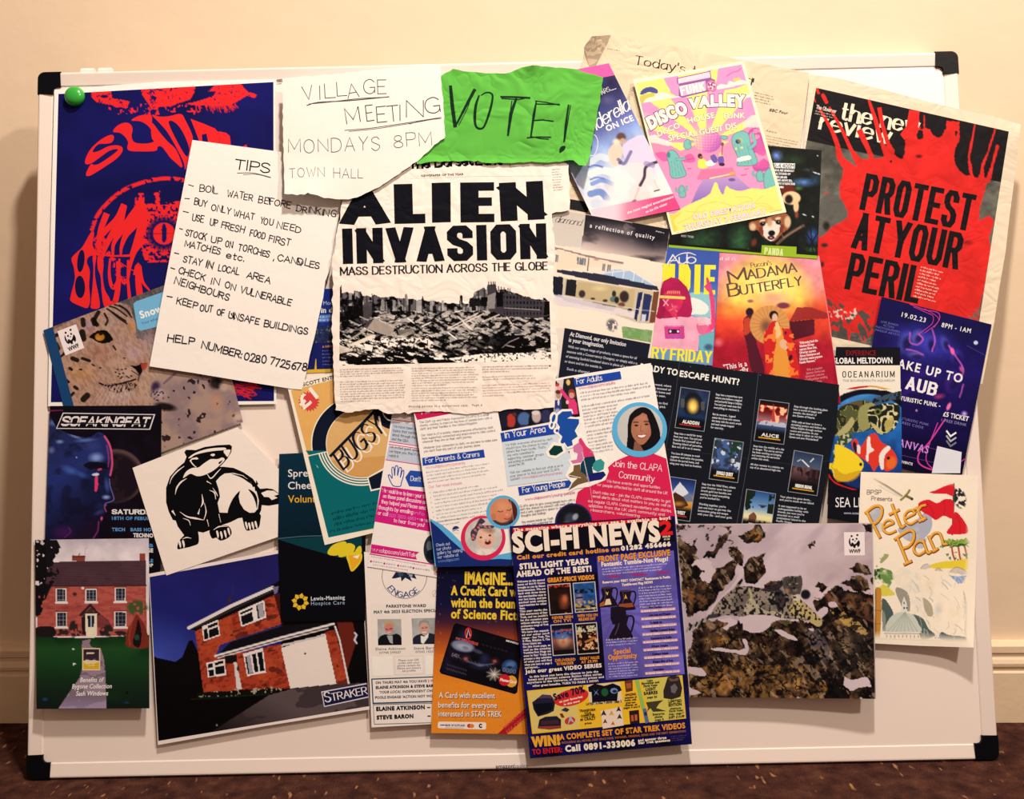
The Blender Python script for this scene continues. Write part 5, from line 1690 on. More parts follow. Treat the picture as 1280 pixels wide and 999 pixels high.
for pts,w in (([(560,180),(620,200),(700,260)],12),([(600,165),(680,200),(740,270)],12),([(540,200),(600,240),(690,300)],14),([(580,230),(640,280),(700,320)],12),([(520,240),(545,290),(530,330)],18),([(640,170),(700,210),(730,250)],10),([(470,230),(440,290),(460,330)],34),([(345,290),(350,330)],40),([(430,290),(440,320)],44),([(340,390),(350,440)],50),([(270,420),(260,460)],30),
               ([(260,600),(300,615)],34),([(340,600),(400,620)],24),([(240,680),(255,690)],24),([(320,690),(335,690)],14),([(420,650),(440,660)],12),([(480,675),(490,678)],12),([(200,770),(230,790)],24),([(280,830),(300,845)],26),([(250,900),(270,880)],24),([(160,590),(200,560)],20),([(130,480),(150,520)],30),([(160,400),(120,420)],30),([(190,560),(230,560)],16),([(590,500),(610,530)],14),([(350,930),(380,900)],50)):
    p.line(pts,w,DK,.85,True)
for x,y in ((625,690),(660,690),(690,685),(610,712),(640,725),(670,720),(630,745),(660,750),(700,745),(735,742),(680,598),(650,760),(715,755)):
    p.ell(x,y,12,8,(40,26,22),0,.9,.5)
# eye, nose, mouth, whiskers
p.poly([(395,430),(430,395),(490,372),(540,380),(575,420),(588,450),(560,470),(510,480),(460,468),(420,440)],DK,1,True); p.ell(482,428,44,36,(196,138,50),0,1,.25); p.ell(490,402,22,16,(40,28,22),0,1,.5); p.ell(470,440,26,16,(222,170,90),0,.7,.8)
p.poly([(725,655),(770,660),(820,640),(850,640),(830,690),(805,735),(770,690)],DK,1,True); p.poly([(815,645),(870,635),(850,690),(825,690)],(190,88,70),.9,True); p.line([(740,700),(800,740),(790,780)],8,DK,.8)
p.line([(480,800),(540,820),(620,810),(700,790),(770,770)],14,DK,.85,True); p.mix(p.m_poly([(500,810),(640,800),(780,800),(740,860),(620,880),(540,850)],True) & (p.fbm(16,8,2,.4) > .5),DK,.8)
for k in range(9):
    x=480+28*k; p.line([(x+40,810),(x-20+4*k,900),(x-70+10*k,980)],4,(226,206,196),.8,True)
# second animal, lower right
p.poly([(890,800),(960,740),(1080,700),(1300,690),(1600,900),(1650,1100),(1000,1450),(860,1100),(900,960)],(186,164,148),1,True); p.mix(p.m_poly([(890,800),(960,740),(1080,700),(1300,690),(1600,900),(1650,1100),(1000,1450),(860,1100)])*np.clip((p.fbm(120,14,3)-.4)*4,0,1),(150,134,140),.7)
sp=vnoise(p.X/40,p.Y/46,9)*.7+.3*vnoise(p.X/17,p.Y/19,19)
p.mix((sp > .72) & p.m_poly([(1040,700),(1300,690),(1640,900),(1650,1100),(1000,1450),(960,1000)]),(44,36,40),.9)
p.ell(930,830,44,60,(60,46,76),20,.9,.6); p.ell(960,880,60,50,(206,190,190),0,.8,.6); p.mix(p.m_ell(950,900,60,50)*(p.fbm(14,2,2) > .55),(80,60,90)); p.ell(1010,990,110,40,DK,10,.9,.5); p.line([(1000,800),(1090,720)],20,(110,90,110),.6)
p.ell(1420,800,70,60,(40,34,34),0,.9,.5); p.ell(1480,830,50,50,(206,186,166),0,.9,.6); p.ell(1420,940,70,110,(206,160,130),0,.7,.9); p.ell(1600,1080,60,60,(226,204,190),0,.8,.7)
p.curve(1.12,130,(.88,.82,.82))
p.done()
t.z(50,355,6.447)
t.poly('title_label',[(752,160),(775,140),(1150,10),(1180,250),(1000,330),(810,378),(785,360)],(116,178,212))
t.text('title_label','Snow Leopard',816,278,1290,118,56,(246,240,236),.05); t.text('title_label','Your adoption',822,328,1000,272,20,(60,110,150),.02)
panda_badge(t,'bear_badge',[(140,382),(290,325),(357,515),(205,577)])
t.close()

# ================================================================== techno night flyer
t=Sheet('techno_flyer',[(62.4,507.6),(202,507),(200.5,716),(55,716)],
          'black techno flyer with a dark blue robot head in profile','flyer',paper=(12,9,20),mat='gloss')
p=Pic(t,'artwork',[(62.4,507.6),(202,507),(200.5,716),(55,716)],.8,(14,9,20))
p.z(50,500,5.26)
p.mott(90,.5,3)
p.ell(500,500,190,182,(96,70,66),0,.9,.06); p.ell(492,512,182,174,(26,16,26),0,1,.15); p.mix(p.m_ell(500,520,180,170)*(p.fbm(60,4) > .52),(44,28,34),.6)
face=[(40,150),(110,180),(170,215),(230,235),(290,245),(340,240),(385,212),(425,232),(455,275),(472,330),(478,420),(470,490),(455,515),(462,570),(488,650),(470,672),(430,682),(424,700),(436,732),(418,760),(410,800),(390,830),(385,880),(360,915),(40,915)]
m=p.m_poly(face,True)
p.grad((60,250),(430,800),[(0,(34,40,84)),(.4,(36,48,112)),(.8,(20,22,56)),(1,(30,14,40))],m)
p.mix(m*np.clip((p.fbm(60,8,4)-.5)*6,0,1),(10,10,26),.45)
def g(x,y,rx,ry,c,r=0,a=.9):p.mix(p.m_ell(x,y,rx,ry,r,.75)*m,c,a)
g(370,380,62,44,(140,160,220)); g(340,300,90,50,(50,60,120),10); g(420,300,30,90,(40,40,96),-10); g(290,420,60,30,(40,52,100)); g(300,265,90,16,(90,110,170),-5)
g(200,465,80,34,(64,96,170),25); g(270,490,60,26,(50,80,150),30); g(95,400,46,34,(30,44,90),20); g(130,275,34,18,(120,150,200)); g(230,240,60,14,(120,130,180),20); g(440,560,22,70,(60,80,150),-8); g(435,640,36,20,(150,170,226)); g(400,700,60,40,(26,34,80)); g(390,740,50,20,(50,60,120),-20); g(330,620,60,90,(20,26,60)); g(300,560,50,60,(18,22,54)); g(90,150,50,30,(90,110,170)); g(75,330,30,30,(150,160,200),0,.5); g(150,870,90,60,(60,24,80))
p.ell(240,378,7,7,(200,210,240),0,1,.8)
p.poly([(285,430),(340,405),(440,420),(450,450),(380,450),(330,455)],(10,10,24),.9,True)
PKK=(232,84,130)
p.line([(425,240),(455,290),(470,350),(474,430),(462,495)],13,PKK,.9,True); p.line([(440,300),(452,380),(448,440)],10,(170,60,130),.7,True)
p.poly([(340,492),(370,480),(388,488),(372,502)],(206,214,240),1,True); p.line([(385,460),(400,455)],14,(214,70,90),.9); p.poly([(362,510),(378,505),(382,560),(370,605),(358,590)],(226,60,110),1,True)
p.line([(436,690),(425,705),(436,735)],7,(206,80,140),.8,True); p.ell(405,780,9,18,(236,96,150),10,.9,.5); p.line([(385,800),(380,860),(350,910)],9,(140,50,120),.8,True); p.line([(160,905),(200,870),(190,840)],7,(130,40,130),.6,True)
p.line([(456,520),(462,570),(486,648),(468,668),(432,680),(424,698)],6,(120,110,190),.9,True); p.line([(60,72),(150,68)],6,(170,40,110),.8)
p.done()
t.z(50,500,5.26)
t.poly('title_lettering',[(105,190),(150,84),(758,94),(724,196)],(226,216,214)); t.poly('title_lettering',[(112,185),(155,90),(748,99),(718,190)],(24,22,30))
t.poly('title_lettering',[(130,180),(160,96),(740,104),(716,184)],(12,10,18))
t.heavy('title_lettering','SOFAKINGFAT',135,172,712,178,66,(236,222,218),.15,.2,.05,slant=.28)
t.line('title_lettering',[(140,152),(712,158)],8,(30,26,36))
t.heavy('date_line','SATURDAY',472,752,770,754,33,(238,226,222),.3,.22,.06)
for s_,x,y,x1,c,H in (('18TH OF FEBURARY',474,788,790,(86,140,196),20),('TECH   BASS HOUSE',474,862,790,(96,150,200),20),('TECHNO',614,902,742,(236,226,222),24),('DNB',640,966,742,(86,140,196),20),('GARAGE',614,1000,742,(236,226,222),24),('JUNGLE',618,1066,742,(86,160,200),20),('HIP HOP',618,1096,742,(236,226,222),20)):
    t.text('line_up',s_,x,y,x1,y+2,H,c,.07)
t.close()

# ================================================================== estate agent house photo
t=Sheet('house_leaflet',[(186,717.5),(347,688),(450,669),(462,887),(330,908),(197.4,931.5)],
          'white bordered leaflet with a brick house and garage under a deep blue sky','leaflet',paper=(246,226,216),mat='gloss')
p=Pic(t,'photograph',[(187,721.5),(449.5,673.5),(461.5,883),(198,926.5)],.9,(30,28,96))
p.z(180,660,3.567)
p.grad((300,120),(120,600),[(0,(32,28,92)),(.6,(32,34,112)),(1,(62,78,170))]); p.mott(150,.15,3)
p.poly([(20,565),(90,590),(160,600),(200,505),(215,500),(245,560),(260,700),(1100,500),(1100,1000),(20,1000)],(7,5,7))
BRK=(172,62,38)
p.mix(p.m_poly([(20,560),(60,580),(140,597),(180,570),(205,505),(240,570),(240,700),(20,700)]),(8,7,9))
p.poly([(610,400),(1000,380),(1010,760),(620,760)],(8,6,8))
p.poly([(575,300),(612,296),(622,425),(600,430)],(70,22,18)); p.poly([(860,420),(930,418),(948,500),(930,560),(905,640)],(104,34,24))
for a in ([(228,458),(580,300),(614,428),(340,522),(318,572),(362,566),(412,560),(610,518),(656,716),(440,722),(266,738)],[(806,462),(852,456),(914,700),(860,698)]):
    m=p.m_poly(a); p.mix(m,BRK); p.mix(m & (p.fbm(9,7,2,2.2,-24) > .58),(128,40,26),.8); p.mix(m & (p.fbm(60,3,3) > .55),(196,80,46),.5); p.mix(m & (p.fbm(26,11,2,1.6,-24) > .74),(60,22,18),.6)
p.poly([(196,446),(560,260),(610,232),(640,410),(606,290),(578,300),(232,460)],(14,10,14)); p.line([(200,446),(390,348),(574,266)],15,(236,220,216)); p.line([(232,444),(400,362),(572,282)],4,(60,50,60)); p.poly([(572,262),(600,262),(594,290),(582,296)],(120,110,140))
p.poly([(374,335),(374,310),(388,305),(388,330)],(60,40,40)); p.line([(398,300),(392,236)],2,(60,50,80),.7)
p.poly([(320,572),(392,505),(470,480),(612,438),(840,420),(846,440),(610,500),(330,580)],(16,14,20)); p.line([(392,505),(614,436)],4,(60,60,110),.8)
p.line([(318,572),(610,490),(846,428)],11,(238,222,216)); p.line([(330,580),(610,502),(820,448)],6,(226,206,200)); p.line([(322,576),(610,496),(846,434)],3,(50,40,44))
p.poly([(612,536),(808,470),(858,696),(652,716)],(244,224,212)); p.poly([(612,530),(806,484),(808,474),(614,520)],(210,196,190)); p.ell(718,561,5,5,(40,30,30))
p.line([(852,440),(872,500),(914,700)],8,(230,216,212)); p.poly([(360,570),(412,566),(414,602),(366,606)],(22,14,16)); p.poly([(400,600),(412,597),(437,718),(414,722)],(226,210,206)); p.ell(420,628,7,12,(60,50,50))
p.line([(940,468),(948,478),(938,500),(948,514)],8,(206,206,216))
def win(q,nb,cur=0):
    q=np.array(q,float); p.poly(q,(240,226,220)); c=q.mean(0)
    P=lambda u,v:(q[0]*(1-u)+q[1]*u)*(1-v)+(q[3]*(1-u)+q[2]*u)*v
    for (u0,v0,u1,v1) in nb:p.poly([P(u0,v0),P(u1,v0),P(u1,v1),P(u0,v1)],(16,14,20))
    if cur:p.poly([P(cur,.12),P(cur+.2,.12),P(cur+.2,.9),P(cur,.9)],(170,160,166))
win([(258,440),(330,410),(340,480),(266,506)],[(.06,.25,.3,.92),(.36,.1,.94,.3),(.36,.4,.94,.92)])
win([(420,373),(535,322),(545,400),(434,442)],[(.05,.12,.55,.26),(.05,.36,.5,.92),(.68,.1,.95,.9)],.74)
win([(278,602),(358,584),(367,656),(286,668)],[(.06,.12,.34,.4),(.06,.5,.34,.92),(.44,.1,.94,.28),(.44,.4,.94,.9)])
win([(442,562),(530,536),(544,644),(460,662)],[(.06,.16,.34,.92),(.42,.12,.62,.92),(.7,.12,.94,.92)],.14)
p.mix(p.m_poly([(230,760),(240,735),(330,728),(420,730),(560,715),(600,715),(590,735),(420,755),(240,765)]),(14,14,12)); p.mix(p.m_poly([(235,755),(330,725),(560,705),(640,725),(420,750)]) & (p.fbm(10,6,2) > .68),(170,160,130))
p.grad((500,720),(400,920),[(0,(92,76,76)),(.5,(70,56,56)),(1,(34,26,28))],p.m_poly([(300,910),(560,745),(660,718),(860,698),(1010,690),(1020,840),(620,880)])); p.mix(p.m_poly([(300,910),(560,745),(660,718),(860,698),(1010,690),(1020,840)]) & (p.fbm(60,9,3,2,-10) > .55),(52,42,44),.7)
p.line([(210,765),(420,750),(560,742)],5,(20,40,20),.8); p.ell(325,880,4,5,(150,140,140))
p.done()
t.z(180,660,3.567)
t.poly('agent_sign',[(790,730),(992,692),(1000,757),(803,799)],(226,214,220)); t.poly('agent_sign',[(795,734),(994,697),(999,752),(806,794)],(26,28,66))
t.pen('agent_sign','S',810,778,834,773,44,(244,228,222),w=.16,thin=.07,serif=.06); t.pen('agent_sign','TRAKER',840,771,996,740,32,(244,228,222),w=.16,thin=.06,serif=.07)
t.close()

# ================================================================== badger drawing
t=Sheet('badger_drawing',[(165.6,585),(297,534),(352,590),(357,668),(208,719.5)],
          'cream sheet of paper with a black badger drawing','drawing',paper=(252,232,216),mat='paper')
t.z(160,520,5)
K=(10,9,12); Wt=(252,232,216)
A=lambda pts,c=K,sm=True:t.poly('badger_print',pts,c,smooth=sm)
A([(352,228),(362,212),(400,212),(422,214),(480,194),(560,183),(636,179),(650,190),(646,225),(622,266),(592,300),(574,318),(600,318),(660,325),(720,352),(780,392),(812,440),(826,456),(868,452),(905,458),(945,486),(950,550),(880,562),(836,558),(832,590),(818,622),(690,640),(640,665),(590,682),(560,700),(520,730),(510,715),(470,730),(425,722),(350,745),(310,690),(298,655),(280,650),(255,600),(238,540),(238,450),(262,380),(310,325),(352,290),(366,255)],sm=False)
A([(722,615),(822,612),(826,660),(815,700),(775,712),(740,715),(722,670)])
A([(510,715),(560,690),(625,688),(648,730),(626,762),(580,780),(552,762),(524,765)])
A([(340,720),(425,700),(442,790),(400,815),(345,828),(310,832),(314,792),(335,762),(350,745)])
# white face stripes and cheek
A([(378,262),(420,232),(500,206),(600,198),(608,212),(545,218),(480,228),(420,244),(392,262)],Wt)
A([(344,388),(362,350),(400,326),(440,322),(470,300),(500,280),(520,270),(560,270),(590,260),(604,276),(572,310),(528,345),(470,372),(430,376),(392,362),(362,378)],Wt)
A([(604,214),(640,212),(634,235),(622,256),(606,238),(598,226)],Wt); A([(515,245),(528,236),(544,240),(534,252)],Wt)
A([(384,280),(400,264),(430,258),(442,268),(420,276),(432,300),(426,324),(404,306)],Wt,False); A([(396,278),(424,272),(440,290),(428,316),(408,300)])
A([(566,292),(580,282),(592,276),(584,290),(570,302)])
# flank and thigh
A([(550,408),(575,380),(604,360),(660,356),(720,372),(770,414),(800,460),(818,530),(812,580),(790,604),(760,606),(725,585),(700,545),(692,505),(700,470),(664,505),(640,550),(622,606),(572,604),(560,545),(575,505),(566,455)],Wt,False)
A([(688,500),(700,468),(668,500),(640,548),(624,608),(660,640),(720,615),(750,606),(718,580),(696,545)])
A([(752,458),(790,480),(808,520),(806,580),(796,540),(780,500)]); 
for a in ([(650,362),(715,382),(760,410)],[(690,372),(750,405),(790,440)]):t.line('badger_print',a,[3,14,2],K,smooth=True)
for pts in ([(800,400),(815,425),(800,440)],[(770,420),(800,440),(780,445)],[(790,440),(815,470),(795,470)]):A(pts,K,False)
A([(832,482),(870,466),(910,468),(945,490),(912,500),(935,512),(900,526),(880,508),(850,506)],Wt,False)
# fur lines
for a,w in (([(295,490),(305,450),(330,415),(365,392)],[2,9,10,3]),([(260,425),(275,385),(310,345),(350,315)],[2,6,8,3]),([(325,600),(370,630),(420,640),(470,650)],[2,8,12,3]),([(478,545),(488,600),(474,650)],[2,7,3]),([(495,365),(520,390),(560,350),(580,330)],[3,7,6,2]),([(462,490),(468,540),(455,570)],[2,12,2]),([(440,610),(448,580)],[10,2]),
             ([(510,465),(540,480),(548,520)],[2,8,3]),([(530,450),(550,480),(560,500)],[2,6,3]),([(345,640),(380,655),(390,685)],[2,6,2]),([(495,650),(505,690)],[5,2]),([(568,615),(580,665)],[4,2]),([(280,598),(296,622)],[14,2]),([(535,712),(570,692),(620,690)],[2,8,3]),([(340,770),(365,760),(395,765)],[2,7,2]),([(495,410),(520,425)],[7,2])):
    t.line('badger_print',a,w,Wt,smooth=True)
for x,y,a in ((558,740,20),(582,745,16),(606,738,6),(628,722,0),(738,685,5),(758,690,4),(778,686,0),(798,680,-4),(322,800,10),(345,800,20)):
    t.poly('badger_print',[(x-7,y-18),(x+2,y-22),(x+10,y+6),(x+8-a*.2,y+26),(x-2,y+6)],Wt,smooth=True,bump=False)
t.k += 1
t.close()

# ================================================================== sash window brochure
t=Sheet('window_brochure',[(43.7,675),(186,673),(186.8,885.7),(45.6,886.4)],
          'brochure with a pink brick cottage and a green lawn, over the left frame','brochure',paper=(30,40,30),mat='gloss',thick=9e-4,
          curl=[('e',115,887,0,-1,90,.012)])
p=Pic(t,'photograph',[(43.7,675),(186,673),(186.8,885.7),(45.6,886.4)],.8,(226,208,210))
p.z(30,660,4.165)
p.grad((350,60),(350,180),[(0,(206,190,196)),(1,(240,222,222))])
p.poly([(250,172),(252,142),(285,145),(318,142),(318,174)],(140,70,52)); p.line([(252,150),(318,150)],6,(100,44,36)); p.poly([(600,180),(602,135),(632,132),(634,190)],(140,66,50)); p.line([(320,140),(320,108),(330,104)],2,(120,110,116)); p.line([(285,145),(290,132)],4,(90,50,44))
p.poly([(130,178),(635,170),(636,300),(100,306)],(82,54,62)); p.mix(p.m_poly([(130,178),(635,170),(636,300),(100,306)]) & (np.sin(p.Y*.55) > .5),(64,40,48),.7); p.mott(60,.12,5)
wl=p.m_poly([(70,304),(636,298),(640,562),(70,565)]); p.mix(wl,(186,88,78)); p.mix(wl & (p.fbm(12,5,2,2.4) > .54),(166,72,64),.8); p.line([(70,304),(636,299)],7,(60,34,36))
p.mix(p.m_poly([(120,405),(300,405),(300,425),(120,425)]) & (np.sin(p.X*.6) > 0),(130,56,50),.7); p.line([(300,405),(636,400)],3,(150,66,60))
for x0,y0,x1,y1 in ((166,316,222,392),(320,318,380,390),(472,312,530,390),(166,438,224,522),(470,436,534,522)):
    p.poly(box(x0-5,y0-8,x1+5,y0),(130,60,54)); p.poly(box(x0,y0,x1,y1),(236,220,212)); p.poly(box(x0-5,y1-8,x1+5,y1+3),(240,224,216)); p.poly(box(x0+6,y0+4,x1-6,y1-11),(34,36,52))
    for k in (1,2):p.line([(x0+(x1-x0)*k/3,y0+4),(x0+(x1-x0)*k/3,y1-10)],2.5,(200,190,190),.7)
    for k in (1,2,3):p.line([(x0+6,y0+(y1-y0)*k/4),(x1-6,y0+(y1-y0)*k/4)],2.5,(200,190,190),.6)
p.ell(306,314,8,8,(230,220,216)); p.ell(264,345,14,12,(60,30,34),0,.9,.5)
p.poly([(300,450),(330,435),(390,440),(440,480),(460,520),(390,520)],(90,40,46),.6); p.poly([(284,456),(345,392),(398,452),(385,458),(345,412),(300,462)],(52,34,38)); p.poly([(305,460),(345,415),(380,452),(382,470),(310,470)],(70,46,44))
p.poly([(300,465),(320,465),(322,560),(302,555)],(44,26,28)); p.poly([(320,448),(381,446),(378,570),(322,576)],(240,224,196)); p.poly([(330,458),(366,456),(364,516),(334,518)],(30,30,40)); p.line([(350,460),(349,514)],7,(170,180,200)); p.ell(346,545,20,26,(250,236,190),0,.6,.9)
p.mix(p.m_poly([(60,520),(150,515),(158,565),(60,570)],True),(30,24,24)); 
for x,y,w_,h in ((258,525,26,50),(438,535,30,36),(410,540,20,26),(200,545,40,22),(280,545,24,24),(500,550,40,16)):p.mix(p.m_ell(x,y,w_,h,0,.3)*(p.fbm(16,3,2) > .35),(40,34,34),.95)
p.grad((350,560),(350,945),[(0,(20,48,24)),(.18,(30,72,32)),(.4,(22,58,27)),(.65,(15,38,21)),(1,(9,18,16))],p.m_poly([(40,566),(320,574),(660,556),(670,960),(40,960)])); p.mix(p.m_poly([(40,566),(320,574),(660,556),(670,960),(40,960)])*np.clip((p.fbm(110,8,3,2)-.48)*5,0,1),(14,40,22),.7)
pth=[(305,588),(350,578),(340,600),(350,620),(400,630),(415,680),(425,760),(428,940),(180,940),(240,850),(290,780),(310,700),(300,620)]; p.mix(p.m_poly(pth),(146,122,134)); p.mix(p.m_poly(pth) & (p.fbm(34,4,3,2.2) > .56),(104,86,100),.7); p.mix(p.m_poly(pth)*np.clip((p.Y-880)/60,0,1),(150,130,170),.5)
p.ell(256,632,7,4,(220,220,210)); p.ell(262,708,9,4,(214,220,210)); p.ell(258,714,5,4,(190,206,190)); p.ell(110,892,18,12,(30,60,110),0,.8,.6); p.ell(535,910,18,8,(26,50,90),0,.8,.6); p.ell(536,858,8,10,(8,10,8))
p.mix(p.m_ell(590,416,62,46,0,.3)*(p.fbm(16,4,2) > .3),(70,84,46)); p.poly([(585,450),(570,480),(540,530),(530,580),(540,620),(640,624),(648,580),(630,510),(605,470)],(124,44,34),1,True); p.poly([(592,480),(580,540),(566,600),(600,622),(612,560),(604,500)],(24,18,18),1,True); p.ell(588,570,14,16,(40,70,50)); p.line([(560,500),(548,560),(552,610)],8,(160,66,46),.8,True)
p.line([(640,190),(645,400)],6,(200,190,190),.7)
lf=p.fbm(24,21,3)
p.mix(p.m_poly([(55,60),(170,62),(195,110),(150,170),(185,230),(140,310),(110,380),(90,450),(55,470)]) & (lf > .42),(20,18,22)); p.mix(p.m_poly([(55,60),(110,62),(120,300),(80,440),(55,460)]) & (lf > .3),(16,14,18))
p.done()
t.z(30,660,4.165)
t.poly('maker_logo',box(303,626,397,742),(226,196,150)); t.poly('maker_logo',box(309,632,391,694),(52,36,54)); t.poly('maker_logo',box(309,701,391,736),(206,164,40)); t.text('maker_logo','BYGONE',314,678,386,676,13,(170,150,150),.0); t.text('maker_logo','by masterframe',316,686,384,685,6,(150,130,130),0); t.line('maker_logo',[(336,718),(366,716)],4,(240,214,140))
for s_,x0,x1,y in (('Benefits of',292,412,803),('Bygone Collection',250,455,837),('Sash Windows',270,436,874)):
    t.text('brochure_title',s_,x0,y,x1,y-2,23,(232,222,212),.015,slant=.2)
t.close()

# ================================================================== hospice leaflet
t=Sheet('hospice_leaflet',[(349,567.6),(450,563),(457,668),(456.5,776),(351.6,777.5),(347.5,676)],
          'folded dark navy leaflet with yellow sunflower petals and a sunflower emblem','leaflet',paper=(5,6,12),mat='gloss')
p=Pic(t,'background_print',[(349,567.6),(450,563),(453,668),(347.8,673)],1.4,(6,40,56)); p.z(180,660,3.567)
p.grad((600,-300),(700,40),[(0,(8,44,62)),(1,(4,30,44))]); p.poly([(597,44),(850,20),(970,10),(970,60),(597,60)],(3,20,32)); p.done()
t.z(180,660,3.567)
t.poly('background_print',[(598,52),(970,24),(974,150),(860,130),(720,90)],(6,58,66)); t.poly('background_print',[(598,56),(720,92),(860,132),(980,156),(985,414),(612,417)],(5,7,13))
t.line('fold_line',[(597,48),(700,38),(972,28)],4,(70,100,116))  # highlight along the fold, painted as a pale line
for a in ([(818,112),(840,78),(888,60),(904,72),(890,112),(845,124)],[(868,128),(880,90),(910,68),(940,80),(932,110),(900,126)],[(905,116),(966,110),(968,150),(928,195),(912,160)],[(940,110),(955,84),(968,84),(968,112)]):
    t.poly('petals',a,(232,204,40),smooth=True)
t.poly('petals',[(912,122),(966,124),(966,146),(926,190)],(240,170,40)); t.poly('petals',[(930,128),(962,120),(952,138)],(252,240,210))
YL=(238,190,50)
for k in range(8):
    a=k*math.pi/4+.2
    c,s_=math.cos(a),math.sin(a)
    t.poly('sunflower_emblem',[(697+12*c,330+12*s_),(697+24*c-14*s_,330+24*s_+14*c),(697+40*c,330+40*s_),(697+24*c+14*s_,330+24*s_-14*c)],YL,bump=False)
t.k += 1
t.poly('sunflower_emblem',ring(697,330,17,17),(5,6,12))
for k in range(8):
    a=k*math.pi/4+.6; t.line('sunflower_emblem',[(697+18*math.cos(a),330+18*math.sin(a)),(697+32*math.cos(a),330+32*math.sin(a))],2.5,(120,80,20))
t.text('emblem_name','Lewis-Manning',745,324,895,318,17,(220,220,224),.03,space=.06); t.text('emblem_name','Hospice Care',745,345,895,341,16,(150,170,190),.01,space=.1)
t.z(340,440,3.567)
for s_,y,c,x1 in (('Spread',557,(240,230,226),205),('Cheer',612,(240,230,226),196),('Volunteer',672,(238,176,50),256)):
    t.text('slogan',s_,72,y,x1,y-2,32,c,.01)
t.close()

# ================================================================== narrow blue leaflet between the note and the newspaper
t=Sheet('blue_leaflet',[(372,361),(450,361),(450,463),(368,467)],
          'small blue leaflet showing between the tips note and the alien newspaper','leaflet',paper=(30,48,130),mat='gloss')
t.z(180,330,5.12)
t.poly('lower_print',[(960,500),(1400,500),(1400,660),(960,690)],(24,30,92)); t.poly('gold_strip',[(960,680),(1400,664),(1400,684),(960,702)],(222,174,50)); t.line('gold_strip',[(1100,610),(1098,670)],[4,14],(222,174,50))
p=Pic(t,'picture',[(1060,400),(1300,395),(1300,500),(1060,505)],.8,(40,52,90)); p.mix(p.fbm(20,3,3) > .55,(130,130,140),.8); p.mix(p.fbm(16,5,3) > .6,(30,34,60),.8); p.done()
t.text('leaflet_title','Mondays',1148,263,1268,258,24,(190,200,230),.0); t.text('leaflet_title','in dance',1134,312,1300,308,32,(246,240,240),.06)
t.poly('pale_band',[(1118,326),(1300,322),(1300,366),(1114,372)],(90,130,200)); t.greek('pale_band',1122,345,1206,342,2,20,(206,220,240),12,ragged=0)
t.greek('small_text',1140,560,1206,558,5,22,(110,120,180),9)
t.text('small_text','A CHRISTMAS',1142,536,1240,530,12,(226,150,90),.04)
t.close()

# ================================================================== theatre programme
t=Sheet('theatre_programme',[(358.5,480),(500,446),(547,646),(405.9,681.5)],
          'orange and teal theatre programme in a round badge design with slanted lettering','programme',paper=(250,234,210),mat='paper')
t.z(340,440,3.567)
OR,TE,NV,CR=(234,176,98),(10,104,108),(16,24,42),(250,236,214)
t.poly('cover_print',[(84,172),(280,122),(560,60),(720,740),(252,826),(160,466)],OR)
t.poly('cover_print',[(162,468),(240,446),(560,380),(640,440),(712,716),(455,786),(252,828)],TE)
c0=(398,408)
t.poly('badge',ring(*c0,224,216,60,150,330),CR); t.poly('badge',[tuple(q) for q in ring(*c0,219,212,60,152,332)],NV)
t.poly('badge',[(150,440),(240,440),(420,400),(660,420),(560,640),(300,640)],TE)
t.poly('badge',[(162,468),(240,448),(250,460),(182,474)],TE)
t.line('badge',[(150,466),(240,446)],4,CR)
for r in (158,170,182,194):t.line('badge',ring(*c0,r,r*.96,40,20,165),6,CR)
t.poly('badge',ring(*c0,158,156,60),CR); t.poly('badge',ring(*c0,155,152,60),(226,176,112))
t.poly('badge',[tuple(q) for q in ring(*c0,155,152,40,20,150)],(214,158,90))
t.line('badge',ring(540,262,66,66,20,60,180),34,NV); t.line('badge',ring(540,262,46,46,20,60,180),5,CR)
t.poly('badge',[(424,560),(510,510),(540,600),(440,622)],CR); t.poly('badge',[(430,562),(510,520),(535,594),(444,614)],NV)
t.line('show_title',[(263,462),(455,266)],13,NV)
def slantfn(u,v):
    a=np.array([318.,524.]); d=np.array([186.,-176.]); up=np.array([-46.,-70.])
    return t.px(a+np.multiply.outer(u,d)+np.multiply.outer(v,up))
def slantfn2(u,v):return slantfn(u,v)+np.array([5.5,3.0])
t.pen('show_title','BUGSY',0,0,1,1,80,CR,w=.10,thin=.05,fn=slantfn2)
t.pen('show_title','BUGSY',0,0,1,1,80,NV,w=.15,thin=.04,fn=slantfn,pen_angle=40)
st=[]
for k in range(40):
    r=49 if k % 2 else 37; a=k*math.pi/20; st.append((165+r*math.cos(a),220+r*math.sin(a)*.98))
t.poly('price_star',st,(222,66,66)); t.text('price_star','£1',142,256,205,200,52,CR,.06,slant=.05)
t.text('top_line','SCOTT ENTERTAINMENT',140,153,420,84,15,NV,.03)
t.greek('small_text',268,726,560,656,3,26,(4,62,66),15,seed=5); t.greek('small_text',258,806,560,740,1,24,(4,62,66),14,seed=6)
t.close()
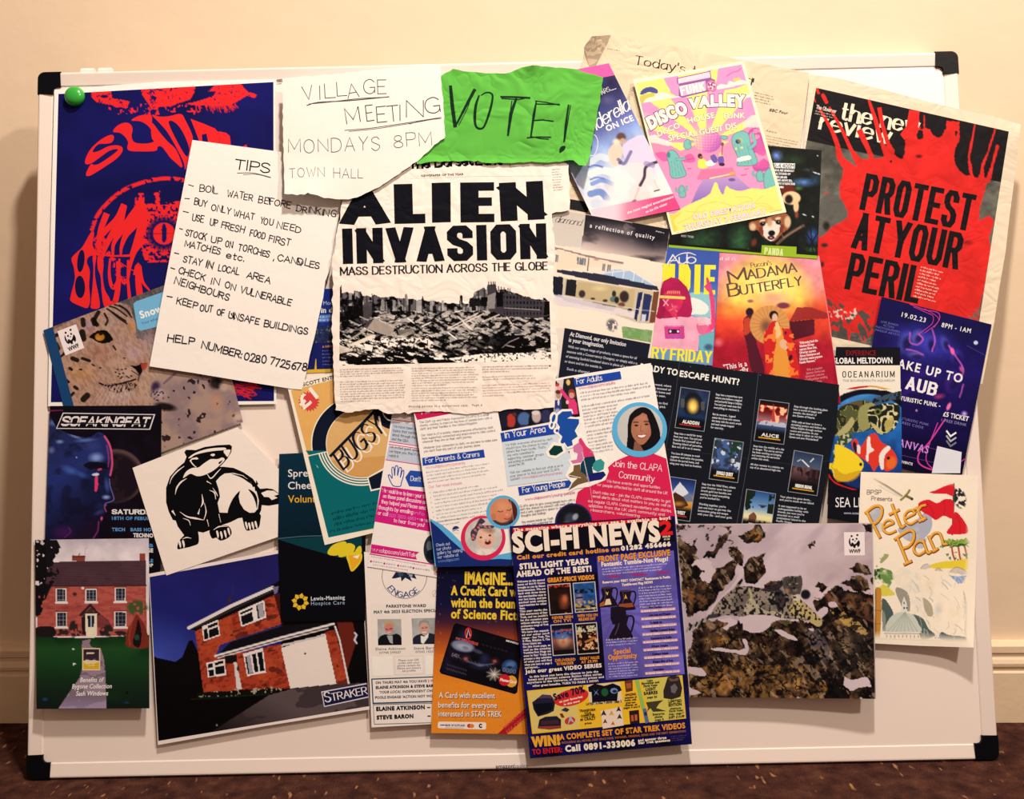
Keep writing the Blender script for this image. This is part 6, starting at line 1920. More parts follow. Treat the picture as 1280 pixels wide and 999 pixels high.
# ================================================================== election leaflet
t=Sheet('election_leaflet',[(455,690),(548,700),(545.5,905),(464.5,909.5)],
          'cream election leaflet with two portrait photos and a round emblem','leaflet',paper=(250,232,220),mat='paper')
t.z(455,700,4.65)
KB=(26,34,56)
t.line('round_emblem',ring(235,95,130,130,50),3,(90,86,90))
t.poly('round_emblem',[(160,108),(185,70),(225,80),(235,60),(255,84),(290,78),(306,112),(268,100),(280,126),(240,104),(218,126),(214,100),(180,108)],(30,38,60))
t.poly('round_emblem',[(196,78),(232,70),(228,92),(205,100)],(60,70,100)); t.poly('round_emblem',[(262,84),(284,84),(280,100),(262,96)],(150,170,200))
def afn(u,v):
    a=np.radians(146-104*u); r=119-32*v
    return t.px(np.stack([235+r*np.cos(a),100+r*np.sin(a)],1))
t.pen('round_emblem','ENGAGE',0,0,1,1,32,(70,84,130),w=.22,thin=.1,fn=afn)
t.line('pencil_mark',ring(412,195,14,18,14),3,(190,180,180)); t.line('pencil_mark',[(402,210),(420,180)],3,(190,180,180))
t.poly('pale_panel',[(38,250),(430,254),(428,700),(48,690)],(247,230,216))
t.text('heading','PARKSTONE WARD',130,278,360,274,16,KB,.07); t.text('heading','MAY 4th 2023 ELECTION SPECIAL',58,312,440,302,16,(30,70,90),.07)
for nm,q,suit in (('portrait_woman',[(78,345),(216,343),(219,495),(82,497)],0),('portrait_man',[(276,340),(425,337),(428,489),(284,491)],1)):
    t.z(455,700,4.65)
    p=Pic(t,nm,q,.6,(176,172,166)); p.z(455,700,4.65); x=q[0][0]+70; y=q[0][1]
    p.mott(40,.15,3+suit)
    if suit == 0:
        p.poly([(84,500),(90,450),(125,432),(150,440),(190,430),(216,450),(220,500)],(20,18,24),1,True); p.poly([(132,440),(165,440),(168,490),(150,480)],(190,190,186),.9)
        p.ell(145,395,28,38,(206,130,120),0,1,.2); p.poly([(118,400),(120,365),(145,354),(172,364),(175,390),(150,370),(130,376)],(196,160,110),1,True); p.line([(127,404),(138,405)],7,(160,40,66)); p.line([(150,402),(163,399)],7,(160,40,66)); p.line([(136,422),(156,420)],4,(240,220,214))
    else:
        p.poly([(284,492),(290,450),(330,430),(350,440),(380,425),(426,445),(428,492)],(34,38,52),1,True); p.poly([(330,440),(350,446),(376,425),(372,450),(345,490),(332,480)],(240,236,232))
        p.ell(350,398,28,40,(214,160,140),0,1,.2); p.poly([(322,392),(322,360),(350,348),(376,358),(380,390),(366,368),(336,366)],(150,146,144),1,True); p.line([(338,398),(346,397)],5,(90,70,64)); p.line([(358,396),(367,394)],5,(90,70,64)); p.line([(340,422),(362,420)],5,(250,236,230)); p.line([(336,392),(368,388)],2,(130,110,100))
    p.done()
GR=(110,112,118)
t.z(455,700,4.65)
t.text('portrait_names','Elaine Atkinson',68,526,240,522,15,GR,.02); t.text('portrait_names','07798 249507',90,546,215,543,12,GR,.02); t.text('portrait_names','Steve Baron',290,522,425,518,15,GR,.02); t.text('portrait_names','07542 102570',300,541,425,538,12,GR,.02)
t.poly('request_box',[(174,562),(345,556),(348,664),(180,670)],(226,212,202)); t.poly('request_box',[(177,565),(342,559),(345,661),(183,667)],(249,232,220))
for i,(s_,a,b) in enumerate((('Please scan QR',200,318),('codes with your',198,322),('phone camera for',194,328),("Elaine and Steve's",194,330),('full profiles',222,300))):t.text('request_box',s_,a,590+15.5*i,b,586+15.5*i,11,(96,96,104),.02,slant=.15)
t.poly('white_label',[(44,564),(164,560),(168,672),(48,676)],(252,242,234)); t.poly('white_label#b',[(356,560),(440,557),(442,664),(358,668)],(252,242,234))
t.poly('vote_box',[(42,690),(440,676),(446,826),(50,838)],(40,76,100)); t.poly('vote_box',[(49,697),(440,683),(446,818),(56,830)],(250,233,221))
t.text('vote_box','ON THURS MAY 4th YOU HAVE',68,722,364,711,14,KB,.06); t.text('vote_box','2 VOTES',372,711,440,708,14,(196,40,50),.06)
t.text('vote_box','ELAINE ATKINSON & STEVE BARON',70,750,436,738,15,KB,.10); t.text('vote_box',"'YOUR LOCAL INDEPENDENT CHOICE'",88,777,440,766,14,KB,.05,slant=.25); t.text('vote_box',"POOLE ENGAGE 'ACTION NOT WORDS'",66,808,440,797,14,KB,.06)
t.line('name_box',[(54,842),(440,832),(446,945),(60,955),(54,842)],3,(100,110,124)); t.text('name_box','ELAINE ATKINSON',73,877,352,866,21,(20,22,32),.09); t.text('name_box','STEVE BARON',76,927,286,918,21,(20,22,32),.09); t.line('name_box',[(370,858),(382,858)],6,(20,22,32)); t.line('name_box',[(372,908),(384,908)],6,(20,22,32))
t.close()

# ================================================================== pink advice leaflet
PI=(216,30,126); LB=(40,76,168)
t=Sheet('pink_leaflet',[(493,500),(575,512),(547,722),(459.3,708.5)],
          'narrow leaflet with a magenta panel and a blue hand outline','leaflet',paper=(250,234,224),mat='paper')
t.z(455,500,4.54)
t.pen('heading','Videos',222,88,330,98,26,(150,60,110),w=.12)
for q in ([(160,122),(400,152),(390,270),(146,236)],[(140,262),(390,298),(380,374),(124,340)]):t.poly('grey_panel',q,(198,202,212))
for y in ((162,112,400,143),(144,238,390,274),(142,252,388,288),(124,340,380,378)):t.line('rules',[(y[0],y[1]),(y[2],y[3])],4.5,PI)
for i,s_ in enumerate(('We have been discussing','topics that matter to you','about through the videos','and the Q&A')):t.pen('panel_text',s_,166-3*i,155+24*i,(360,360,350,260)[i]-3*i,180+24*i-(12 if i == 3 else 0),14,(70,74,96),w=.13)
for i,s_ in enumerate(('We invited guest speakers and','we hope you find it useful to','watch it')):t.pen('panel_text#b',s_,146-3*i,272+24*i,(370,370,200)[i]-3*i,300+24*i-(20 if i == 2 else 0),14,(70,74,96),w=.13)
t.line('hand_drawing',[(168,488),(150,462),(138,430),(146,426),(160,444),(158,400),(160,384),(170,386),(174,430),(178,380),(186,374),(192,382),(190,430),(200,388),(208,384),(213,394),(206,440),(218,402),(226,404),(224,430),(212,470),(206,490),(168,488)],5,LB,smooth=True)
t.poly('blue_arrow',[(234,440),(262,400),(400,412),(400,500),(256,490)],LB); t.pen('blue_arrow',"Don't stop",264,458,380,470,26,(240,232,232),w=.12)
t.poly('magenta_panel',[(100,488),(420,532),(400,752),(60,690)],PI)
WP=(250,226,236)
for i,(s_,a,b) in enumerate((('We would love to know your thoughts',102,400),('on these panel discussions and how',108,400),('they helped you! Please send your',98,395),('thoughts by emailing',82,276),('or call',78,134))):t.pen('magenta_text',s_,a,522+32*i,b,522+32*i+(b-a)*.15,21,WP,w=.12)
t.pen('magenta_text','info us',284,648,390,664,18,(220,150,220),w=.1); t.pen('magenta_text','020 7833 4883',142,662,292,684,17,(224,140,210),w=.1); t.pen('magenta_text','- we would love',300,684,420,702,19,WP,w=.12); t.pen('magenta_text','to hear from you!',168,692,340,720,20,WP,w=.12)
t.poly('web_ribbon',[(42,818),(314,864),(292,880),(300,906),(36,868)],PI); t.pen('web_ribbon','www.clapa.com/cleftTalk',44,858,290,892,22,WP,w=.1)
t.line('lower_rule',[(34,874),(420,938)],5,PI)
for x,y in ((40,916),(116,928),(194,940),(281,954),(412,976)):t.poly('contact_icons',ring(x,y,6,6,10),(206,50,110),bump=False)
t.k += 1
for x,y,w_ in ((52,916,50),(126,928,56),(204,940,66),(292,955,90)):t.greek('contact_text',x,y+4,x+w_,y+4+w_*.14,1,10,(110,100,140),8,ragged=0)
t.greek('contact_text',40,890,360,945,1,10,(206,160,170),7,ragged=0); t.greek('contact_text',50,936,250,968,1,10,(206,160,170),7,ragged=0)
t.poly('dark_photo',ring(388,848,50,82,30),(40,44,56)); t.poly('dark_photo',ring(372,830,18,30,16),(90,96,104)); t.poly('dark_photo',ring(380,880,26,30,16),(20,22,32))
t.close()

# ================================================================== credit card flyer
t=Sheet('credit_card_flyer',[(546.6,707),(655,709),(662,918),(539,916.5)],
          'orange science fiction flyer with a black bank card picture','flyer',paper=(236,130,40),mat='gloss')
p=Pic(t,'background_print',[(546.6,707),(655,709),(662,918),(539,916.5)],1,(20,20,60)); p.z(540,700,4.54)
p.grad((230,60),(200,720),[(0,(12,13,40)),(.3,(18,18,56)),(.45,(66,30,50)),(.56,(150,60,36)),(.75,(220,112,34)),(1,(238,140,40))])
p.mix(p.fbm(5,7,1) > .95,(214,190,150),.4); p.mix((p.fbm(9,17,2) > .8) & (p.Y > 600),(200,90,26),.6)
p.done()
t.z(540,700,4.54)
YG=(244,204,60)
for s_,x0,x1,y,y1,H in (('IMAGINE...',188,456,136,142,66),('A Credit Card w',110,478,198,206,50),('within the boun',110,470,266,274,50),('of Science Ficti',110,490,330,340,50)):
    t.text('headline',s_,x0+3,y+3,x1+3,y1+3,H,(70,40,30),.05); t.text('headline',s_,x0,y,x1,y1,H,YG,.05)
t.poly('card_picture',[(122,372),(135,358),(500,466),(512,480),(484,752),(470,762),(52,646),(42,632)],(9,8,14))
p=Pic(t,'card_picture',[(128,366),(506,476),(478,756),(48,636)],.7,(10,9,16)); p.z(540,700,4.54)
p.mix(np.clip((p.fbm(90,4,3)-.5)*4,0,1),(30,24,50),.7)
p.ell(175,490,76,36,(130,136,160),12,.95,.25); p.ell(180,494,56,22,(176,180,196),12,.8,.5); p.ell(190,500,24,12,(110,112,130),12,.8,.5); p.ell(190,430,60,60,(60,70,130),0,.4,1); p.ell(260,520,40,14,(70,76,100),20,.8,.5)
for x,y in ((192,562),(356,576)):p.ell(x,y,16,14,(240,130,90),0,.9,.8); p.ell(x,y,40,30,(130,60,60),0,.5,1)
p.ell(272,598,26,9,(220,150,110),5,.9,.6); p.ell(270,600,80,34,(70,80,130),5,.5,1); p.line([(196,575),(270,600),(350,590)],8,(90,96,130),.8); p.ell(300,560,40,40,(60,70,130),0,.6,1)
p.ell(352,650,44,40,(236,220,200),0,.9,1)
for k in range(9):a=k*.7; p.line([(352,650),(352+44*math.cos(a),650+38*math.sin(a))],4,(244,226,206),.6)
p.ell(440,606,50,44,(40,70,120),0,.95,.2); p.ell(445,596,38,26,(90,130,180),-15,.8,.6); p.ell(440,610,20,10,(20,30,60),0,.9,.5)
for i in range(12):p.line([(110+22*i,540+6.2*i),(122+22*i,552+6.2*i)],4,(130,120,130),.5)
for i in range(9):p.line([(86+13*i,590+4*i),(92+13*i,600+4*i)],4,(120,110,120),.5); p.line([(82+13*i,612+4*i),(90+13*i,622+4*i)],4,(130,120,120),.5)
for i in range(7):p.line([(285+22*i,480+6*i),(296+22*i,486+6*i)],4,(90,80,90),.5)
p.done()
t.z(540,700,4.54)
t.line('card_emblem',ring(206,418,16,30,20),8,(214,50,50)); t.line('card_emblem',[(196,440),(206,396),(216,430)],5,(240,190,190)); t.text('card_emblem','STAR TREK',134,450,190,462,11,(200,90,90),.06); t.text('card_emblem','UNIVERSE',180,462,258,486,14,(200,70,70),.08)
t.text('bank_name','BANK OF SCOTLAND',420,462,492,482,9,(226,220,220),.08)
t.text('card_digits','5401',110,546,150,556,20,(140,130,140),.0); t.text('card_digits','0000',398,634,474,648,24,(120,120,130),.0)
t.poly('payment_emblem',ring(450,690,32,33),(238,160,50)); t.poly('payment_emblem',ring(411,682,32,33),(206,34,40)); t.text('payment_emblem','MasterCard',386,686,474,702,15,(250,236,226),.06,slant=.1)
for s_,x0,x1,y in (('A Card with excellent',40,357,783),('benefits for everyone',36,368,838),('interested in STAR TREK',36,394,888)):
    t.text('offer_text',s_,x0+3,y+3,x1+3,y+6,31,(110,50,20),.02); t.text('offer_text',s_,x0,y,x1,y+3,31,(246,234,220),.02)
t.poly('logo_strip',[(34,924),(42,918),(300,922),(308,930),(306,958),(298,964),(38,956),(32,950)],(250,232,216)); t.text('logo_strip','BANK OF SCOTLAND',76,944,186,946,11,(40,44,90),.06); t.line('logo_strip',[(50,938),(70,938)],6,(70,80,130)); t.line('logo_strip',[(76,952),(180,954)],2,(90,90,130))
t.poly('logo_strip',ring(212,942,13,12,16),(206,50,50)); t.poly('logo_strip',ring(226,943,13,12,16),(226,130,50)); t.text('logo_strip','C',268,952,282,952,20,(20,20,26),.12)
t.poly('corner_ribbon',[(372,988),(420,990),(560,870),(560,826),(520,850)],(176,26,34)); t.text('corner_ribbon','NO ANNUAL',412,960,530,862,17,(226,90,80),.0); t.text('corner_ribbon','FEE OFFER',430,985,545,890,17,(226,90,80),.0)
t.close()

# ================================================================== charity leaflet
t=Sheet('charity_leaflet',[(514,492),(640,484),(707,471),(813.5,454),(845,640),(853,690),(640,707),(545,709)],
          'white charity leaflet with a map of Britain, round photos and blue banners','leaflet',paper=(251,238,228),mat='paper')
t.z(455,500,4.54)
def pl(part,z,pts,c,sm=False):t.z(*z).poly(part,pts,c,smooth=sm)
zA,zB,zC=(455,500,4.54),(510,500,4.757),(610,450,4.54)
pl('magenta_bar',zA,[(270,40),(560,20),(560,66),(302,114)],(206,30,84)); t.pen('magenta_bar','ABOUT US',328,80,520,46,36,WP,w=.12)
TXT=(86,78,88); LG=(160,150,156)
for i,(s_,x0,x1) in enumerate((('The Cleft Lip and Palate Association (CLAPA) is a small',68,480),('charity working to improve the lives of people born with a',71,498),('cleft and their families in the United Kingdom.',74,412),('',0,0),('Our vision is of a society where everyone affected by cleft',80,506),('feels supported, connected and empowered to take control',83,518),('wherever they are on their cleft journey.',86,380),('',0,0),('Whatever your connection to cleft, we are here to make sure',92,530),("you don't face any part of your journey alone.",96,430))):
    t.z(*zB)
    y0=140+20*i-(0 if i < 4 else 3 if i < 8 else 8)
    if s_:t.pen('intro_text#%d' % (i // 4),s_,x0,y0,x1,y0-(x1-x0)*.112,13,TXT if i != 5 else (120,70,100),w=.13)
def banner(part,z,q,s_,x0,y0,x1,y1,H):
    part=part+'#%d' % x0
    pl(part,z,q,(32,70,164)); t.pen(part,s_,x0,y0,x1,y1,H,(250,240,236),w=.11)
banner('banner',zB,[(84,345),(450,295),(458,342),(88,392)],'For Parents & Carers',105,375,425,334,28)
t.pen('web_address','www.clapa.com/parents',106,410,340,382,17,(220,100,140),w=.1)
t.greek('paragraph',110,436,500,380,4,20,LG,11,seed=31,para=(4,))
t.pen('sub_heading','Our Services Include:',124,525,322,500,15,(226,130,160),w=.12)
t.greek('paragraph',150,556,570,494,9,22,LG,11,seed=32,ragged=.4); t.greek('paragraph',170,730,340,705,2,22,LG,11,seed=34)
for i in range(6):t.poly('bullet_points',ring(132+4*i,552+29*i,3,3,8),LG,bump=False)
t.k += 1
BL=(94,176,218)
pl('blue_swoosh',zB,[(130,705),(200,742),(260,790),(310,840),(420,900),(520,925),(620,905),(620,955),(500,965),(160,990)],BL)
pl('blue_swoosh',zB,[(130,716),(190,768),(250,828),(320,890),(400,935),(480,950),(540,945),(620,950),(620,985),(167,994)],(26,44,110))
for i,(s_,x1) in enumerate((('Check out',250),('our photo',256),('gallery by visiting',322),('our website at',300),('www.clapa.com',304))):t.pen('gallery_text',s_,168+3*i,872+24*i,x1,872+24*i-(x1-168)*.12,17,(196,206,226) if i < 4 else (120,150,210),w=.11)
t.poly('small_emblem',ring(285,770,21,20,20),(30,44,110)); t.poly('small_emblem',[(266,774),(304,764),(308,776),(296,792),(276,792)],(251,238,228)); t.line('small_emblem',[(272,778),(286,774),(300,776)],4,(30,44,110),smooth=True)
def roundpic(part,z,cx,cy,R,r,ringcol,fill,paint,dx=0,dy=0):
    t.z(*z); t.poly(part,ring(cx,cy,R,R,48),ringcol)
    p=Pic(t,part,box(cx+dx-r,cy+dy-r,cx+dx+r,cy+dy+r),.5,fill); p.z(*z); paint(p,cx+dx,cy+dy)
    h_,w_=p.X.shape; idx=np.arange(h_*w_).reshape(h_,w_); k=np.hypot(p.X-cx-dx,p.Y-cy-dy) < r
    kk=k[:-1,:-1] & k[1:,1:] & k[:-1,1:] & k[1:,:-1]
    a,b,c,d=[q[kk] for q in (idx[:-1,:-1],idx[:-1,1:],idx[1:,1:],idx[1:,:-1])]
    t.add(part,np.stack([p.PX.ravel(),p.PY.ravel()],1),np.concatenate([np.stack([a,b,c],1),np.stack([a,c,d],1)]),np.clip(p.C,0,255).reshape(-1,3)); t.k += 2
def baby1(p,x,y):
    p.mott(40,.12,2); p.ell(x+20,y+100,110,44,(236,222,210),0,1,.5); p.ell(x+12,y+10,58,66,(232,180,156),-10,1,.12); p.ell(x+30,y-40,50,26,(150,110,84),10,.7,.6)
    p.ell(x+8,y+2,44,50,(240,196,172),0,.8,.9); p.ell(x-16,y+4,9,7,(44,30,30),0,1,.4); p.ell(x+38,y-8,9,7,(44,30,30),0,1,.4); p.ell(x+26,y+34,22,15,(120,40,44),-8,1,.3); p.ell(x+24,y+26,8,8,(236,180,160),0,1,.4); p.ell(x+14,y+18,10,6,(200,130,116),0,.7,.6); p.ell(x+38,y+16,8,5,(200,130,116),0,.7,.6); p.ell(x+24,y+38,12,8,(60,16,24),0,.9,.4); p.ell(x-20,y+30,18,14,(236,160,140),0,.6,.8)
    p.poly([(x-70,y+20),(x-76,y-30),(x-50,y-60),(x-20,y-110),(x+10,y-90),(x-10,y-70),(x+60,y-66),(x+50,y-50),(x-20,y-46),(x-40,y-10),(x-50,y+20)],(70,56,74),1,True)
    for dx,dy in ((-60,-10),(-50,-40),(-20,-70),(10,-60),(-64,8),(-30,-55),(36,-58)):p.ell(x+dx,y+dy,11,9,(226,120,110),20,.9,.4); p.ell(x+dx+9,y+dy+8,7,6,(120,140,170),0,.8,.5)
    p.mix((p.fbm(14,3,2) > .6) & (p.Y > y+66),(206,190,180),.7)
def baby2(p,x,y):
    p.mix(p.X > x+30,(70,24,24),.9); p.mix(p.Y > y+50,(40,30,40),.8); p.ell(x-10,y-10,66,78,(214,136,96),-5,1,.1); p.ell(x-4,y-30,56,46,(230,160,120),0,.8,.9); p.ell(x-60,y+30,16,24,(200,120,90),0,1,.3); p.ell(x+14,y+30,50,40,(216,130,100),0,.8,.8)
    p.line([(x-34,y-4),(x-16,y),(x-4,y-6)],5,(110,50,40),.9,True); p.line([(x+20,y-10),(x+38,y-10),(x+48,y-20)],5,(110,50,40),.9,True); p.ell(x+20,y+16,12,9,(240,160,130),0,.9,.6); p.line([(x+6,y+40),(x+24,y+44),(x+38,y+36)],7,(160,60,60),.9,True); p.line([(x+40,y-80),(x+60,y+60)],3,(240,210,200),.6)
roundpic('baby_photo',zB,447,822,133,112,(222,42,88),(206,196,186),baby1,2,-8)
roundpic('baby_photo',zB,566,668,100,84,BL,(206,140,110),baby2,2,-2)
# middle fold
p_=[(14,-26),(300,-70),(500,10),(620,160),(520,330),(310,360),(78,404),(50,290)]
t.z(*zC)
p=Pic(t,'crowd_photo',[(52,268),(500,180),(520,320),(78,404)],.6,(26,24,40)); p.z(*zC)
n=p.fbm(30,3,2)
for cx,cy,rx,ry,c in ((130,345,30,46,(190,60,50)),(90,350,24,50,(30,30,50)),(205,335,42,44,(80,110,160)),(275,320,30,42,(206,180,170)),(330,320,34,44,(50,50,90)),(270,300,26,14,(230,210,200)),(205,380,30,14,(40,50,90)),(150,310,14,14,(90,50,40)),(240,350,12,40,(20,20,30)),(120,390,40,10,(20,20,30))):p.ell(cx,cy,rx,ry,c,0,.95,.25)
p.done()
t.z(*zC)
p=Pic(t,'crowd_photo',[(378,118),(488,98),(522,320),(372,340)],.5,(40,34,40)); p.z(*zC)
p.poly([(370,110),(430,105),(420,200),(372,330)],(220,206,200)); p.ell(455,128,14,20,(230,190,110),0,1,.3); p.line([(440,140),(452,175),(430,180)],16,(30,30,40)); p.ell(400,200,16,24,(196,140,120),0,1,.2); p.ell(398,182,18,14,(90,50,40),0,1,.3); p.poly([(380,230),(415,225),(420,320),(375,330)],(50,60,120)); p.ell(400,240,6,20,(230,220,220)); p.ell(475,200,17,22,(220,150,130),0,1,.2); p.poly([(455,196),(460,172),(482,168),(496,190),(494,215),(486,190),(466,186)],(150,64,50),1,True)
p.poly([(452,232),(490,220),(505,250),(512,312),(462,312)],(226,60,120)); p.line([(410,165),(440,205),(466,235)],20,(226,60,120),1,True); p.ell(404,160,14,12,(230,170,150)); p.ell(392,140,14,12,(200,60,60)); p.poly([(462,312),(516,306),(520,330),(465,330)],(20,16,24)); p.ell(450,240,9,12,(236,190,170)); p.ell(395,300,24,30,(206,206,210),0,.8,.4); p.ell(384,128,8,10,(30,26,30))
p.done()
banner('banner',zC,[(70,415),(320,372),(384,358),(388,420),(79,466)],'In Your Area',98,444,326,408,36)
pl('pale_panel',zC,[(80,468),(400,420),(470,540),(480,668),(112,718)],(214,222,230))
for i,(s_,x1) in enumerate((('We think everyone affected by cleft',366),('should have the chance to meet',340),("others like them locally. That's",326),("why we're committed to",262),('supporting volunteer groups',316),('and putting on events all',270),('around the UK!',206),('',0),('Visit our website to find out what is on in',426),('your area or to find your local CLAPA',406),('contact',182))):
    if s_:t.pen('area_text',s_,100+3*i,490+19.6*i,x1,490+19.6*i-(x1-100)*.13,13,TXT,w=.12)
t.pen('web_address','www.clapa.com/inyourarea',192,676,420,646,14,(214,80,130),w=.12)
banner('banner',zC,[(170,722),(478,680),(470,722),(178,770)],'For Young People',198,754,438,716,30)
t.pen('web_address','www.clapa.com/young-people',212,798,494,758,15,(214,90,140),w=.12)
for i,(s_,x1) in enumerate((('CLAPA aims to give young people born with a',492),('cleft the chance to connect with each other',482),('and a safe, supportive space to share their',476),('thoughts and feelings.',330),('',0),('Key sessions include our Youth',370),('forums and residential for',366))):
    if s_:t.pen('youth_text',s_,180+3*i,836+18*i,x1,836+18*i-(x1-180)*.12,12,TXT,w=.11)
pl('red_panel',zC,[(498,800),(510,750),(560,715),(610,690),(650,655),(668,620),(720,575),(790,545),(870,528),(940,532),(1012,560),(1032,680),(1062,880),(1062,1000),(700,1000),(560,900),(500,870)],(218,36,82))
# map
zM=(620,440,4.162)
sc_=[(322,330),(345,310),(392,308),(398,330),(370,346),(432,350),(432,372),(410,410),(425,440),(395,460),(400,485),(372,494),(350,462),(335,470),(345,440),(325,420),(332,390),(318,370)]
W2=(252,242,234)
def grow(pts,d):
    p=np.array(pts,float); c=p.mean(0); v=p-c
    return [tuple(q) for q in c+v*(1+d/np.maximum(np.hypot(*v.T),1))[:,None]]
for pts in (sc_,[(400,480),(440,440),(500,520),(560,560),(575,620),(560,660),(480,690),(420,700),(370,726),(400,670),(370,640),(400,590),(385,570),(420,545)],[(270,520),(300,480),(345,488),(352,520),(310,545),(278,538)]):
    t.z(*zM).poly('map',grow(pts,12),W2)
for cx,cy,rx,ry in ((300,345,14,26),(290,380,10,16),(318,410,12,12),(345,466,16,14)):t.poly('map',ring(cx,cy,rx+7,ry+7,14),W2); 
for cx,cy,rx,ry in ((300,345,9,22),(290,380,6,12),(318,410,8,8),(346,468,10,9)):t.poly('map',ring(cx,cy,rx,ry,12,rot=15),(30,76,160))
for pts,c in ((sc_,(30,76,160)),([(274,518),(302,486),(340,490),(350,516),(312,540),(282,536)],(12,56,50)),
               ([(430,455),(442,446),(470,490),(500,515),(512,540),(480,552),(458,548),(452,510),(432,480)],(222,58,108)),([(402,490),(432,470),(452,500),(458,548),(445,575),(400,582),(388,566),(420,560),(425,530),(405,515)],(214,116,164)),
               ([(440,585),(462,548),(512,542),(520,570),(500,600),(505,630),(470,650),(440,625)],(16,56,76)),([(520,565),(545,556),(565,575),(560,610),(530,625),(503,610),(504,585)],(56,150,146)),
               ([(405,590),(438,585),(440,622),(466,640),(478,676),(430,690),(376,722),(400,680),(425,656),(385,652),(374,640),(402,620)],(118,90,60)),([(470,645),(505,630),(560,622),(572,640),(548,664),(510,670),(478,678)],(26,32,104))):
    t.z(*zM).poly('map',pts,c)
t.poly('map',ring(380,520,4,6,8),(200,70,90)); t.line('map',[(448,520),(482,680)],2,(236,220,220)); t.line('map',[(374,640),(440,655)],3,W2)
# right fold
banner('banner',zC,[(486,106),(750,64),(758,106),(492,154)],'For Adults',505,137,648,114,30)
t.pen('web_address','www.clapa.com/adults',518,166,722,134,14,(214,100,140),w=.12)
t.greek('paragraph',524,190,930,130,3,20,LG,10,seed=41); t.greek('paragraph',534,268,915,205,1,20,LG,10,seed=47,ragged=0); t.greek('paragraph',538,288,750,254,6,19,LG,10,seed=42); t.greek('paragraph',560,412,700,388,7,20,LG,10,seed=43)
WM=(250,226,228)
t.pen('red_panel_text','Join the CLAPA',710,604,986,632,36,WM,w=.1); t.pen('red_panel_text','Community',742,668,942,692,36,WM,w=.1)
for i,(s_,x0,x1) in enumerate((('We have events and opportunities',674,975),('for people affected by cleft all around the UK',618,1018),('',0,0),("Don't miss out - join the CLAPA community to get",596,1034),('email alerts about what matters to you, as well as',594,1036),('our regular CLAPA Connect newsletters with stories,',568,1040),('updates from the UK cleft community and',572,1000),('researchers, volunteering',584,860))):
    if s_:t.pen('red_panel_text',s_,x0,(694,714,0,756,780,806,832,858)[i],x1,(694,714,0,756,780,806,832,858)[i]+(x1-x0)*.125,15,WM,w=.11)
def woman(p,x,y):
    p.mott(60,.06,3); p.poly([(x-60,y+140),(x-70,y+40),(x-66,y-40),(x-40,y-96),(x+10,y-122),(x+60,y-105),(x+96,y-40),(x+116,y+40),(x+100,y+140)],(22,18,22),1,True)
    p.poly([(x-50,y-10),(x-40,y-60),(x,y-90),(x+50,y-70),(x+70,y-10),(x+60,y+40),(x+26,y+84),(x,y+90),(x-30,y+62),(x-46,y+30)],(176,112,86),1,True); p.ell(x+10,y-10,50,56,(196,130,100),0,.7,.9); p.ell(x+14,y-62,44,22,(206,144,114),0,.5,.9)
    p.ell(x-20,y-18,13,6,(30,20,22),0,1,.3); p.ell(x+38,y-24,13,6,(30,20,22),0,1,.3); p.line([(x-36,y-36),(x-10,y-36)],6,(50,30,28),.9); p.line([(x+24,y-40),(x+52,y-40)],6,(50,30,28),.9); p.line([(x+8,y-20),(x+4,y+12),(x+18,y+14)],6,(150,90,70),.8,True)
    p.poly([(x-20,y+38),(x+10,y+34),(x+40,y+32),(x+26,y+52),(x+6,y+56),(x-10,y+50)],(150,60,60),1,True); p.poly([(x-14,y+40),(x+10,y+37),(x+34,y+35),(x+24,y+47),(x+4,y+50)],(246,234,226),1,True); p.poly([(x-40,y+140),(x-30,y+70),(x,y+90),(x+30,y+140)],(150,96,76),.9); p.poly([(x+40,y-80),(x+90,y-20),(x+110,y+130),(x+40,y+130),(x+64,y+20)],(22,18,22),1,True)
    p.poly([(x-66,y-40),(x-40,y-96),(x+10,y-118),(x+10,y-86),(x-38,y-50),(x-50,y+20),(x-40,y+140),(x-66,y+140)],(22,18,22),1,True)
roundpic('woman_photo',zC,860,396,156,130,BL,(200,194,186),woman,2,-6)
def helm(p,x,y):p.ell(x-20,y-20,40,40,(60,66,80),0,.9,.5); p.ell(x+10,y-30,20,26,(190,190,196),30,.8,.5); p.ell(x-40,y+10,30,20,(120,110,110),0,.7,.6)
roundpic('helmet_photo',zC,486,920,106,98,(40,40,90),(22,22,30),helm)
t.z(*zC).line('fold_line',[(540,545),(575,690),(600,860)],1.5,(236,200,206))
t.close()
# ================================================================== theatre society programme (painted pirate-play cover)
t=Sheet('play_programme',[(1076,590),(1150,592),(1222.5,594.4),(1221,690),(1217,809.7),(1150,807.5),(1066,803),(1072,690)],
          'cream play programme with hand painted orange lettering, palms and a dome','programme',paper=(252,232,206),mat='paper',thick=8e-4,
          curl=[('p',1219,812,120,.011),('e',1219,700,-.999,-.02,40,.004)])
p=Pic(t,'painted_picture',[(1078,596),(1215,599),(1209,802),(1074,798)],.7,(252,232,206))
p.z(1070,580,8)
def wash(pts,c,a=.8):p.mix(p.m_poly(pts,True)*np.clip(.55+p.fbm(60,3,3),0,1),c,a)
wash([(140,480),(230,430),(250,520),(200,640),(150,600)],(176,178,190),.9); wash([(420,650),(560,600),(700,480),(760,560),(740,680),(620,780),(500,760)],(170,172,188),.9); wash([(560,800),(700,740),(660,850)],(176,178,190),.8); wash([(200,600),(260,590),(300,660),(220,680)],(176,190,190),.6)
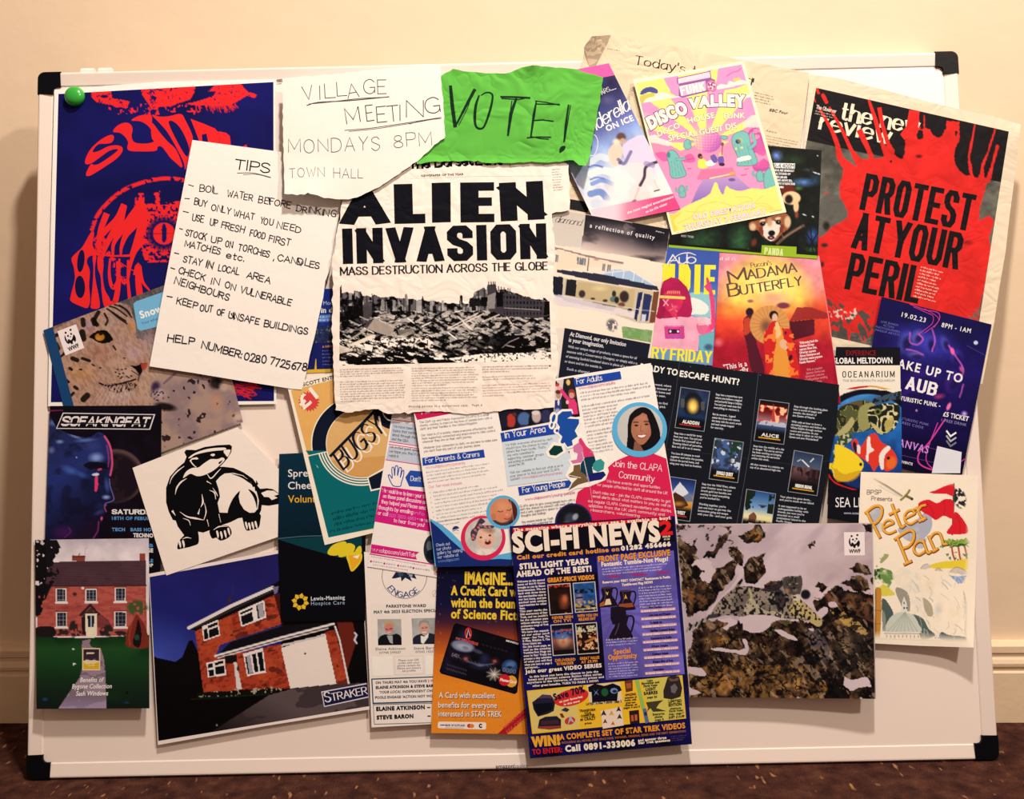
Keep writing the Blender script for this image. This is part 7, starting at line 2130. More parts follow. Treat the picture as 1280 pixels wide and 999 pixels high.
# sword left lying in the air
p.line([(178,148),(300,215),(460,320)],16,(150,140,120),.9); p.line([(200,170),(330,250),(450,330)],8,(206,196,176),.9); p.line([(225,215),(300,260),(420,325)],5,(190,170,150),.7); p.line([(450,360),(480,335),(520,290),(535,265)],22,(140,130,60),1,True); p.line([(500,320),(560,350)],26,(120,110,70)); p.ell(560,352,16,14,(60,56,50))
# plain red flags on a pole and a dark tree, in place of the large red figure
RD=(222,34,46)
p.mix(p.m_ell(1035,340,70,120,-15,.25)*(p.fbm(26,6,3) > .42),(28,32,38),.95)
p.line([(978,200),(974,450),(962,705)],18,(84,66,50),1,True)
p.poly([(972,205),(880,225),(800,262),(735,285),(810,300),(900,300),(972,318)],RD,1,True)
p.poly([(970,372),(890,352),(810,392),(720,356),(625,396),(650,470),(735,520),(800,560),(880,520),(968,545)],RD,1,True)
p.poly([(990,480),(1060,540),(1118,640),(1106,694),(1000,705),(905,690),(960,600)],RD,1,True)
p.line([(700,380),(760,460),(780,540)],8,(180,24,40),.7,True); p.line([(880,365),(890,440),(880,515)],8,(180,24,40),.7,True); p.line([(1010,520),(1040,600),(1040,690)],8,(180,24,40),.7,True)
# palms, sand, sea
p.z(1070,690,7.6875)
def palm(cx,cy,n,r,c):
    rr=np.random.RandomState(int(cx))
    for k in range(n):
        a=math.pi*(1.05+.95*k/n)+rr.uniform(-.1,.1); l=r*rr.uniform(.7,1.1)
        p.line([(cx,cy),(cx+l*.6*math.cos(a),cy+l*.5*math.sin(a)),(cx+l*math.cos(a),cy+l*.75*math.sin(a)+l*.3)],13,c,.9,True)
for cx,cy in ((905,-70),(980,-60),(1045,-75)):
    palm(cx,cy,9,100,(70,130,56)); palm(cx,cy+8,6,80,(36,90,40)); palm(cx,cy-6,5,90,(166,180,70))
for pts in ([(920,-50),(930,20),(950,75)],[(985,-40),(995,30),(1005,78)],[(1045,-50),(1060,20),(1065,75)]):p.line(pts,18,(206,96,60),.95,True); p.line(pts,5,(110,50,36),.8,True)
p.mix(p.m_poly([(860,20),(1075,-20),(1080,80),(900,80)]) & (p.fbm(20,9,2) > .62),(50,100,50),.8)
p.poly([(700,150),(730,120),(840,92),(960,84),(1075,70),(1072,170),(960,160),(870,160),(780,160)],(236,206,50),.95,True)
for pts in ([(620,160),(650,125),(690,115),(720,145),(660,170)],[(760,180),(790,155),(830,185)],[(900,190),(970,145),(1060,185),(1060,215),(940,205)]):p.poly(pts,(206,190,176),.8,True); p.line(pts[:3],4,(110,96,90),.8,True)
for k in range(6):p.line([(900+16*k,230+13*k),(980,240+12*k),(1060-8*k,232+13*k)],8,(70,120,200),.8,True)
# green fronds at the left, soft clouds, dome
n=p.fbm(40,23,3)
p.mix(p.m_poly([(180,200),(240,150),(340,180),(370,250),(320,340),(230,340),(180,360)])*np.clip((n-.3)*4,0,1),(90,130,60),.9); p.mix(p.m_poly([(200,150),(300,60),(310,20),(240,30),(200,90)],True) & (n > .45),(120,140,70),.7); p.poly([(232,350),(265,310),(330,360),(375,410),(300,425),(240,420)],(222,206,70),.95,True); p.mix(p.m_poly([(175,170),(230,160),(235,360),(180,360)]) & (n > .5),(40,70,40),.9)
p.line([(212,370),(215,560),(200,820)],62,(196,130,50),.95); p.line([(190,370),(190,820)],8,(120,76,30),.8); p.line([(180,560),(245,565)],6,(120,76,30),.8); p.line([(180,690),(240,690)],5,(120,76,30),.7)
p.mix(p.m_poly([(250,450),(300,480),(360,600),(300,680),(260,760),(250,560)],True),(60,80,76),.9); p.mix(p.m_poly([(400,340),(500,400),(520,560),(460,560),(420,480),(380,380)],True),(120,116,104),.7); p.mix(p.m_poly([(540,600),(640,640),(700,740),(760,800),(680,840),(620,830),(600,700)],True),(64,84,80),.9); p.mix(p.m_poly([(820,770),(900,800),(1070,820),(1085,865),(950,855),(810,840)],True),(56,72,84),.9); p.mix(p.m_poly([(640,440),(720,500),(740,600),(700,620),(660,560)],True),(150,140,110),.7); p.mix(p.m_poly([(1030,360),(1080,560),(1080,800),(1040,780),(1050,600)],True),(140,136,120),.5)
p.mix(p.m_poly([(440,160),(560,200),(640,330),(660,560),(760,760),(640,640),(520,600),(520,420),(380,300),(350,220)],True)*np.clip((p.fbm(60,33,3)-.35)*3,0,1),(238,224,204),.9)
for cx,cy,rx,ry in ((700,330,70,130),(800,560,60,150),(950,600,90,180),(460,240,60,60),(580,260,70,70)):p.mix(p.m_ell(cx,cy,rx,ry,10,.8)*np.clip((p.fbm(50,41,3)-.3)*3,0,1),(242,218,184),.8)
p.ell(790,560,50,80,(190,196,206),0,.5,.9)
rng=np.random.RandomState(4)
for k in range(46):
    x,y=rng.uniform(430,1050),rng.uniform(180,780); l=rng.uniform(40,130); a=rng.uniform(.6,1.9)
    p.line([(x,y),(x+l*.4*math.cos(a)+12,y+l*.5*math.sin(a)),(x+l*math.cos(a),y+l*math.sin(a))],rng.uniform(4,12),[(196,190,176),(206,186,150),(176,184,190),(160,160,140),(222,206,180)][rng.randint(5)],.55,True)
p.poly([(280,770),(290,700),(330,630),(380,590),(440,578),(500,585),(560,620),(600,690),(610,770)],(206,206,190),1,True)
for k in range(8):p.line([(470,580),(300+42*k,770)],8,(160,166,152),.6)
p.line([(272,774),(620,774)],12,(226,222,206)); p.line([(272,786),(620,788)],5,(60,66,66),.9); p.poly([(436,580),(438,500),(462,430),(490,500),(494,580)],(226,222,210)); p.ell(462,492,8,10,(40,46,50)); p.ell(462,540,8,12,(40,46,50)); p.ell(488,540,6,10,(60,66,66))
for k in range(9):p.poly(box(290+38*k,800,302+38*k,830),(60,66,70),.9)
p.line([(262,570),(258,760)],10,(150,160,150),.8); p.poly([(255,640),(275,570),(290,660),(285,760),(258,760)],(150,156,140),.8); p.line([(655,740),(655,830)],12,(170,176,160),.8); p.mix(p.m_poly([(640,800),(800,800),(800,835),(640,835)]) & (p.fbm(12,2,2) > .5),(80,90,90),.8)
p.line([(1030,908),(1080,896)],14,(70,140,190),.9)
p.mix(np.clip((20-np.minimum(np.minimum(p.U,1-p.U),np.minimum(p.V,1-p.V))*400)/20,0,1),(252,232,206),1)
p.done()
t.z(1070,580,8)
OG,OE,OD=(232,152,44),(250,200,100),(96,50,26)
def brush(s_,pts,kk=1.0):
    """one painted letter: brush strokes with a dark edge and an orange face"""
    for st in pts:
        t.line('painted_title',[(x+4,y+5) for x,y in st],[34*kk]*len(st),OD,smooth=len(st) > 2)
    for st in pts:t.line('painted_title',st,[27*kk]*len(st),OG,smooth=len(st) > 2)
    for st in pts:t.line('painted_title',[(x-4,y-4) for x,y in st],[7*kk]*len(st),OE,smooth=len(st) > 2)
brush('P',[[(108,482),(150,570),(200,660),(236,730)],[(100,485),(170,430),(225,418),(258,450),(250,520),(210,580),(165,600)]])
brush('e',[[(272,640),(330,610),(372,590),(345,562),(300,570),(268,620),(282,670),(330,695),(390,672)]],.85)
brush('t',[[(362,412),(395,500),(430,590),(455,632),(482,615)],[(342,500),(420,462)]])
brush('e',[[(492,545),(550,515),(588,490),(560,462),(515,474),(484,520),(496,575),(545,600),(600,570)]],.85)
brush('r',[[(606,440),(640,510),(672,560)],[(620,470),(650,425),(690,412)],[(636,572),(692,545)],[(588,452),(620,436)]],.9)
brush('P',[[(412,740),(450,830),(490,930),(512,985)],[(395,748),(480,690),(540,664),(578,690),(572,760),(530,820),(480,842)],[(490,1000),(545,975)]])
brush('a',[[(672,780),(630,772),(585,810),(580,870),(625,908),(680,880)],[(672,768),(700,850),(720,890),(745,878)]],.9)
brush('n',[[(728,730),(760,800),(790,866)],[(740,740),(780,694),(830,690),(856,740),(872,800),(905,800)],[(775,872),(812,850)]],.9)
t.pen('society_name','BPSP',112,300,252,304,42,(90,70,64),w=.09,jit=.03); t.pen('society_name','Presents',155,362,362,372,40,(90,70,64),w=.09,jit=.03)
t.close()

# ================================================================== wildlife poster with a leopard on rocks
t=Sheet('wildlife_poster',[(844,655),(968,654.3),(1091,654),(1092.5,760),(1095,873.9),(965,869),(862,871.6),(850,760)],
          'square wildlife poster of a spotted leopard lying on snowy brown rocks','poster',paper=(60,50,40),mat='gloss',thick=3e-4,
          curl=[('p',1085,880,150,.008)])
p=Pic(t,'photograph',[(844,655),(1091,654),(1095,873.9),(862,871.6)],.8,(206,188,190))
p.z(840,650,4.342)
p.grad((300,20),(900,400),[(0,(190,172,176)),(.5,(214,196,198)),(1,(210,190,188))]); p.mott(140,.12,3); p.mix(np.clip((p.fbm(80,6,3,3,-40)-.52)*5,0,1),(180,160,170),.5)
rk=p.fbm(70,10,5); r2=p.fbm(26,20,4); r3=p.fbm(40,30,4,2.2,55); edge=p.fbm(40,44,3)
wx,wy=(p.fbm(46,51,5)-.5)*90,(p.fbm(46,61,5)-.5)*90
X0,Y0=p.X,p.Y
def rock(pts,rough=1.0):
    p.X,p.Y=X0+wx*rough,Y0+wy*rough
    m=p.m_poly(pts); p.X,p.Y=X0,Y0
    c=np.stack([np.interp(.55*rk+.45*r2,[.26,.42,.52,.62,.74,.86],[v[k] for v in ((10,8,12),(34,26,26),(62,47,38),(98,74,50),(148,114,74),(206,172,120))]) for k in range(3)],-1)
    p.C=np.where(m[...,None],c,p.C); return m
m_all=rock([(40,100),(110,130),(150,90),(120,200),(170,230),(190,190),(260,90),(330,30),(250,30),(330,60),(270,150),(200,220),(210,260),(330,220),(360,240),(330,310),(250,420),(190,500),(100,530),(60,480),(30,250)],.8)
rock([(360,100),(400,60),(470,25),(500,60),(480,120),(400,130)],.5); rock([(300,150),(360,140),(390,200),(380,250),(340,230)],.5); rock([(385,260),(430,200),(500,180),(510,280),(450,350),(400,340)],.4); rock([(20,120),(90,120),(110,180),(60,250),(30,240)],.5); rock([(340,370),(380,310),(390,330),(350,380)],.3); rock([(500,350),(560,330),(600,340),(560,370),(510,370)],.4)
p.mix(p.m_ell(455,88,40,34,0,.5),(190,130,60),.8)
rock([(90,590),(200,540),(300,530),(380,560),(420,590),(500,590),(560,540),(760,540),(790,500),(760,440),(830,400),(900,370),(950,400),(1010,380),(1110,400),(1120,990),(80,990)],.9)
rock([(920,340),(960,300),(1040,320),(1070,370),(1000,390)],.6); rock([(960,260),(1000,235),(1070,245),(1085,290),(1040,300),(980,285)],.5); rock([(770,370),(800,350),(840,370),(810,390)],.5); rock([(1030,20),(1100,20),(1100,80),(1050,60)],.4); rock([(720,150),(780,120),(770,155),(740,160)],.8); rock([(1065,320),(1110,310),(1110,345),(1080,345)],.5); rock([(20,30),(80,30),(50,50),(25,50)],.3)
# colour zones of the rock
p.mix(p.m_poly([(80,860),(240,780),(480,790),(760,800),(850,940),(800,990),(80,990)],True)*np.clip((r2-.3)*3,0,1),(176,128,64),.6); p.mix(p.m_ell(640,890,200,90,0,.8)*np.clip((p.fbm(30,71,3)-.35)*3,0,1),(206,158,88),.7); p.mix(p.m_ell(290,880,160,90,0,.8)*np.clip((p.fbm(30,72,3)-.35)*3,0,1),(200,140,70),.65)
p.mix(p.m_ell(990,700,130,160,20,.3),(46,40,36),.75); p.mix(p.m_ell(940,670,70,90,20,.8)*np.clip((p.fbm(40,73,3,2,70)-.3)*3,0,1),(150,128,92),.8); p.mix(p.m_poly([(720,600),(800,590),(900,820),(860,860),(780,740)],True)*np.clip((r3-.3)*3,0,1),(112,104,112),.6); p.mix(p.m_poly([(680,760),(760,700),(900,830),(860,960),(780,940)]) & (r3 > .52),(14,12,16),.8); p.mix(p.m_poly([(880,860),(940,870),(960,990),(800,990)]),(22,18,20),.8)
p.mix(p.m_poly([(850,480),(900,470),(1000,540),(1060,610),(1030,620),(930,560)],True) & (r2 > .42),(206,170,90),.8); p.mix(p.m_poly([(440,640),(560,620),(700,700),(600,780),(480,740)]) & (r3 > .5),(60,38,30),.7); p.mix(p.m_ell(270,650,50,40,0,.6),(166,112,44),.7); p.mix(p.m_poly([(480,560),(640,540),(680,620),(520,640)]) & (r2 > .5),(90,92,60),.6); rkm=p.C[...,0] < 185; p.mix(rkm & (np.abs(p.fbm(70,90,5,1.6,40)-.5) < .022),(12,10,12),.85); p.mix(rkm & (np.abs(p.fbm(54,95,5,1.6,-50)-.5) < .018),(14,11,13),.8); p.mix(rkm & (p.fbm(22,82,4,2.6,52) > .66),(196,170,134),.55); p.mix(rkm & (p.fbm(24,86,4,2.2,-35) < .34),(16,13,15),.75)
p.mix(p.m_poly([(760,420),(900,380),(1100,430),(1100,560),(950,500),(820,440)]) & (p.fbm(24,83,3) > .55),(122,76,52),.6); p.mix(p.m_poly([(60,380),(180,340),(200,480),(80,500)]) & (r2 > .5),(140,92,58),.5)
# snow patches
SN=(214,196,196)
def snow(pts,r=.35):
    p.X,p.Y=X0+wx*r,Y0+wy*r; m=p.m_poly(pts,True); p.X,p.Y=X0,Y0; p.mix(m,SN)
snow([(360,530),(440,505),(540,515),(600,530),(540,570),(480,610),(400,610),(380,560)]); snow([(560,595),(600,600),(680,650),(640,650),(580,620)],.2); snow([(775,510),(830,470),(845,500),(800,540)],.2); snow([(845,450),(880,445),(900,470),(860,475)],.2); snow([(210,700),(300,700),(380,700),(410,690),(400,730),(340,720),(250,715)],.25); snow([(385,650),(400,650),(412,700),(395,700)],.2); snow([(80,800),(150,800),(185,830),(160,845),(90,830)],.2); snow([(90,905),(130,920),(160,940),(95,950)],.2); snow([(930,860),(1000,870),(1050,850),(1080,900),(1050,900),(960,930)],.4); snow([(190,505),(260,430),(340,340),(380,260),(390,300),(330,370),(240,470),(205,510)],.1); snow([(120,230),(190,220),(240,260),(210,330),(150,300)],.9); snow([(250,540),(320,530),(350,560),(300,600),(270,590),(310,560)],.3); snow([(740,590),(770,590),(765,605)],.1)
# the leopard
bd=[(210,520),(240,460),(300,400),(360,365),(420,360),(500,372),(560,360),(590,330),(610,310),(690,305),(708,340),(700,385),(690,420),(720,450),(790,520),(815,560),(790,580),(740,550),(660,540),(600,535),(540,520),(430,515),(380,525),(300,518),(240,530)]
m=p.m_poly(bd,True)
p.curve(1.06,110,(.94,.91,.92)); p.mix(m,(146,130,116)); p.mix(m*np.clip((p.fbm(60,7,3)-.45)*4,0,1),(92,82,74),.7)
p.mix(m & p.m_poly([(390,500),(410,440),(440,430),(500,490),(580,500),(600,535),(430,515)],True),(190,176,146),.8); p.mix(m & p.m_poly([(560,370),(600,390),(620,450),(580,500),(560,440)],True),(34,30,34),.75)
p.mix(p.m_ell(680,430,36,60,-20,.6),(214,194,168),.95); p.mix(p.m_poly([(640,470),(700,440),(800,525),(815,560),(790,578),(720,540),(650,520)],True),(196,170,110),.85)
sp=vnoise(p.X/10,p.Y/12,14)*.75+.25*vnoise(p.X/5,p.Y/6,24)
p.mix(m & (sp > .57) & (p.Y < 545),(18,16,20),.92)
p.line([(420,380),(430,420),(410,480)],12,(190,176,130),.8,True)
p.poly([(600,345),(605,318),(620,312),(650,312),(680,310),(695,300),(706,318),(706,360),(695,395),(660,408),(625,395),(605,370)],(78,70,66),1,True); p.mix(p.m_ell(655,352,46,46,0,.5)*np.clip((p.fbm(10,91,2)-.4)*5,0,1),(34,30,32),.8); p.ell(624,385,18,18,(176,126,96),0,.8,.6); p.ell(668,380,20,16,(130,110,100),0,.8,.6); p.ell(640,350,6,4,(160,150,90)); p.ell(678,346,6,4,(160,150,90)); p.ell(664,372,8,6,(20,16,20)); p.line([(650,330),(656,310)],5,(20,18,20)); p.line([(670,330),(672,310)],5,(20,18,20))
p.ell(725,405,30,30,(22,22,32),0,1,.3); p.poly([(480,380),(560,350),(600,340),(590,370),(540,390)],(40,32,38),.9,True)
for k in range(9):p.line([(80+16*k,606-10*k),(88+16*k,585-9*k)],11,(26,24,28) if k % 2 else (150,140,126))
p.line([(205,525),(240,520)],22,(50,46,46),.9)
p.mix((p.U < .004) | (p.V < .004) | (p.U > .996),(206,186,176),.8)
p.done()
t.z(840,650,4.342)
panda_badge(t,'bear_badge',[(933,67),(1045,66),(1047,192),(936,193)])
t.close()

# ================================================================== science fiction magazine
t=Sheet('magazine',[(637,658),(740,651),(843.8,645),(865,930.4),(765,939),(662.5,948.4)],
          'dark blue science fiction magazine front cover crowded with adverts, lowest in the middle','magazine',paper=(16,16,74),mat='gloss',thick=1.1e-3)
p=Pic(t,'cover_print',[(637,658),(843.8,645),(865,930.4),(662.5,948.4)],1.2,(20,19,88)); p.z(635,645,5.82)
p.mix(np.clip((p.fbm(120,3,3)-.42)*4,0,1),(8,7,22),.9); p.mix(np.clip(np.abs(p.U-.5)*2.2-.75,0,1),(26,26,104),.8); p.mix(p.m_poly([(30,120),(1210,20),(1215,190),(30,290)]),(10,8,14),.85)
p.done()
t.z(635,645,5.82)
CRM,OR2=(250,228,206),(238,150,46)
t.poly('strapline',[(34,88),(1184,5),(1190,27),(36,120)],(214,34,38)); t.text('strapline','The magazine where everything you see is available to buy!',42,113,1178,24,20,CRM,.09)
t.text('magazine_title','SCI-FI NEWS',46,264,1102,180,140,CRM,.075)
t.text('issue_number','2',1112,136,1192,130,92,(226,30,34),.08); t.text('issue_note','ISSUE',1126,158,1180,154,11,CRM,.06); t.text('issue_note','£1.50',1136,176,1176,173,11,CRM,.06)
t.text('hotline','Call our credit card hotline on',68,318,808,254,28,OR2,.085); t.text('hotline','01282 456666',826,252,1182,218,30,CRM,.10)
t.text('lead_heading','STILL LIGHT YEARS',88,388,584,348,38,CRM,.08); t.text('lead_heading','AHEAD OF THE REST!',66,444,606,402,38,CRM,.08)
t.text('video_heading','GREAT-PRICE VIDEOS',290,484,626,460,30,OR2,.08)
COLT=(232,214,206)
rows=['Welcome to the second','issue of Sci-Fi News','brought to you by Simon','Entertainment. We are','back with three times','the merchandise seen in','our last issue, and jam','packed with unique','opportunities for other','fans.','This year marks the','30th anniversary of Star',"Trek, and we couldn't",'let the occasion pass','without offering a com-','prehensive range of Trek','merchandise.','We have also expand-','ed our other sci-fi','ranges - Star Trek, The','X Files, Babylon 5, The','Outer Limits etc.','On this front page, as','well as the amazing','Tumble-Not Mugs (as','seen in Star Trek) we','present a tiny selection','of what you will find','when you turn to page 2','and beyond...']
for i,s_ in enumerate(rows):
    y=486+21.6*i; x=68+1.9*i; w_=198 if i not in (9,16,21,29) else 8*len(s_)
    t.text('editorial',s_,x,y,x+w_,y-w_*.075,13,COLT,.08)
TB=(10,9,20)
def vhs(x,y,w_,h,fn,cap,capy):
    q=[(x,y),(x+w_,y-w_*.075),(x+w_+h*.085,y-w_*.075+h),(x+h*.085,y+h)]
    t.z(635,645,5.82); t.poly('video_case',[(q[0][0]-6,q[0][1]-6),(q[1][0]+6,q[1][1]-6),(q[2][0]+6,q[2][1]+6),(q[3][0]-6,q[3][1]+6)],(206,196,190))
    pp=Pic(t,'video_case',q,.5,(30,16,16)); pp.z(635,645,5.82); fn(pp,x+w_/2+8,y+h/2); pp.done()
    for i,s_ in enumerate(cap):a=q[3][0]+12; t.text('video_caption#%d' % x,s_,a+(10 if i else 0),capy+26*i,a+w_-(20 if i else 6),capy+26*i-9,19,OR2,.05)
def v1(p,x,y):p.mott(40,.5,3); p.ell(x+30,y+10,50,80,(150,70,40),0,.9,.7); p.ell(x+36,y-10,26,40,(206,110,70),0,.8,.7); p.ell(x+20,y-60,60,24,(40,20,20),0,.9,.5); p.mix(p.V > .86,(24,12,14)); p.mix((p.V < .1) & (p.fbm(8,3,1) > .5),(190,50,40)); p.ell(x+44,y+96,7,7,(230,120,60))
def v2(p,x,y):p.mix(np.ones_like(p.X),(40,86,150)); p.mott(40,.3,4); p.ell(x-40,y+10,34,60,(160,130,150),0,.9,.6); p.line([(x-60,y),(x-20,y-4)],12,(26,30,50)); p.ell(x+40,y-10,30,14,(30,60,120),0,.9,.5); p.mix((p.V < .36) & (p.V > .2) & (p.fbm(12,8,2) > .5),(20,20,30)); p.mix(p.V > .8,(20,24,40)); p.mix((p.V > .62) & (p.fbm(14,9,2) > .56),(220,170,60),.8); p.mix((p.V > .88) & (p.V < .94),(226,220,210),.6)
def v3(p,x,y):p.grad((x,y-100),(x,y+100),[(0,(16,16,30)),(.3,(30,50,110)),(.5,(150,90,70)),(1,(26,16,20))]); p.ell(x+6,y,60,66,(236,200,160),0,.9,.9); p.ell(x+4,y+16,22,34,(190,110,70),0,.9,.6); p.mix(p.m_ell(x,y-46,70,40)*(p.fbm(14,3,2) > .45),(70,110,190),.8); p.mix(p.V > .84,(20,14,18)); p.mix((p.V > .15) & (p.V < .24) & (p.fbm(10,5,1) > .4),(210,90,50),.8)
def v4(p,x,y):p.mott(40,.4,5); p.mix((p.fbm(26,7,3) > .58) & (p.V > .3),(170,90,60)); p.mix((p.fbm(22,17,3) > .62) & (p.V > .3),(230,176,120)); p.mix((p.V > .08) & (p.V < .28) & (p.fbm(12,4,2) > .5),(206,196,160)); p.line([(x-10,y+20),(x+60,y-10)],16,(200,120,70),.9); p.mix(p.V > .88,(16,12,16))
vhs(292,506,156,212,v1,('NEVER SEEN','ON TV!'),752); vhs(476,494,152,206,v2,('WITH YOU ON','RELEASE DAY'),738)
vhs(314,798,152,216,v3,('DELIVERED','TO YOUR DOOR'),1062); vhs(494,790,146,214,v4,('GREAT VALUE','AT £9.99!'),1048)
t.z(635,645,5.82)
t.text('series_heading','Join our great VIDEO SERIES',128,1146,680,1100,26,CRM,.07)
for i,(s_,a,b) in enumerate((('In this issue you have the chance to join the',140,640),('latest and greatest science fiction video series',130,665),('anywhere in the Universe, at discount prices and',120,680),('other great benefits. TURN TO PAGE 2 NOW!',160,640))):t.text('series_text',s_,a+20,1178+22*i,b+16,1178+22*i-(b-a)*.078,14,COLT,.08)
pp=Pic(t,'mug_panel',[(645,298),(1205,252),(1286,1152),(711,1194)],1,(104,92,176)); pp.z(635,645,5.82)
pp.mott(160,.25,5); an=np.arctan2(pp.Y-700,pp.X-800); pp.mix(np.sin(an*16) > .3,(88,74,158),.5); pp.done()
t.text('panel_heading','FRONT PAGE EXCLUSIVE',662,340,1182,290,40,(50,20,20),.07); t.text('panel_heading','FRONT PAGE EXCLUSIVE',660,336,1180,286,40,OR2,.06); t.text('panel_heading','Fantastic Tumble-Not Mugs!',682,368,1164,326,30,CRM,.06)
t.greek('panel_text',686,394,1180,350,3,19,(220,206,226),12,ragged=.15)
for x,w_ in ((720,100),(880,140),(1070,110)):t.poly('red_rule',ring(x+w_/2,440-(x-720)*.08,w_/2,9,16),(160,50,110),bump=False)
t.k += 1
t.text('panel_text#c','Reserve your FIRST CONTACT Resistance Is Futile',690,492,1178,452,16,CRM,.07); t.text('panel_text#c','Tumble-not Mug NOW!',830,510,1052,490,17,CRM,.07)
t.greek('panel_text',950,530,1195,512,8,20,(224,210,228),12,ragged=.12)
MUG=(26,18,34)
def mug(cx,cy,s_,rot,em):
    c,s2=math.cos(rot),math.sin(rot)
    T=lambda L:[(cx+s_*(x*c-y*s2),cy+s_*(x*s2+y*c)) for x,y in L]
    t.line('mug_picture',T([(22,-52),(52,-56),(62,-30),(50,20),(36,40)]),9*s_,MUG,smooth=True)
    t.poly('mug_picture',T([(-38,-60),(30,-64),(32,-40),(26,-10),(44,20),(58,52),(50,62),(-50,66),(-66,56),(-52,22),(-36,-8)]),MUG,smooth=True)
    t.poly('mug_picture',T(list(ring(-4,-61,36,7,20))),(70,52,70))
    t.line('mug_picture',T([(-20,-50),(-16,-10),(-34,40)]),5*s_,(84,62,84),smooth=True)
    if em:t.poly('mug_picture',T([(-26,52),(-14,14),(10,12),(20,50)]),(236,206,160)); t.poly('mug_picture',T([(-56,40),(-26,24),(-26,56),(-58,60)]),(176,90,50)); t.poly('mug_picture',T([(-14,-36),(-4,-10),(6,-38),(-2,-26)]),(244,206,90))
    elif em == 0:t.poly('mug_picture',T([(-46,24),(40,18),(48,44),(-52,50)]),(150,76,44)); t.poly('mug_picture',T([(-12,-6),(-4,-40),(8,-8),(-2,-14)]),(236,170,60))
mug(728,590,1.12,-.06,1); mug(860,614,1.12,-.02,0)
t.z(640,770,5.55)
mug(762,76,1.34,0,None)
t.poly('mug_picture',[(684,-60),(730,-66),(790,-60),(792,-10),(800,40),(700,60),(684,20)],MUG)
t.greek('panel_text',652,172,876,156,3,19,(220,206,226),11,ragged=.15)
t.text('special_heading','Special',708,268,822,254,34,OR2,.05); t.text('special_heading','Opportunity',670,306,866,290,34,OR2,.05)
t.greek('panel_text',668,338,880,324,6,18,(214,200,226),11,ragged=.15)
for i,s_ in enumerate(('First Contact','Live Long and Prosper','To Boldly Go','Starfleet Command Badges','Resistance is Futile','Klingon Insignia','Command Insignia','Klingon Bird of Prey','Federation')):
    yy=-54+54*i; xa=890+4*i
    t.text('mug_names',s_,xa+60,yy+2,xa+60+7*len(s_),yy+2-.5*len(s_),15,(24,18,60),.04)
    t.poly('price_bars',[(xa,yy+12),(xa+244,yy-6),(xa+246,yy+14),(xa+2,yy+32)],(206,150,170)); t.text('price_bars','IN BONE CHINA + PRICE £15.99',xa+8,yy+29,xa+238,yy+12,11,(250,232,220),.08)
# advert strip
t.poly('advert_panel',[(103,520),(1182,412),(1208,712),(140,820)],(244,190,44)); t.poly('advert_panel',[(112,530),(440,500),(470,780),(146,808)],(226,196,110)); t.poly('advert_panel',[(900,440),(1176,418),(1200,706),(960,740)],(214,196,90)); t.poly('advert_panel',[(520,480),(750,462),(768,600),(540,618)],(232,206,170))
DKB=(36,30,52)
for part,pts,c in (('computer_picture',[(140,600),(180,570),(210,545),(270,550),(300,600),(290,660),(250,680),(180,700),(150,650)],DKB),('computer_picture',[(150,612),(285,600),(280,650),(180,690),(165,660)],(14,14,26)),('computer_picture',[(170,575),(215,548),(270,552),(290,575),(240,570)],(80,60,84)),('computer_picture',[(178,780),(190,720),(230,700),(310,695),(340,720),(340,780),(260,790)],DKB),('computer_picture',[(182,768),(338,762),(336,780),(260,788),(190,784)],(150,60,40)),('computer_picture',[(200,730),(320,722),(325,748),(205,756)],(70,40,44)),
                     ('computer_picture',[(340,655),(370,635),(400,650),(380,668)],(50,40,76)),('computer_picture',[(330,680),(350,676),(365,705),(345,708)],(110,50,40)),('badge_picture',[tuple(q) for q in ring(402,728,38,26,18,rot=-15)],(196,60,50)),('badge_picture',[(385,762),(402,690),(436,744),(404,728)],(176,176,196)),
                     ('shirt_picture',[(528,494),(575,470),(640,486),(700,468),(748,488),(762,516),(735,530),(730,590),(556,600),(552,530),(532,526)],(16,16,24)),('shirt_picture',[(566,510),(582,530),(600,505),(588,530),(604,552),(584,536),(568,556),(578,532)],(110,130,200)),('shirt_picture',[tuple(q) for q in ring(644,530,24,28,16)],(30,90,50)),('shirt_picture',[tuple(q) for q in ring(708,520,26,20,16)],(110,140,190)),('shirt_picture',[tuple(q) for q in ring(712,524,16,10,12)],(30,40,60)),
                     ('tape_picture',[(780,450),(836,444),(838,520),(790,530)],(110,54,36)),('tape_picture',[(790,470),(826,466),(828,500),(796,506)],(170,90,50)),('sword_picture',[(852,446),(880,444),(924,640),(900,650)],(150,190,90)),('sword_picture',[(905,648),(930,640),(952,740),(926,748)],(90,110,150)),('sword_picture',[(915,670),(934,665),(938,690),(920,694)],(40,50,80)),
                     ('model_picture',[(1052,570),(1050,520),(1080,425),(1120,415),(1160,420),(1180,500),(1170,560),(1110,580)],(50,40,40)),('model_picture',[(1080,430),(1120,440),(1162,424),(1150,450),(1100,455)],(110,80,66)),('model_picture',[(1100,490),(1130,470),(1150,500),(1130,540),(1105,530)],(110,100,100)),('dinosaur_picture',[(930,600),(1010,590),(1050,584),(1020,610),(1000,640),(1070,660),(980,665),(960,640),(940,660),(930,680),(945,640)],(70,60,40)),
                     ('emblem_card',[(615,660),(760,632),(775,760),(630,784)],(240,214,190)),('figures_card',[(812,660),(880,652),(886,744),(820,752)],(44,24,34)),('figures_card',[(824,690),(842,688),(846,730),(828,732)],(190,90,50)),('figures_card',[(850,686),(868,684),(870,724),(854,728)],(200,100,60))):
    t.poly(part,pts,c)
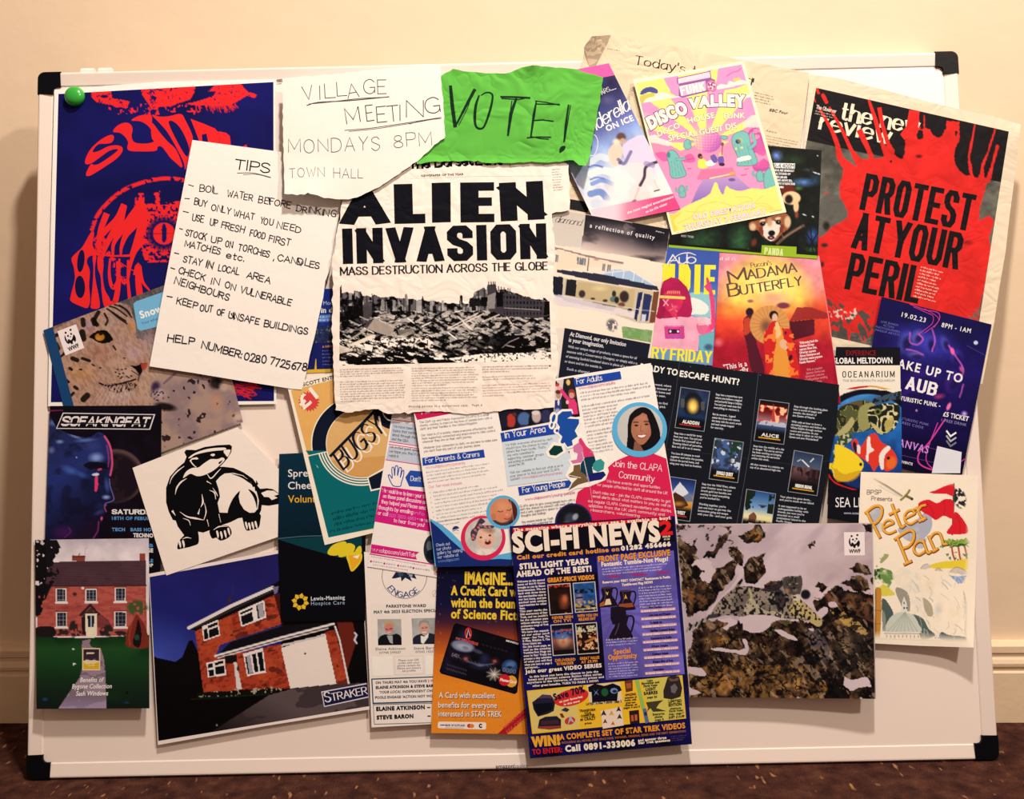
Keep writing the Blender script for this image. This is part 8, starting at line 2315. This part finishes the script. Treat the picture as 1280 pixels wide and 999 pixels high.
for cx,cy,r,c in ((690,680,18,(220,160,60)),(646,736,16,(120,50,40)),(746,704,18,(60,40,40)),(700,750,14,(190,90,40)),(636,680,20,(60,40,60)),(740,652,18,(40,44,80))):t.poly('emblem_card',[(cx-r,cy+r*.7),(cx,cy-r*1.4),(cx+r,cy+r*.6),(cx,cy+r*.3)],c,bump=False)
t.k += 1
t.poly('saving_burst',ring(412,566,122,56,30,rot=-14),(216,48,44)); t.text('saving_burst','Save 70%',296,586,506,528,44,(26,20,50),.06); t.text('saving_burst','on your favourites',330,604,490,566,14,CRM,.06); t.text('saving_burst','in this issue',362,622,470,596,13,CRM,.06)
IK=(26,22,30)
for s_,a,b,y,H in (('LATEST X-Files T-shirts - page 2',516,760,620,15),('TRANSFORM',470,578,668,16),('YOUR',502,550,684,14),('COMPUTER',480,574,704,16),('at CRAZY',476,580,728,20),('prices',506,552,752,13),('AMAZING',786,860,556,15),('selection of',784,866,575,13),('books, with',784,862,592,13),('great new',790,858,610,13),('releases, on',784,868,627,13),('pages 4 and 5',776,886,645,13),('Luke',938,976,456,13),('Skywalker and',900,1022,476,14),('Darth Vader',914,1010,494,14),('LIGHT',930,998,520,20),('SABRES',916,1010,548,20),('page 26',940,1006,572,13),('LIMITED',1088,1176,604,18),('EDITION',1088,1176,628,18),('platinum',1098,1172,650,13),('Darth Vader',1092,1188,668,13),('mug - page 7',1090,1192,688,13),('JUST £14.99',1088,1196,712,15),('Enterprise',978,1058,690,13),('planes',992,1044,708,13),('page 5',994,1052,728,13)):
    t.text('advert_text',s_,a,y,b,y-(b-a)*.09,H,IK,.05)
t.text('win_heading','WIN!',145,905,328,890,60,(244,170,50),.12)
t.text('win_line','A COMPLETE SET OF STAR TREK VIDEOS',334,860,1200,778,36,OR2,.07)
t.text('win_details','INCLUDING ALL MOVIES, DEEP SPACE NINE, VOYAGER, ORIGINAL SERIES AND THE NEXT GENERATION!',346,888,1206,806,14,(176,104,50),.04)
t.text('enter_line','TO ENTER:',144,962,348,944,34,(206,30,40),.06); t.text('phone_line','Call 0891-333006',374,942,852,900,40,CRM,.085); t.text('phone_note','and answer three',876,872,1070,852,16,CRM,.08); t.text('phone_note','Star Trek questions',878,890,1096,870,16,CRM,.08); t.greek('small_text',1104,842,1210,832,3,14,(96,70,60),9,ragged=.1)
t.close()

# ================================================================== handwritten tips note
t=Sheet('tips_note',[(240.5,175),(300,183),(342,188.6),(428,200),(427,245),(425,262),(418,300),(413.4,330),(411,340),(406.6,351.5),(404,372),(398.8,394.5),(394,418),(387,445),(384,462),(377.3,487.2),(363.6,486),(297,475.5),(240,466),(186.8,458),(205,360)],
          'cream sheet of handwritten safety tips headed in capitals','note',paper=(253,238,224),mat='paper')
t.z(180,170,5.12)
PEN=(22,22,36)
t.pen('heading','TIPS',585,208,800,238,60,PEN,w=.14,jit=.03)
t.line('underline',[(598,238),(700,238),(808,264)],5,(70,64,74),smooth=True); t.line('underline',[(636,248),(720,246),(810,268)],4,(90,84,90),smooth=True)
HW=((('-',286,322,316,312),('BOIL',354,344,474,358),('WATER',530,376,694,406),('BEFORE',734,412,934,456),('DRINKING',974,464,1224,512)),
      (('-',262,400,290,402),('BUY',320,428,400,446),('ONLY',430,462,550,494),('WHAT',572,502,700,530),('YOU',742,546,820,566),('NEED',850,576,1000,612)),
      (('-',252,482,284,490),('USE',308,528,380,544),('UP',424,556,470,566),('FRESH',492,574,638,612),('FOOD',676,626,770,652),('FIRST',800,660,934,696)),
      (('-',228,592,246,598),('STOCK',262,624,394,660),('UP',430,668,494,684),('ON',520,696,566,708),('TORCHES',602,716,800,770),(',',820,780,828,786),('CANDLES',854,784,1126,842)),
      (('MATCHES',258,692,484,752),('etc.',528,768,640,794)),(('-',196,748,222,754),('STAY',250,790,368,824),('IN',396,830,438,842),('LOCAL',474,848,606,880)))
for row in HW:
    for i,(s_,a,ya,b,yb) in enumerate(row):
        if s_ == '-':t.line('handwriting',[(a,min(ya,yb)),(b,max(ya,yb))],6,PEN); continue
        t.pen('handwriting',s_,a,ya+12,b,yb+8,40,PEN,w=.155,jit=.05,seed=a,space=.2)
t.line('crossing_out',[(990,800),(1004,830),(1010,806)],7,PEN); t.line('crossing_out',[(800,396),(806,436)],9,PEN)
t.z(180,330,5.12)
for row in ((('IN',398,12,438,26),('AREA',654,82,804,122)),(('-',172,24,196,32),('CHECK',218,54,386,104),('IN',430,124,478,136),('ON',514,148,578,166),('VULNERABLE',616,178,938,266)),(('NEIGHBOURS',196,120,540,232),),(('-',148,206,180,212),('KEEP',208,250,336,282),('OUT',360,292,436,308),('OF',466,322,514,330),('UNSAFE',538,340,732,386),('BUILDINGS',768,394,1044,452)),(('HELP',152,488,320,514),('NUMBER:',366,532,622,600),('0280',640,612,778,636),('7725678',804,640,1036,686))):
    for i,(s_,a,ya,b,yb) in enumerate(row):
        if s_ == '-':t.line('handwriting',[(a,min(ya,yb)),(b,max(ya,yb))],6,PEN); continue
        t.pen('help_number_line' if row[0][0] == 'HELP' else 'handwriting',s_,a,ya+4,b,yb+2,46 if row[0][0] == 'HELP' else 40,PEN,w=.155,jit=.05,seed=a,space=.2)
t.line('crossing_out',[(560,318),(580,352),(572,316)],8,PEN)
t.close()

# ================================================================== alien newspaper
NEWS=(252,232,214)
t=Sheet('alien_newspaper',[(436,180),(560,172),(712,182),(700,200),(711,206),(712,262),(690,267),(693.6,312),(691,353),(694.7,407),(698,442),(697,461),(694,484),(692.4,509.3),(660,512),(635,511.6),(614,515),(578.7,517.5),(550,514),(520,515),(485,517.5),(473,511.6),(450,514),(433,516),(419.4,512.8),(418,480),(416,447),(414.7,400),(416,350),(414.7,330.6),(420,300),(427.6,253),(432,215)],
          'torn newspaper page about an alien invasion with a photograph of ruins','newspaper',paper=NEWS,mat='news',torn=.7)
p=Pic(t,'ruins_photograph',[(425,350),(686,344),(689,450.5),(424,457)],.7,NEWS)
p.z(410,330,4.267)
sky=np.array([(55,150),(62,120),(70,120),(75,155),(100,148),(135,160),(140,145),(175,145),(185,168),(235,172),(245,165),(300,180),(340,172),(370,182),(410,184),(412,160),(422,160),(426,186),(450,186),(470,196),(500,190),(505,168),(512,190),(540,200),(570,196),(600,206),(640,210),(700,210),(705,168),(716,166),(720,212),(750,210),(755,185),(775,178),(780,150),(800,140),(830,128),(845,138),(850,110),(895,108),(900,140),(940,135),(980,150),(1040,170),(1100,186),(1145,192),(1150,180),(1180,200),(1200,205)],float)
top=np.interp(p.X,sky[:,0],sky[:,1])+(p.fbm(16,3,2)-.5)*10
body=p.Y > top
dk,md,lt=(18,17,20),(70,68,70),(222,206,190)
n1=p.fbm(26,11,4,1.8,0); n2=p.fbm(12,21,3,3.2,20); n3=p.fbm(12,31,3,3.2,-25); n4=p.fbm(9,41,2)
p.mix(body,(96,92,92)); p.mix(body & (n1 < .46),md,.8); p.mix(body & (n1 < .4),dk,.9)
wall=body & (p.Y < 285); p.mix(wall & (vnoise(p.X/17,p.Y/30,7) > .6),(150,144,140),.8); p.mix(wall & (vnoise(p.X/14,p.Y/34,17) > .66),dk,.8); p.mix(wall & (np.sin(p.X*.19) > .75),(44,42,46),.6)
for x0,x1 in ((215,235),(345,360),(470,500),(545,560),(605,618)):p.poly(box(x0,195,x1,265),(150,146,144),.8)
mid=(p.Y > 250) & body
p.mix(mid & (n2 > .58),(176,166,156),.9); p.mix(mid & (n3 > .6),(150,142,136),.9); p.mix(mid & (n2 < .40),dk,.85); p.mix(mid & (n3 < .37),dk,.8)
low=(p.Y > 395) & (p.X < 560); p.mix(low & (n2 > .5),lt,.85); p.mix(low & (n4 < .42),dk,.8)
bot=np.clip((p.Y-440)/60,0,1); p.mix(bot*(n2 > .56),(232,214,198),.9); p.mix(bot*(p.fbm(22,61,3,3,0) < .5),(12,11,16),.9); p.mix(np.clip((p.X-640)/300,0,1)*((p.Y > 380) & (p.Y < 500))*(p.fbm(30,71,3,4,-4) < .55),(20,19,24),.9); p.mix(p.m_poly([(640,505),(820,480),(1190,470),(1190,520),(700,530)]) & (n4 > .4),(232,216,200),.9)
p.mix(((p.X < 250) & (p.Y > 190) & (p.Y < 340))*(n1 < .55),(24,22,26),.7); p.poly([(185,220),(210,200),(235,200),(230,330),(190,345)],(80,74,76),.9); p.poly([(150,170),(185,200),(190,340),(120,300)],(26,24,28),.7)
rng=np.random.RandomState(5)
for k in range(110):
    x=rng.uniform(80,1180); y=rng.uniform(260,500); a=rng.uniform(-.7,.7); l=rng.uniform(15,60); p.line([(x,y),(x+l*math.cos(a),y+l*math.sin(a))],rng.uniform(3,7),[(214,200,186),(150,144,138),(16,15,18),(30,28,32)][rng.randint(4)],.9)
p.poly([(208,345),(245,292),(355,345),(330,385),(280,372)],(146,134,124)); p.line([(208,348),(90,420)],9,(150,140,130)); p.line([(290,290),(420,320)],7,(120,112,106)); p.poly([(100,435),(230,380),(255,380),(250,395),(130,440)],(196,182,168)); p.poly([(370,350),(450,345),(470,375),(380,380)],(130,122,112),.8); p.poly([(190,425),(240,435),(235,465),(205,460)],(220,204,190)); p.poly([(60,430),(140,460),(60,480)],(190,178,164),.9)
for a in ([(640,345),(800,262)],[(660,350),(830,265)],[(690,280),(770,350)],[(720,310),(760,350)],[(820,310),(960,250)],[(930,250),(980,320)]):p.line(a,7,(190,178,166),.9)
# the terrace on the right
p.poly([(850,110),(895,108),(900,160),(940,150),(1145,200),(1180,210),(1180,275),(1120,290),(940,280),(850,240)],(70,66,70)); p.mix(p.m_poly([(935,150),(1145,200),(1150,285),(940,280)]) & (np.sin(p.X*.35) > .4) & (np.sin(p.Y*.22) >-.2),(26,24,28),.8); p.line([(940,235),(1130,245)],4,(140,132,128)); p.poly([(850,170),(895,150),(890,240),(850,240)],(130,124,120),.9); p.poly([(895,150),(935,150),(935,230),(900,230)],(24,22,26),.9); p.poly([(755,190),(810,180),(815,225),(755,230)],(40,38,42)); p.poly([(815,178),(850,178),(850,225),(815,225)],(16,15,18)); p.poly([(1155,200),(1182,198),(1184,270),(1150,275)],(22,20,26))
for x in (857,870,882,892):p.line([(x,96),(x,112)],5,(50,46,48))
for x in (910,925,940,960,970):p.line([(x,120+(x-910)*.2),(x,142+(x-910)*.2)],5,(60,56,58))
p.line([(70,115),(70,155)],4,dk); p.line([(235,160),(235,175)],4,dk)
C0=p.C.copy(); p.curve(1.45,92); p.C=np.where(body[...,None],p.C,C0)
p.done()
t.z(410,190,4.267)
HK=(12,14,22)
t.pen('masthead','The Dorset',436,88,770,68,46,HK,w=.34,thin=.06,pen_angle=45); t.pen('masthead','Echo',790,68,930,64,46,HK,w=.34,thin=.06,pen_angle=45)
t.line('masthead_box',[(970,60),(970,80),(1152,72),(1152,52)],2,(130,116,106)); t.line('masthead_rule',[(440,142),(800,130),(1190,128)],1.5,(196,176,160))
t.text('sub_heading','NEWSPAPER OF THE YEAR',498,133,722,124,11,(60,54,56),.06)
t.heavy('headline','A',68,391,326,386,205,HK,.42,.24,.04); t.heavy('headline','L',355,384,520,380,212,HK,.47,.24,.04); t.poly('headline',[(553,165),(654,162),(655,374),(555,377)],HK); t.heavy('headline','E',707,376,888,374,213,HK,.46,.21,.04); t.heavy('headline','N',922,370,1156,358,205,HK,.44,.3,.04)
t.heavy('headline_second','INVASION',80,597,1168,568,188,HK,.29,.2,.105)
t.pen('strapline','MASS DESTRUCTION ACROSS THE GLOBE',68,656,1172,626,40,(26,22,28),w=.2,thin=.07,serif=.10,pen_angle=8,space=.2)
t.z(410,330,4.267)
BT=(176,152,142)
t.greek('column_text',64,566,416,556,4,12,BT,7,seed=51,ragged=.1,para=(3,)); t.greek('column_text',64,632,418,622,9,13,BT,7,seed=52,ragged=.06,para=(8,)); t.greek('column_text',446,560,804,552,8,13,BT,7,seed=53,ragged=.08,para=(7,)); t.greek('column_text',446,666,802,660,6,13,BT,7,seed=54,ragged=.08,para=(5,)); t.greek('column_text',824,552,1190,544,3,13,(150,128,120),7,seed=55,ragged=.1,para=(2,)); t.greek('column_text',824,606,1192,594,2,13,BT,7,seed=56); t.greek('column_text',824,650,1192,636,5,14,(206,160,156),7,seed=57,ragged=.1,para=(4,))
t.text('page_note','Missing person in a mysterious case   Page 6',432,764,822,756,9,(110,96,92),.02,space=.3)
t.poly('page_note',[(1178,542),(1188,540),(1188,546),(1182,546)],(40,36,40))
t.z(685,180,5.876); t.greek('inner_page_text',28,190,104,184,9,19,(120,104,96),7,seed=58,ragged=.3)
t.close()

# ================================================================== green sheet
t=Sheet('vote_sheet',[(551.4,94.8),(566.5,86),(579,89),(601.7,90.8),(627.5,92),(637.8,90.5),(651.5,84.5),(666,81.5),(682.5,83),(706.5,85),(722,87),(734,91.3),(753.8,96.5),(750.3,121.4),(742.6,164),(737.4,195),(732.3,207.3),(723.7,206.4),(716.8,200.4),(706.5,201),(689,203),(665,202),(639.5,204),(613.7,204),(588,201),(545,202),(521,205),(521,170),(549,150)],
          'torn bright green sheet of paper with one big handwritten word','sheet of paper',paper=(96,178,66),mat='crumple',torn=.5,
          curl=[('p',666,78,30,.006),('p',732,208,40,.009),('e',640,205,0,-1,14,.003)])
t.z(545,75,5.82)
GK=(18,44,28)
t.line('handwriting',[(106,196),(118,330),(138,478)],[22,28,26],GK); t.line('handwriting',[(146,474),(210,350),(278,222)],[12,20,24],GK); t.line('handwriting',[(166,474),(230,350),(262,250)],6,GK)
t.line('handwriting',[(312,262),(290,330),(282,420),(290,480),(318,500),(352,480),(392,370),(412,270),(396,240),(362,238),(330,256)],[12,20,22,16,16,14,18,14,12,10,8],GK,smooth=True)
t.line('handwriting',[(475,268),(580,270),(680,276)],14,GK); t.line('handwriting',[(480,280),(600,288),(640,280)],8,GK); t.line('handwriting',[(582,286),(545,390),(524,546)],[16,26,14],GK); t.line('handwriting',[(552,300),(534,420),(522,520)],8,GK)
t.line('handwriting',[(730,300),(712,400),(690,560)],[10,20,12],GK); t.line('handwriting',[(724,298),(800,308),(898,328)],8,GK); t.line('handwriting',[(726,320),(820,322),(896,322)],9,GK); t.line('handwriting',[(716,440),(780,436),(852,446)],10,GK); t.line('handwriting',[(666,566),(740,560),(832,562)],10,GK); t.line('handwriting',[(690,556),(760,572),(818,576)],8,GK)
t.line('handwriting',[(964,330),(944,470),(930,596)],[12,16,8],GK); t.line('handwriting',[(978,330),(962,430),(936,590)],7,GK); t.poly('handwriting',[(898,650),(910,630),(936,624),(942,640),(926,662),(900,676)],GK,smooth=True)
t.close()

# ================================================================== village meeting note
t=Sheet('meeting_note',[(353,98),(420,92),(480,86),(550.5,80),(551,95),(554,130),(556.6,169),(555.7,172.8),(543,181),(525.6,198.6),(508.4,210.6),(488,224.4),(474,234),(457,241.6),(446.6,246.7),(436,249.3),(422.5,249.3),(405,247.6),(396.7,244),(388,242.4),(384.7,240.7),(381,243.3),(355.5,242.4),(353.7,166)],
          'cream torn note about a village meeting, handwritten in thin pen','note',paper=(248,234,218),mat='paper',torn=.4,
          curl=[('p',385,246,60,.006),('p',354,244,30,.004)])
t.z(340,80,5.818)
B1=(60,52,78)
for row,H in (((('V',232,262,305,250),('I',344,256,352,256),('L',386,248,462,244),('L',474,232,542,228),('A',552,250,632,236),('G',668,214,750,212),('E',770,218,832,216)),100),((('M',545,436,645,420),('E',690,418,740,412),('E',768,424,834,418),('T',844,418,924,410),('I',928,410,934,410),('N',978,384,1100,384),('G',1118,364,1226,350)),112)):
    for i,(c_,a,ya,b,yb) in enumerate(row):t.pen('heading',c_,a,ya,b,yb,H if c_ not in 'N' else 120,B1,w=.055,jit=.015,seed=a)
for s_,a,ya,b,yb,H in (('MONDAYS',124,646,780,628,95),('8PM',893,606,1162,584,92),('TOWN',128,826,382,816,66),('HALL',446,826,664,830,68)):t.pen('handwriting',s_,a,ya,b,yb,H,B1 if H < 80 else (96,86,96),w=.05,jit=.03,seed=a,space=.24)
for pts,w in (([(255,300),(340,278),(560,266),(850,238)],6),([(270,290),(420,276),(640,250),(850,240)],4),([(530,482),(700,468),(900,440),(1230,388)],4),([(560,490),(760,470),(1000,432),(1200,396)],3),([(1000,436),(1100,410),(1230,396)],3)):
    t.line('underlines',pts,w,(80,70,84),smooth=True)
t.close()
MAGNET()
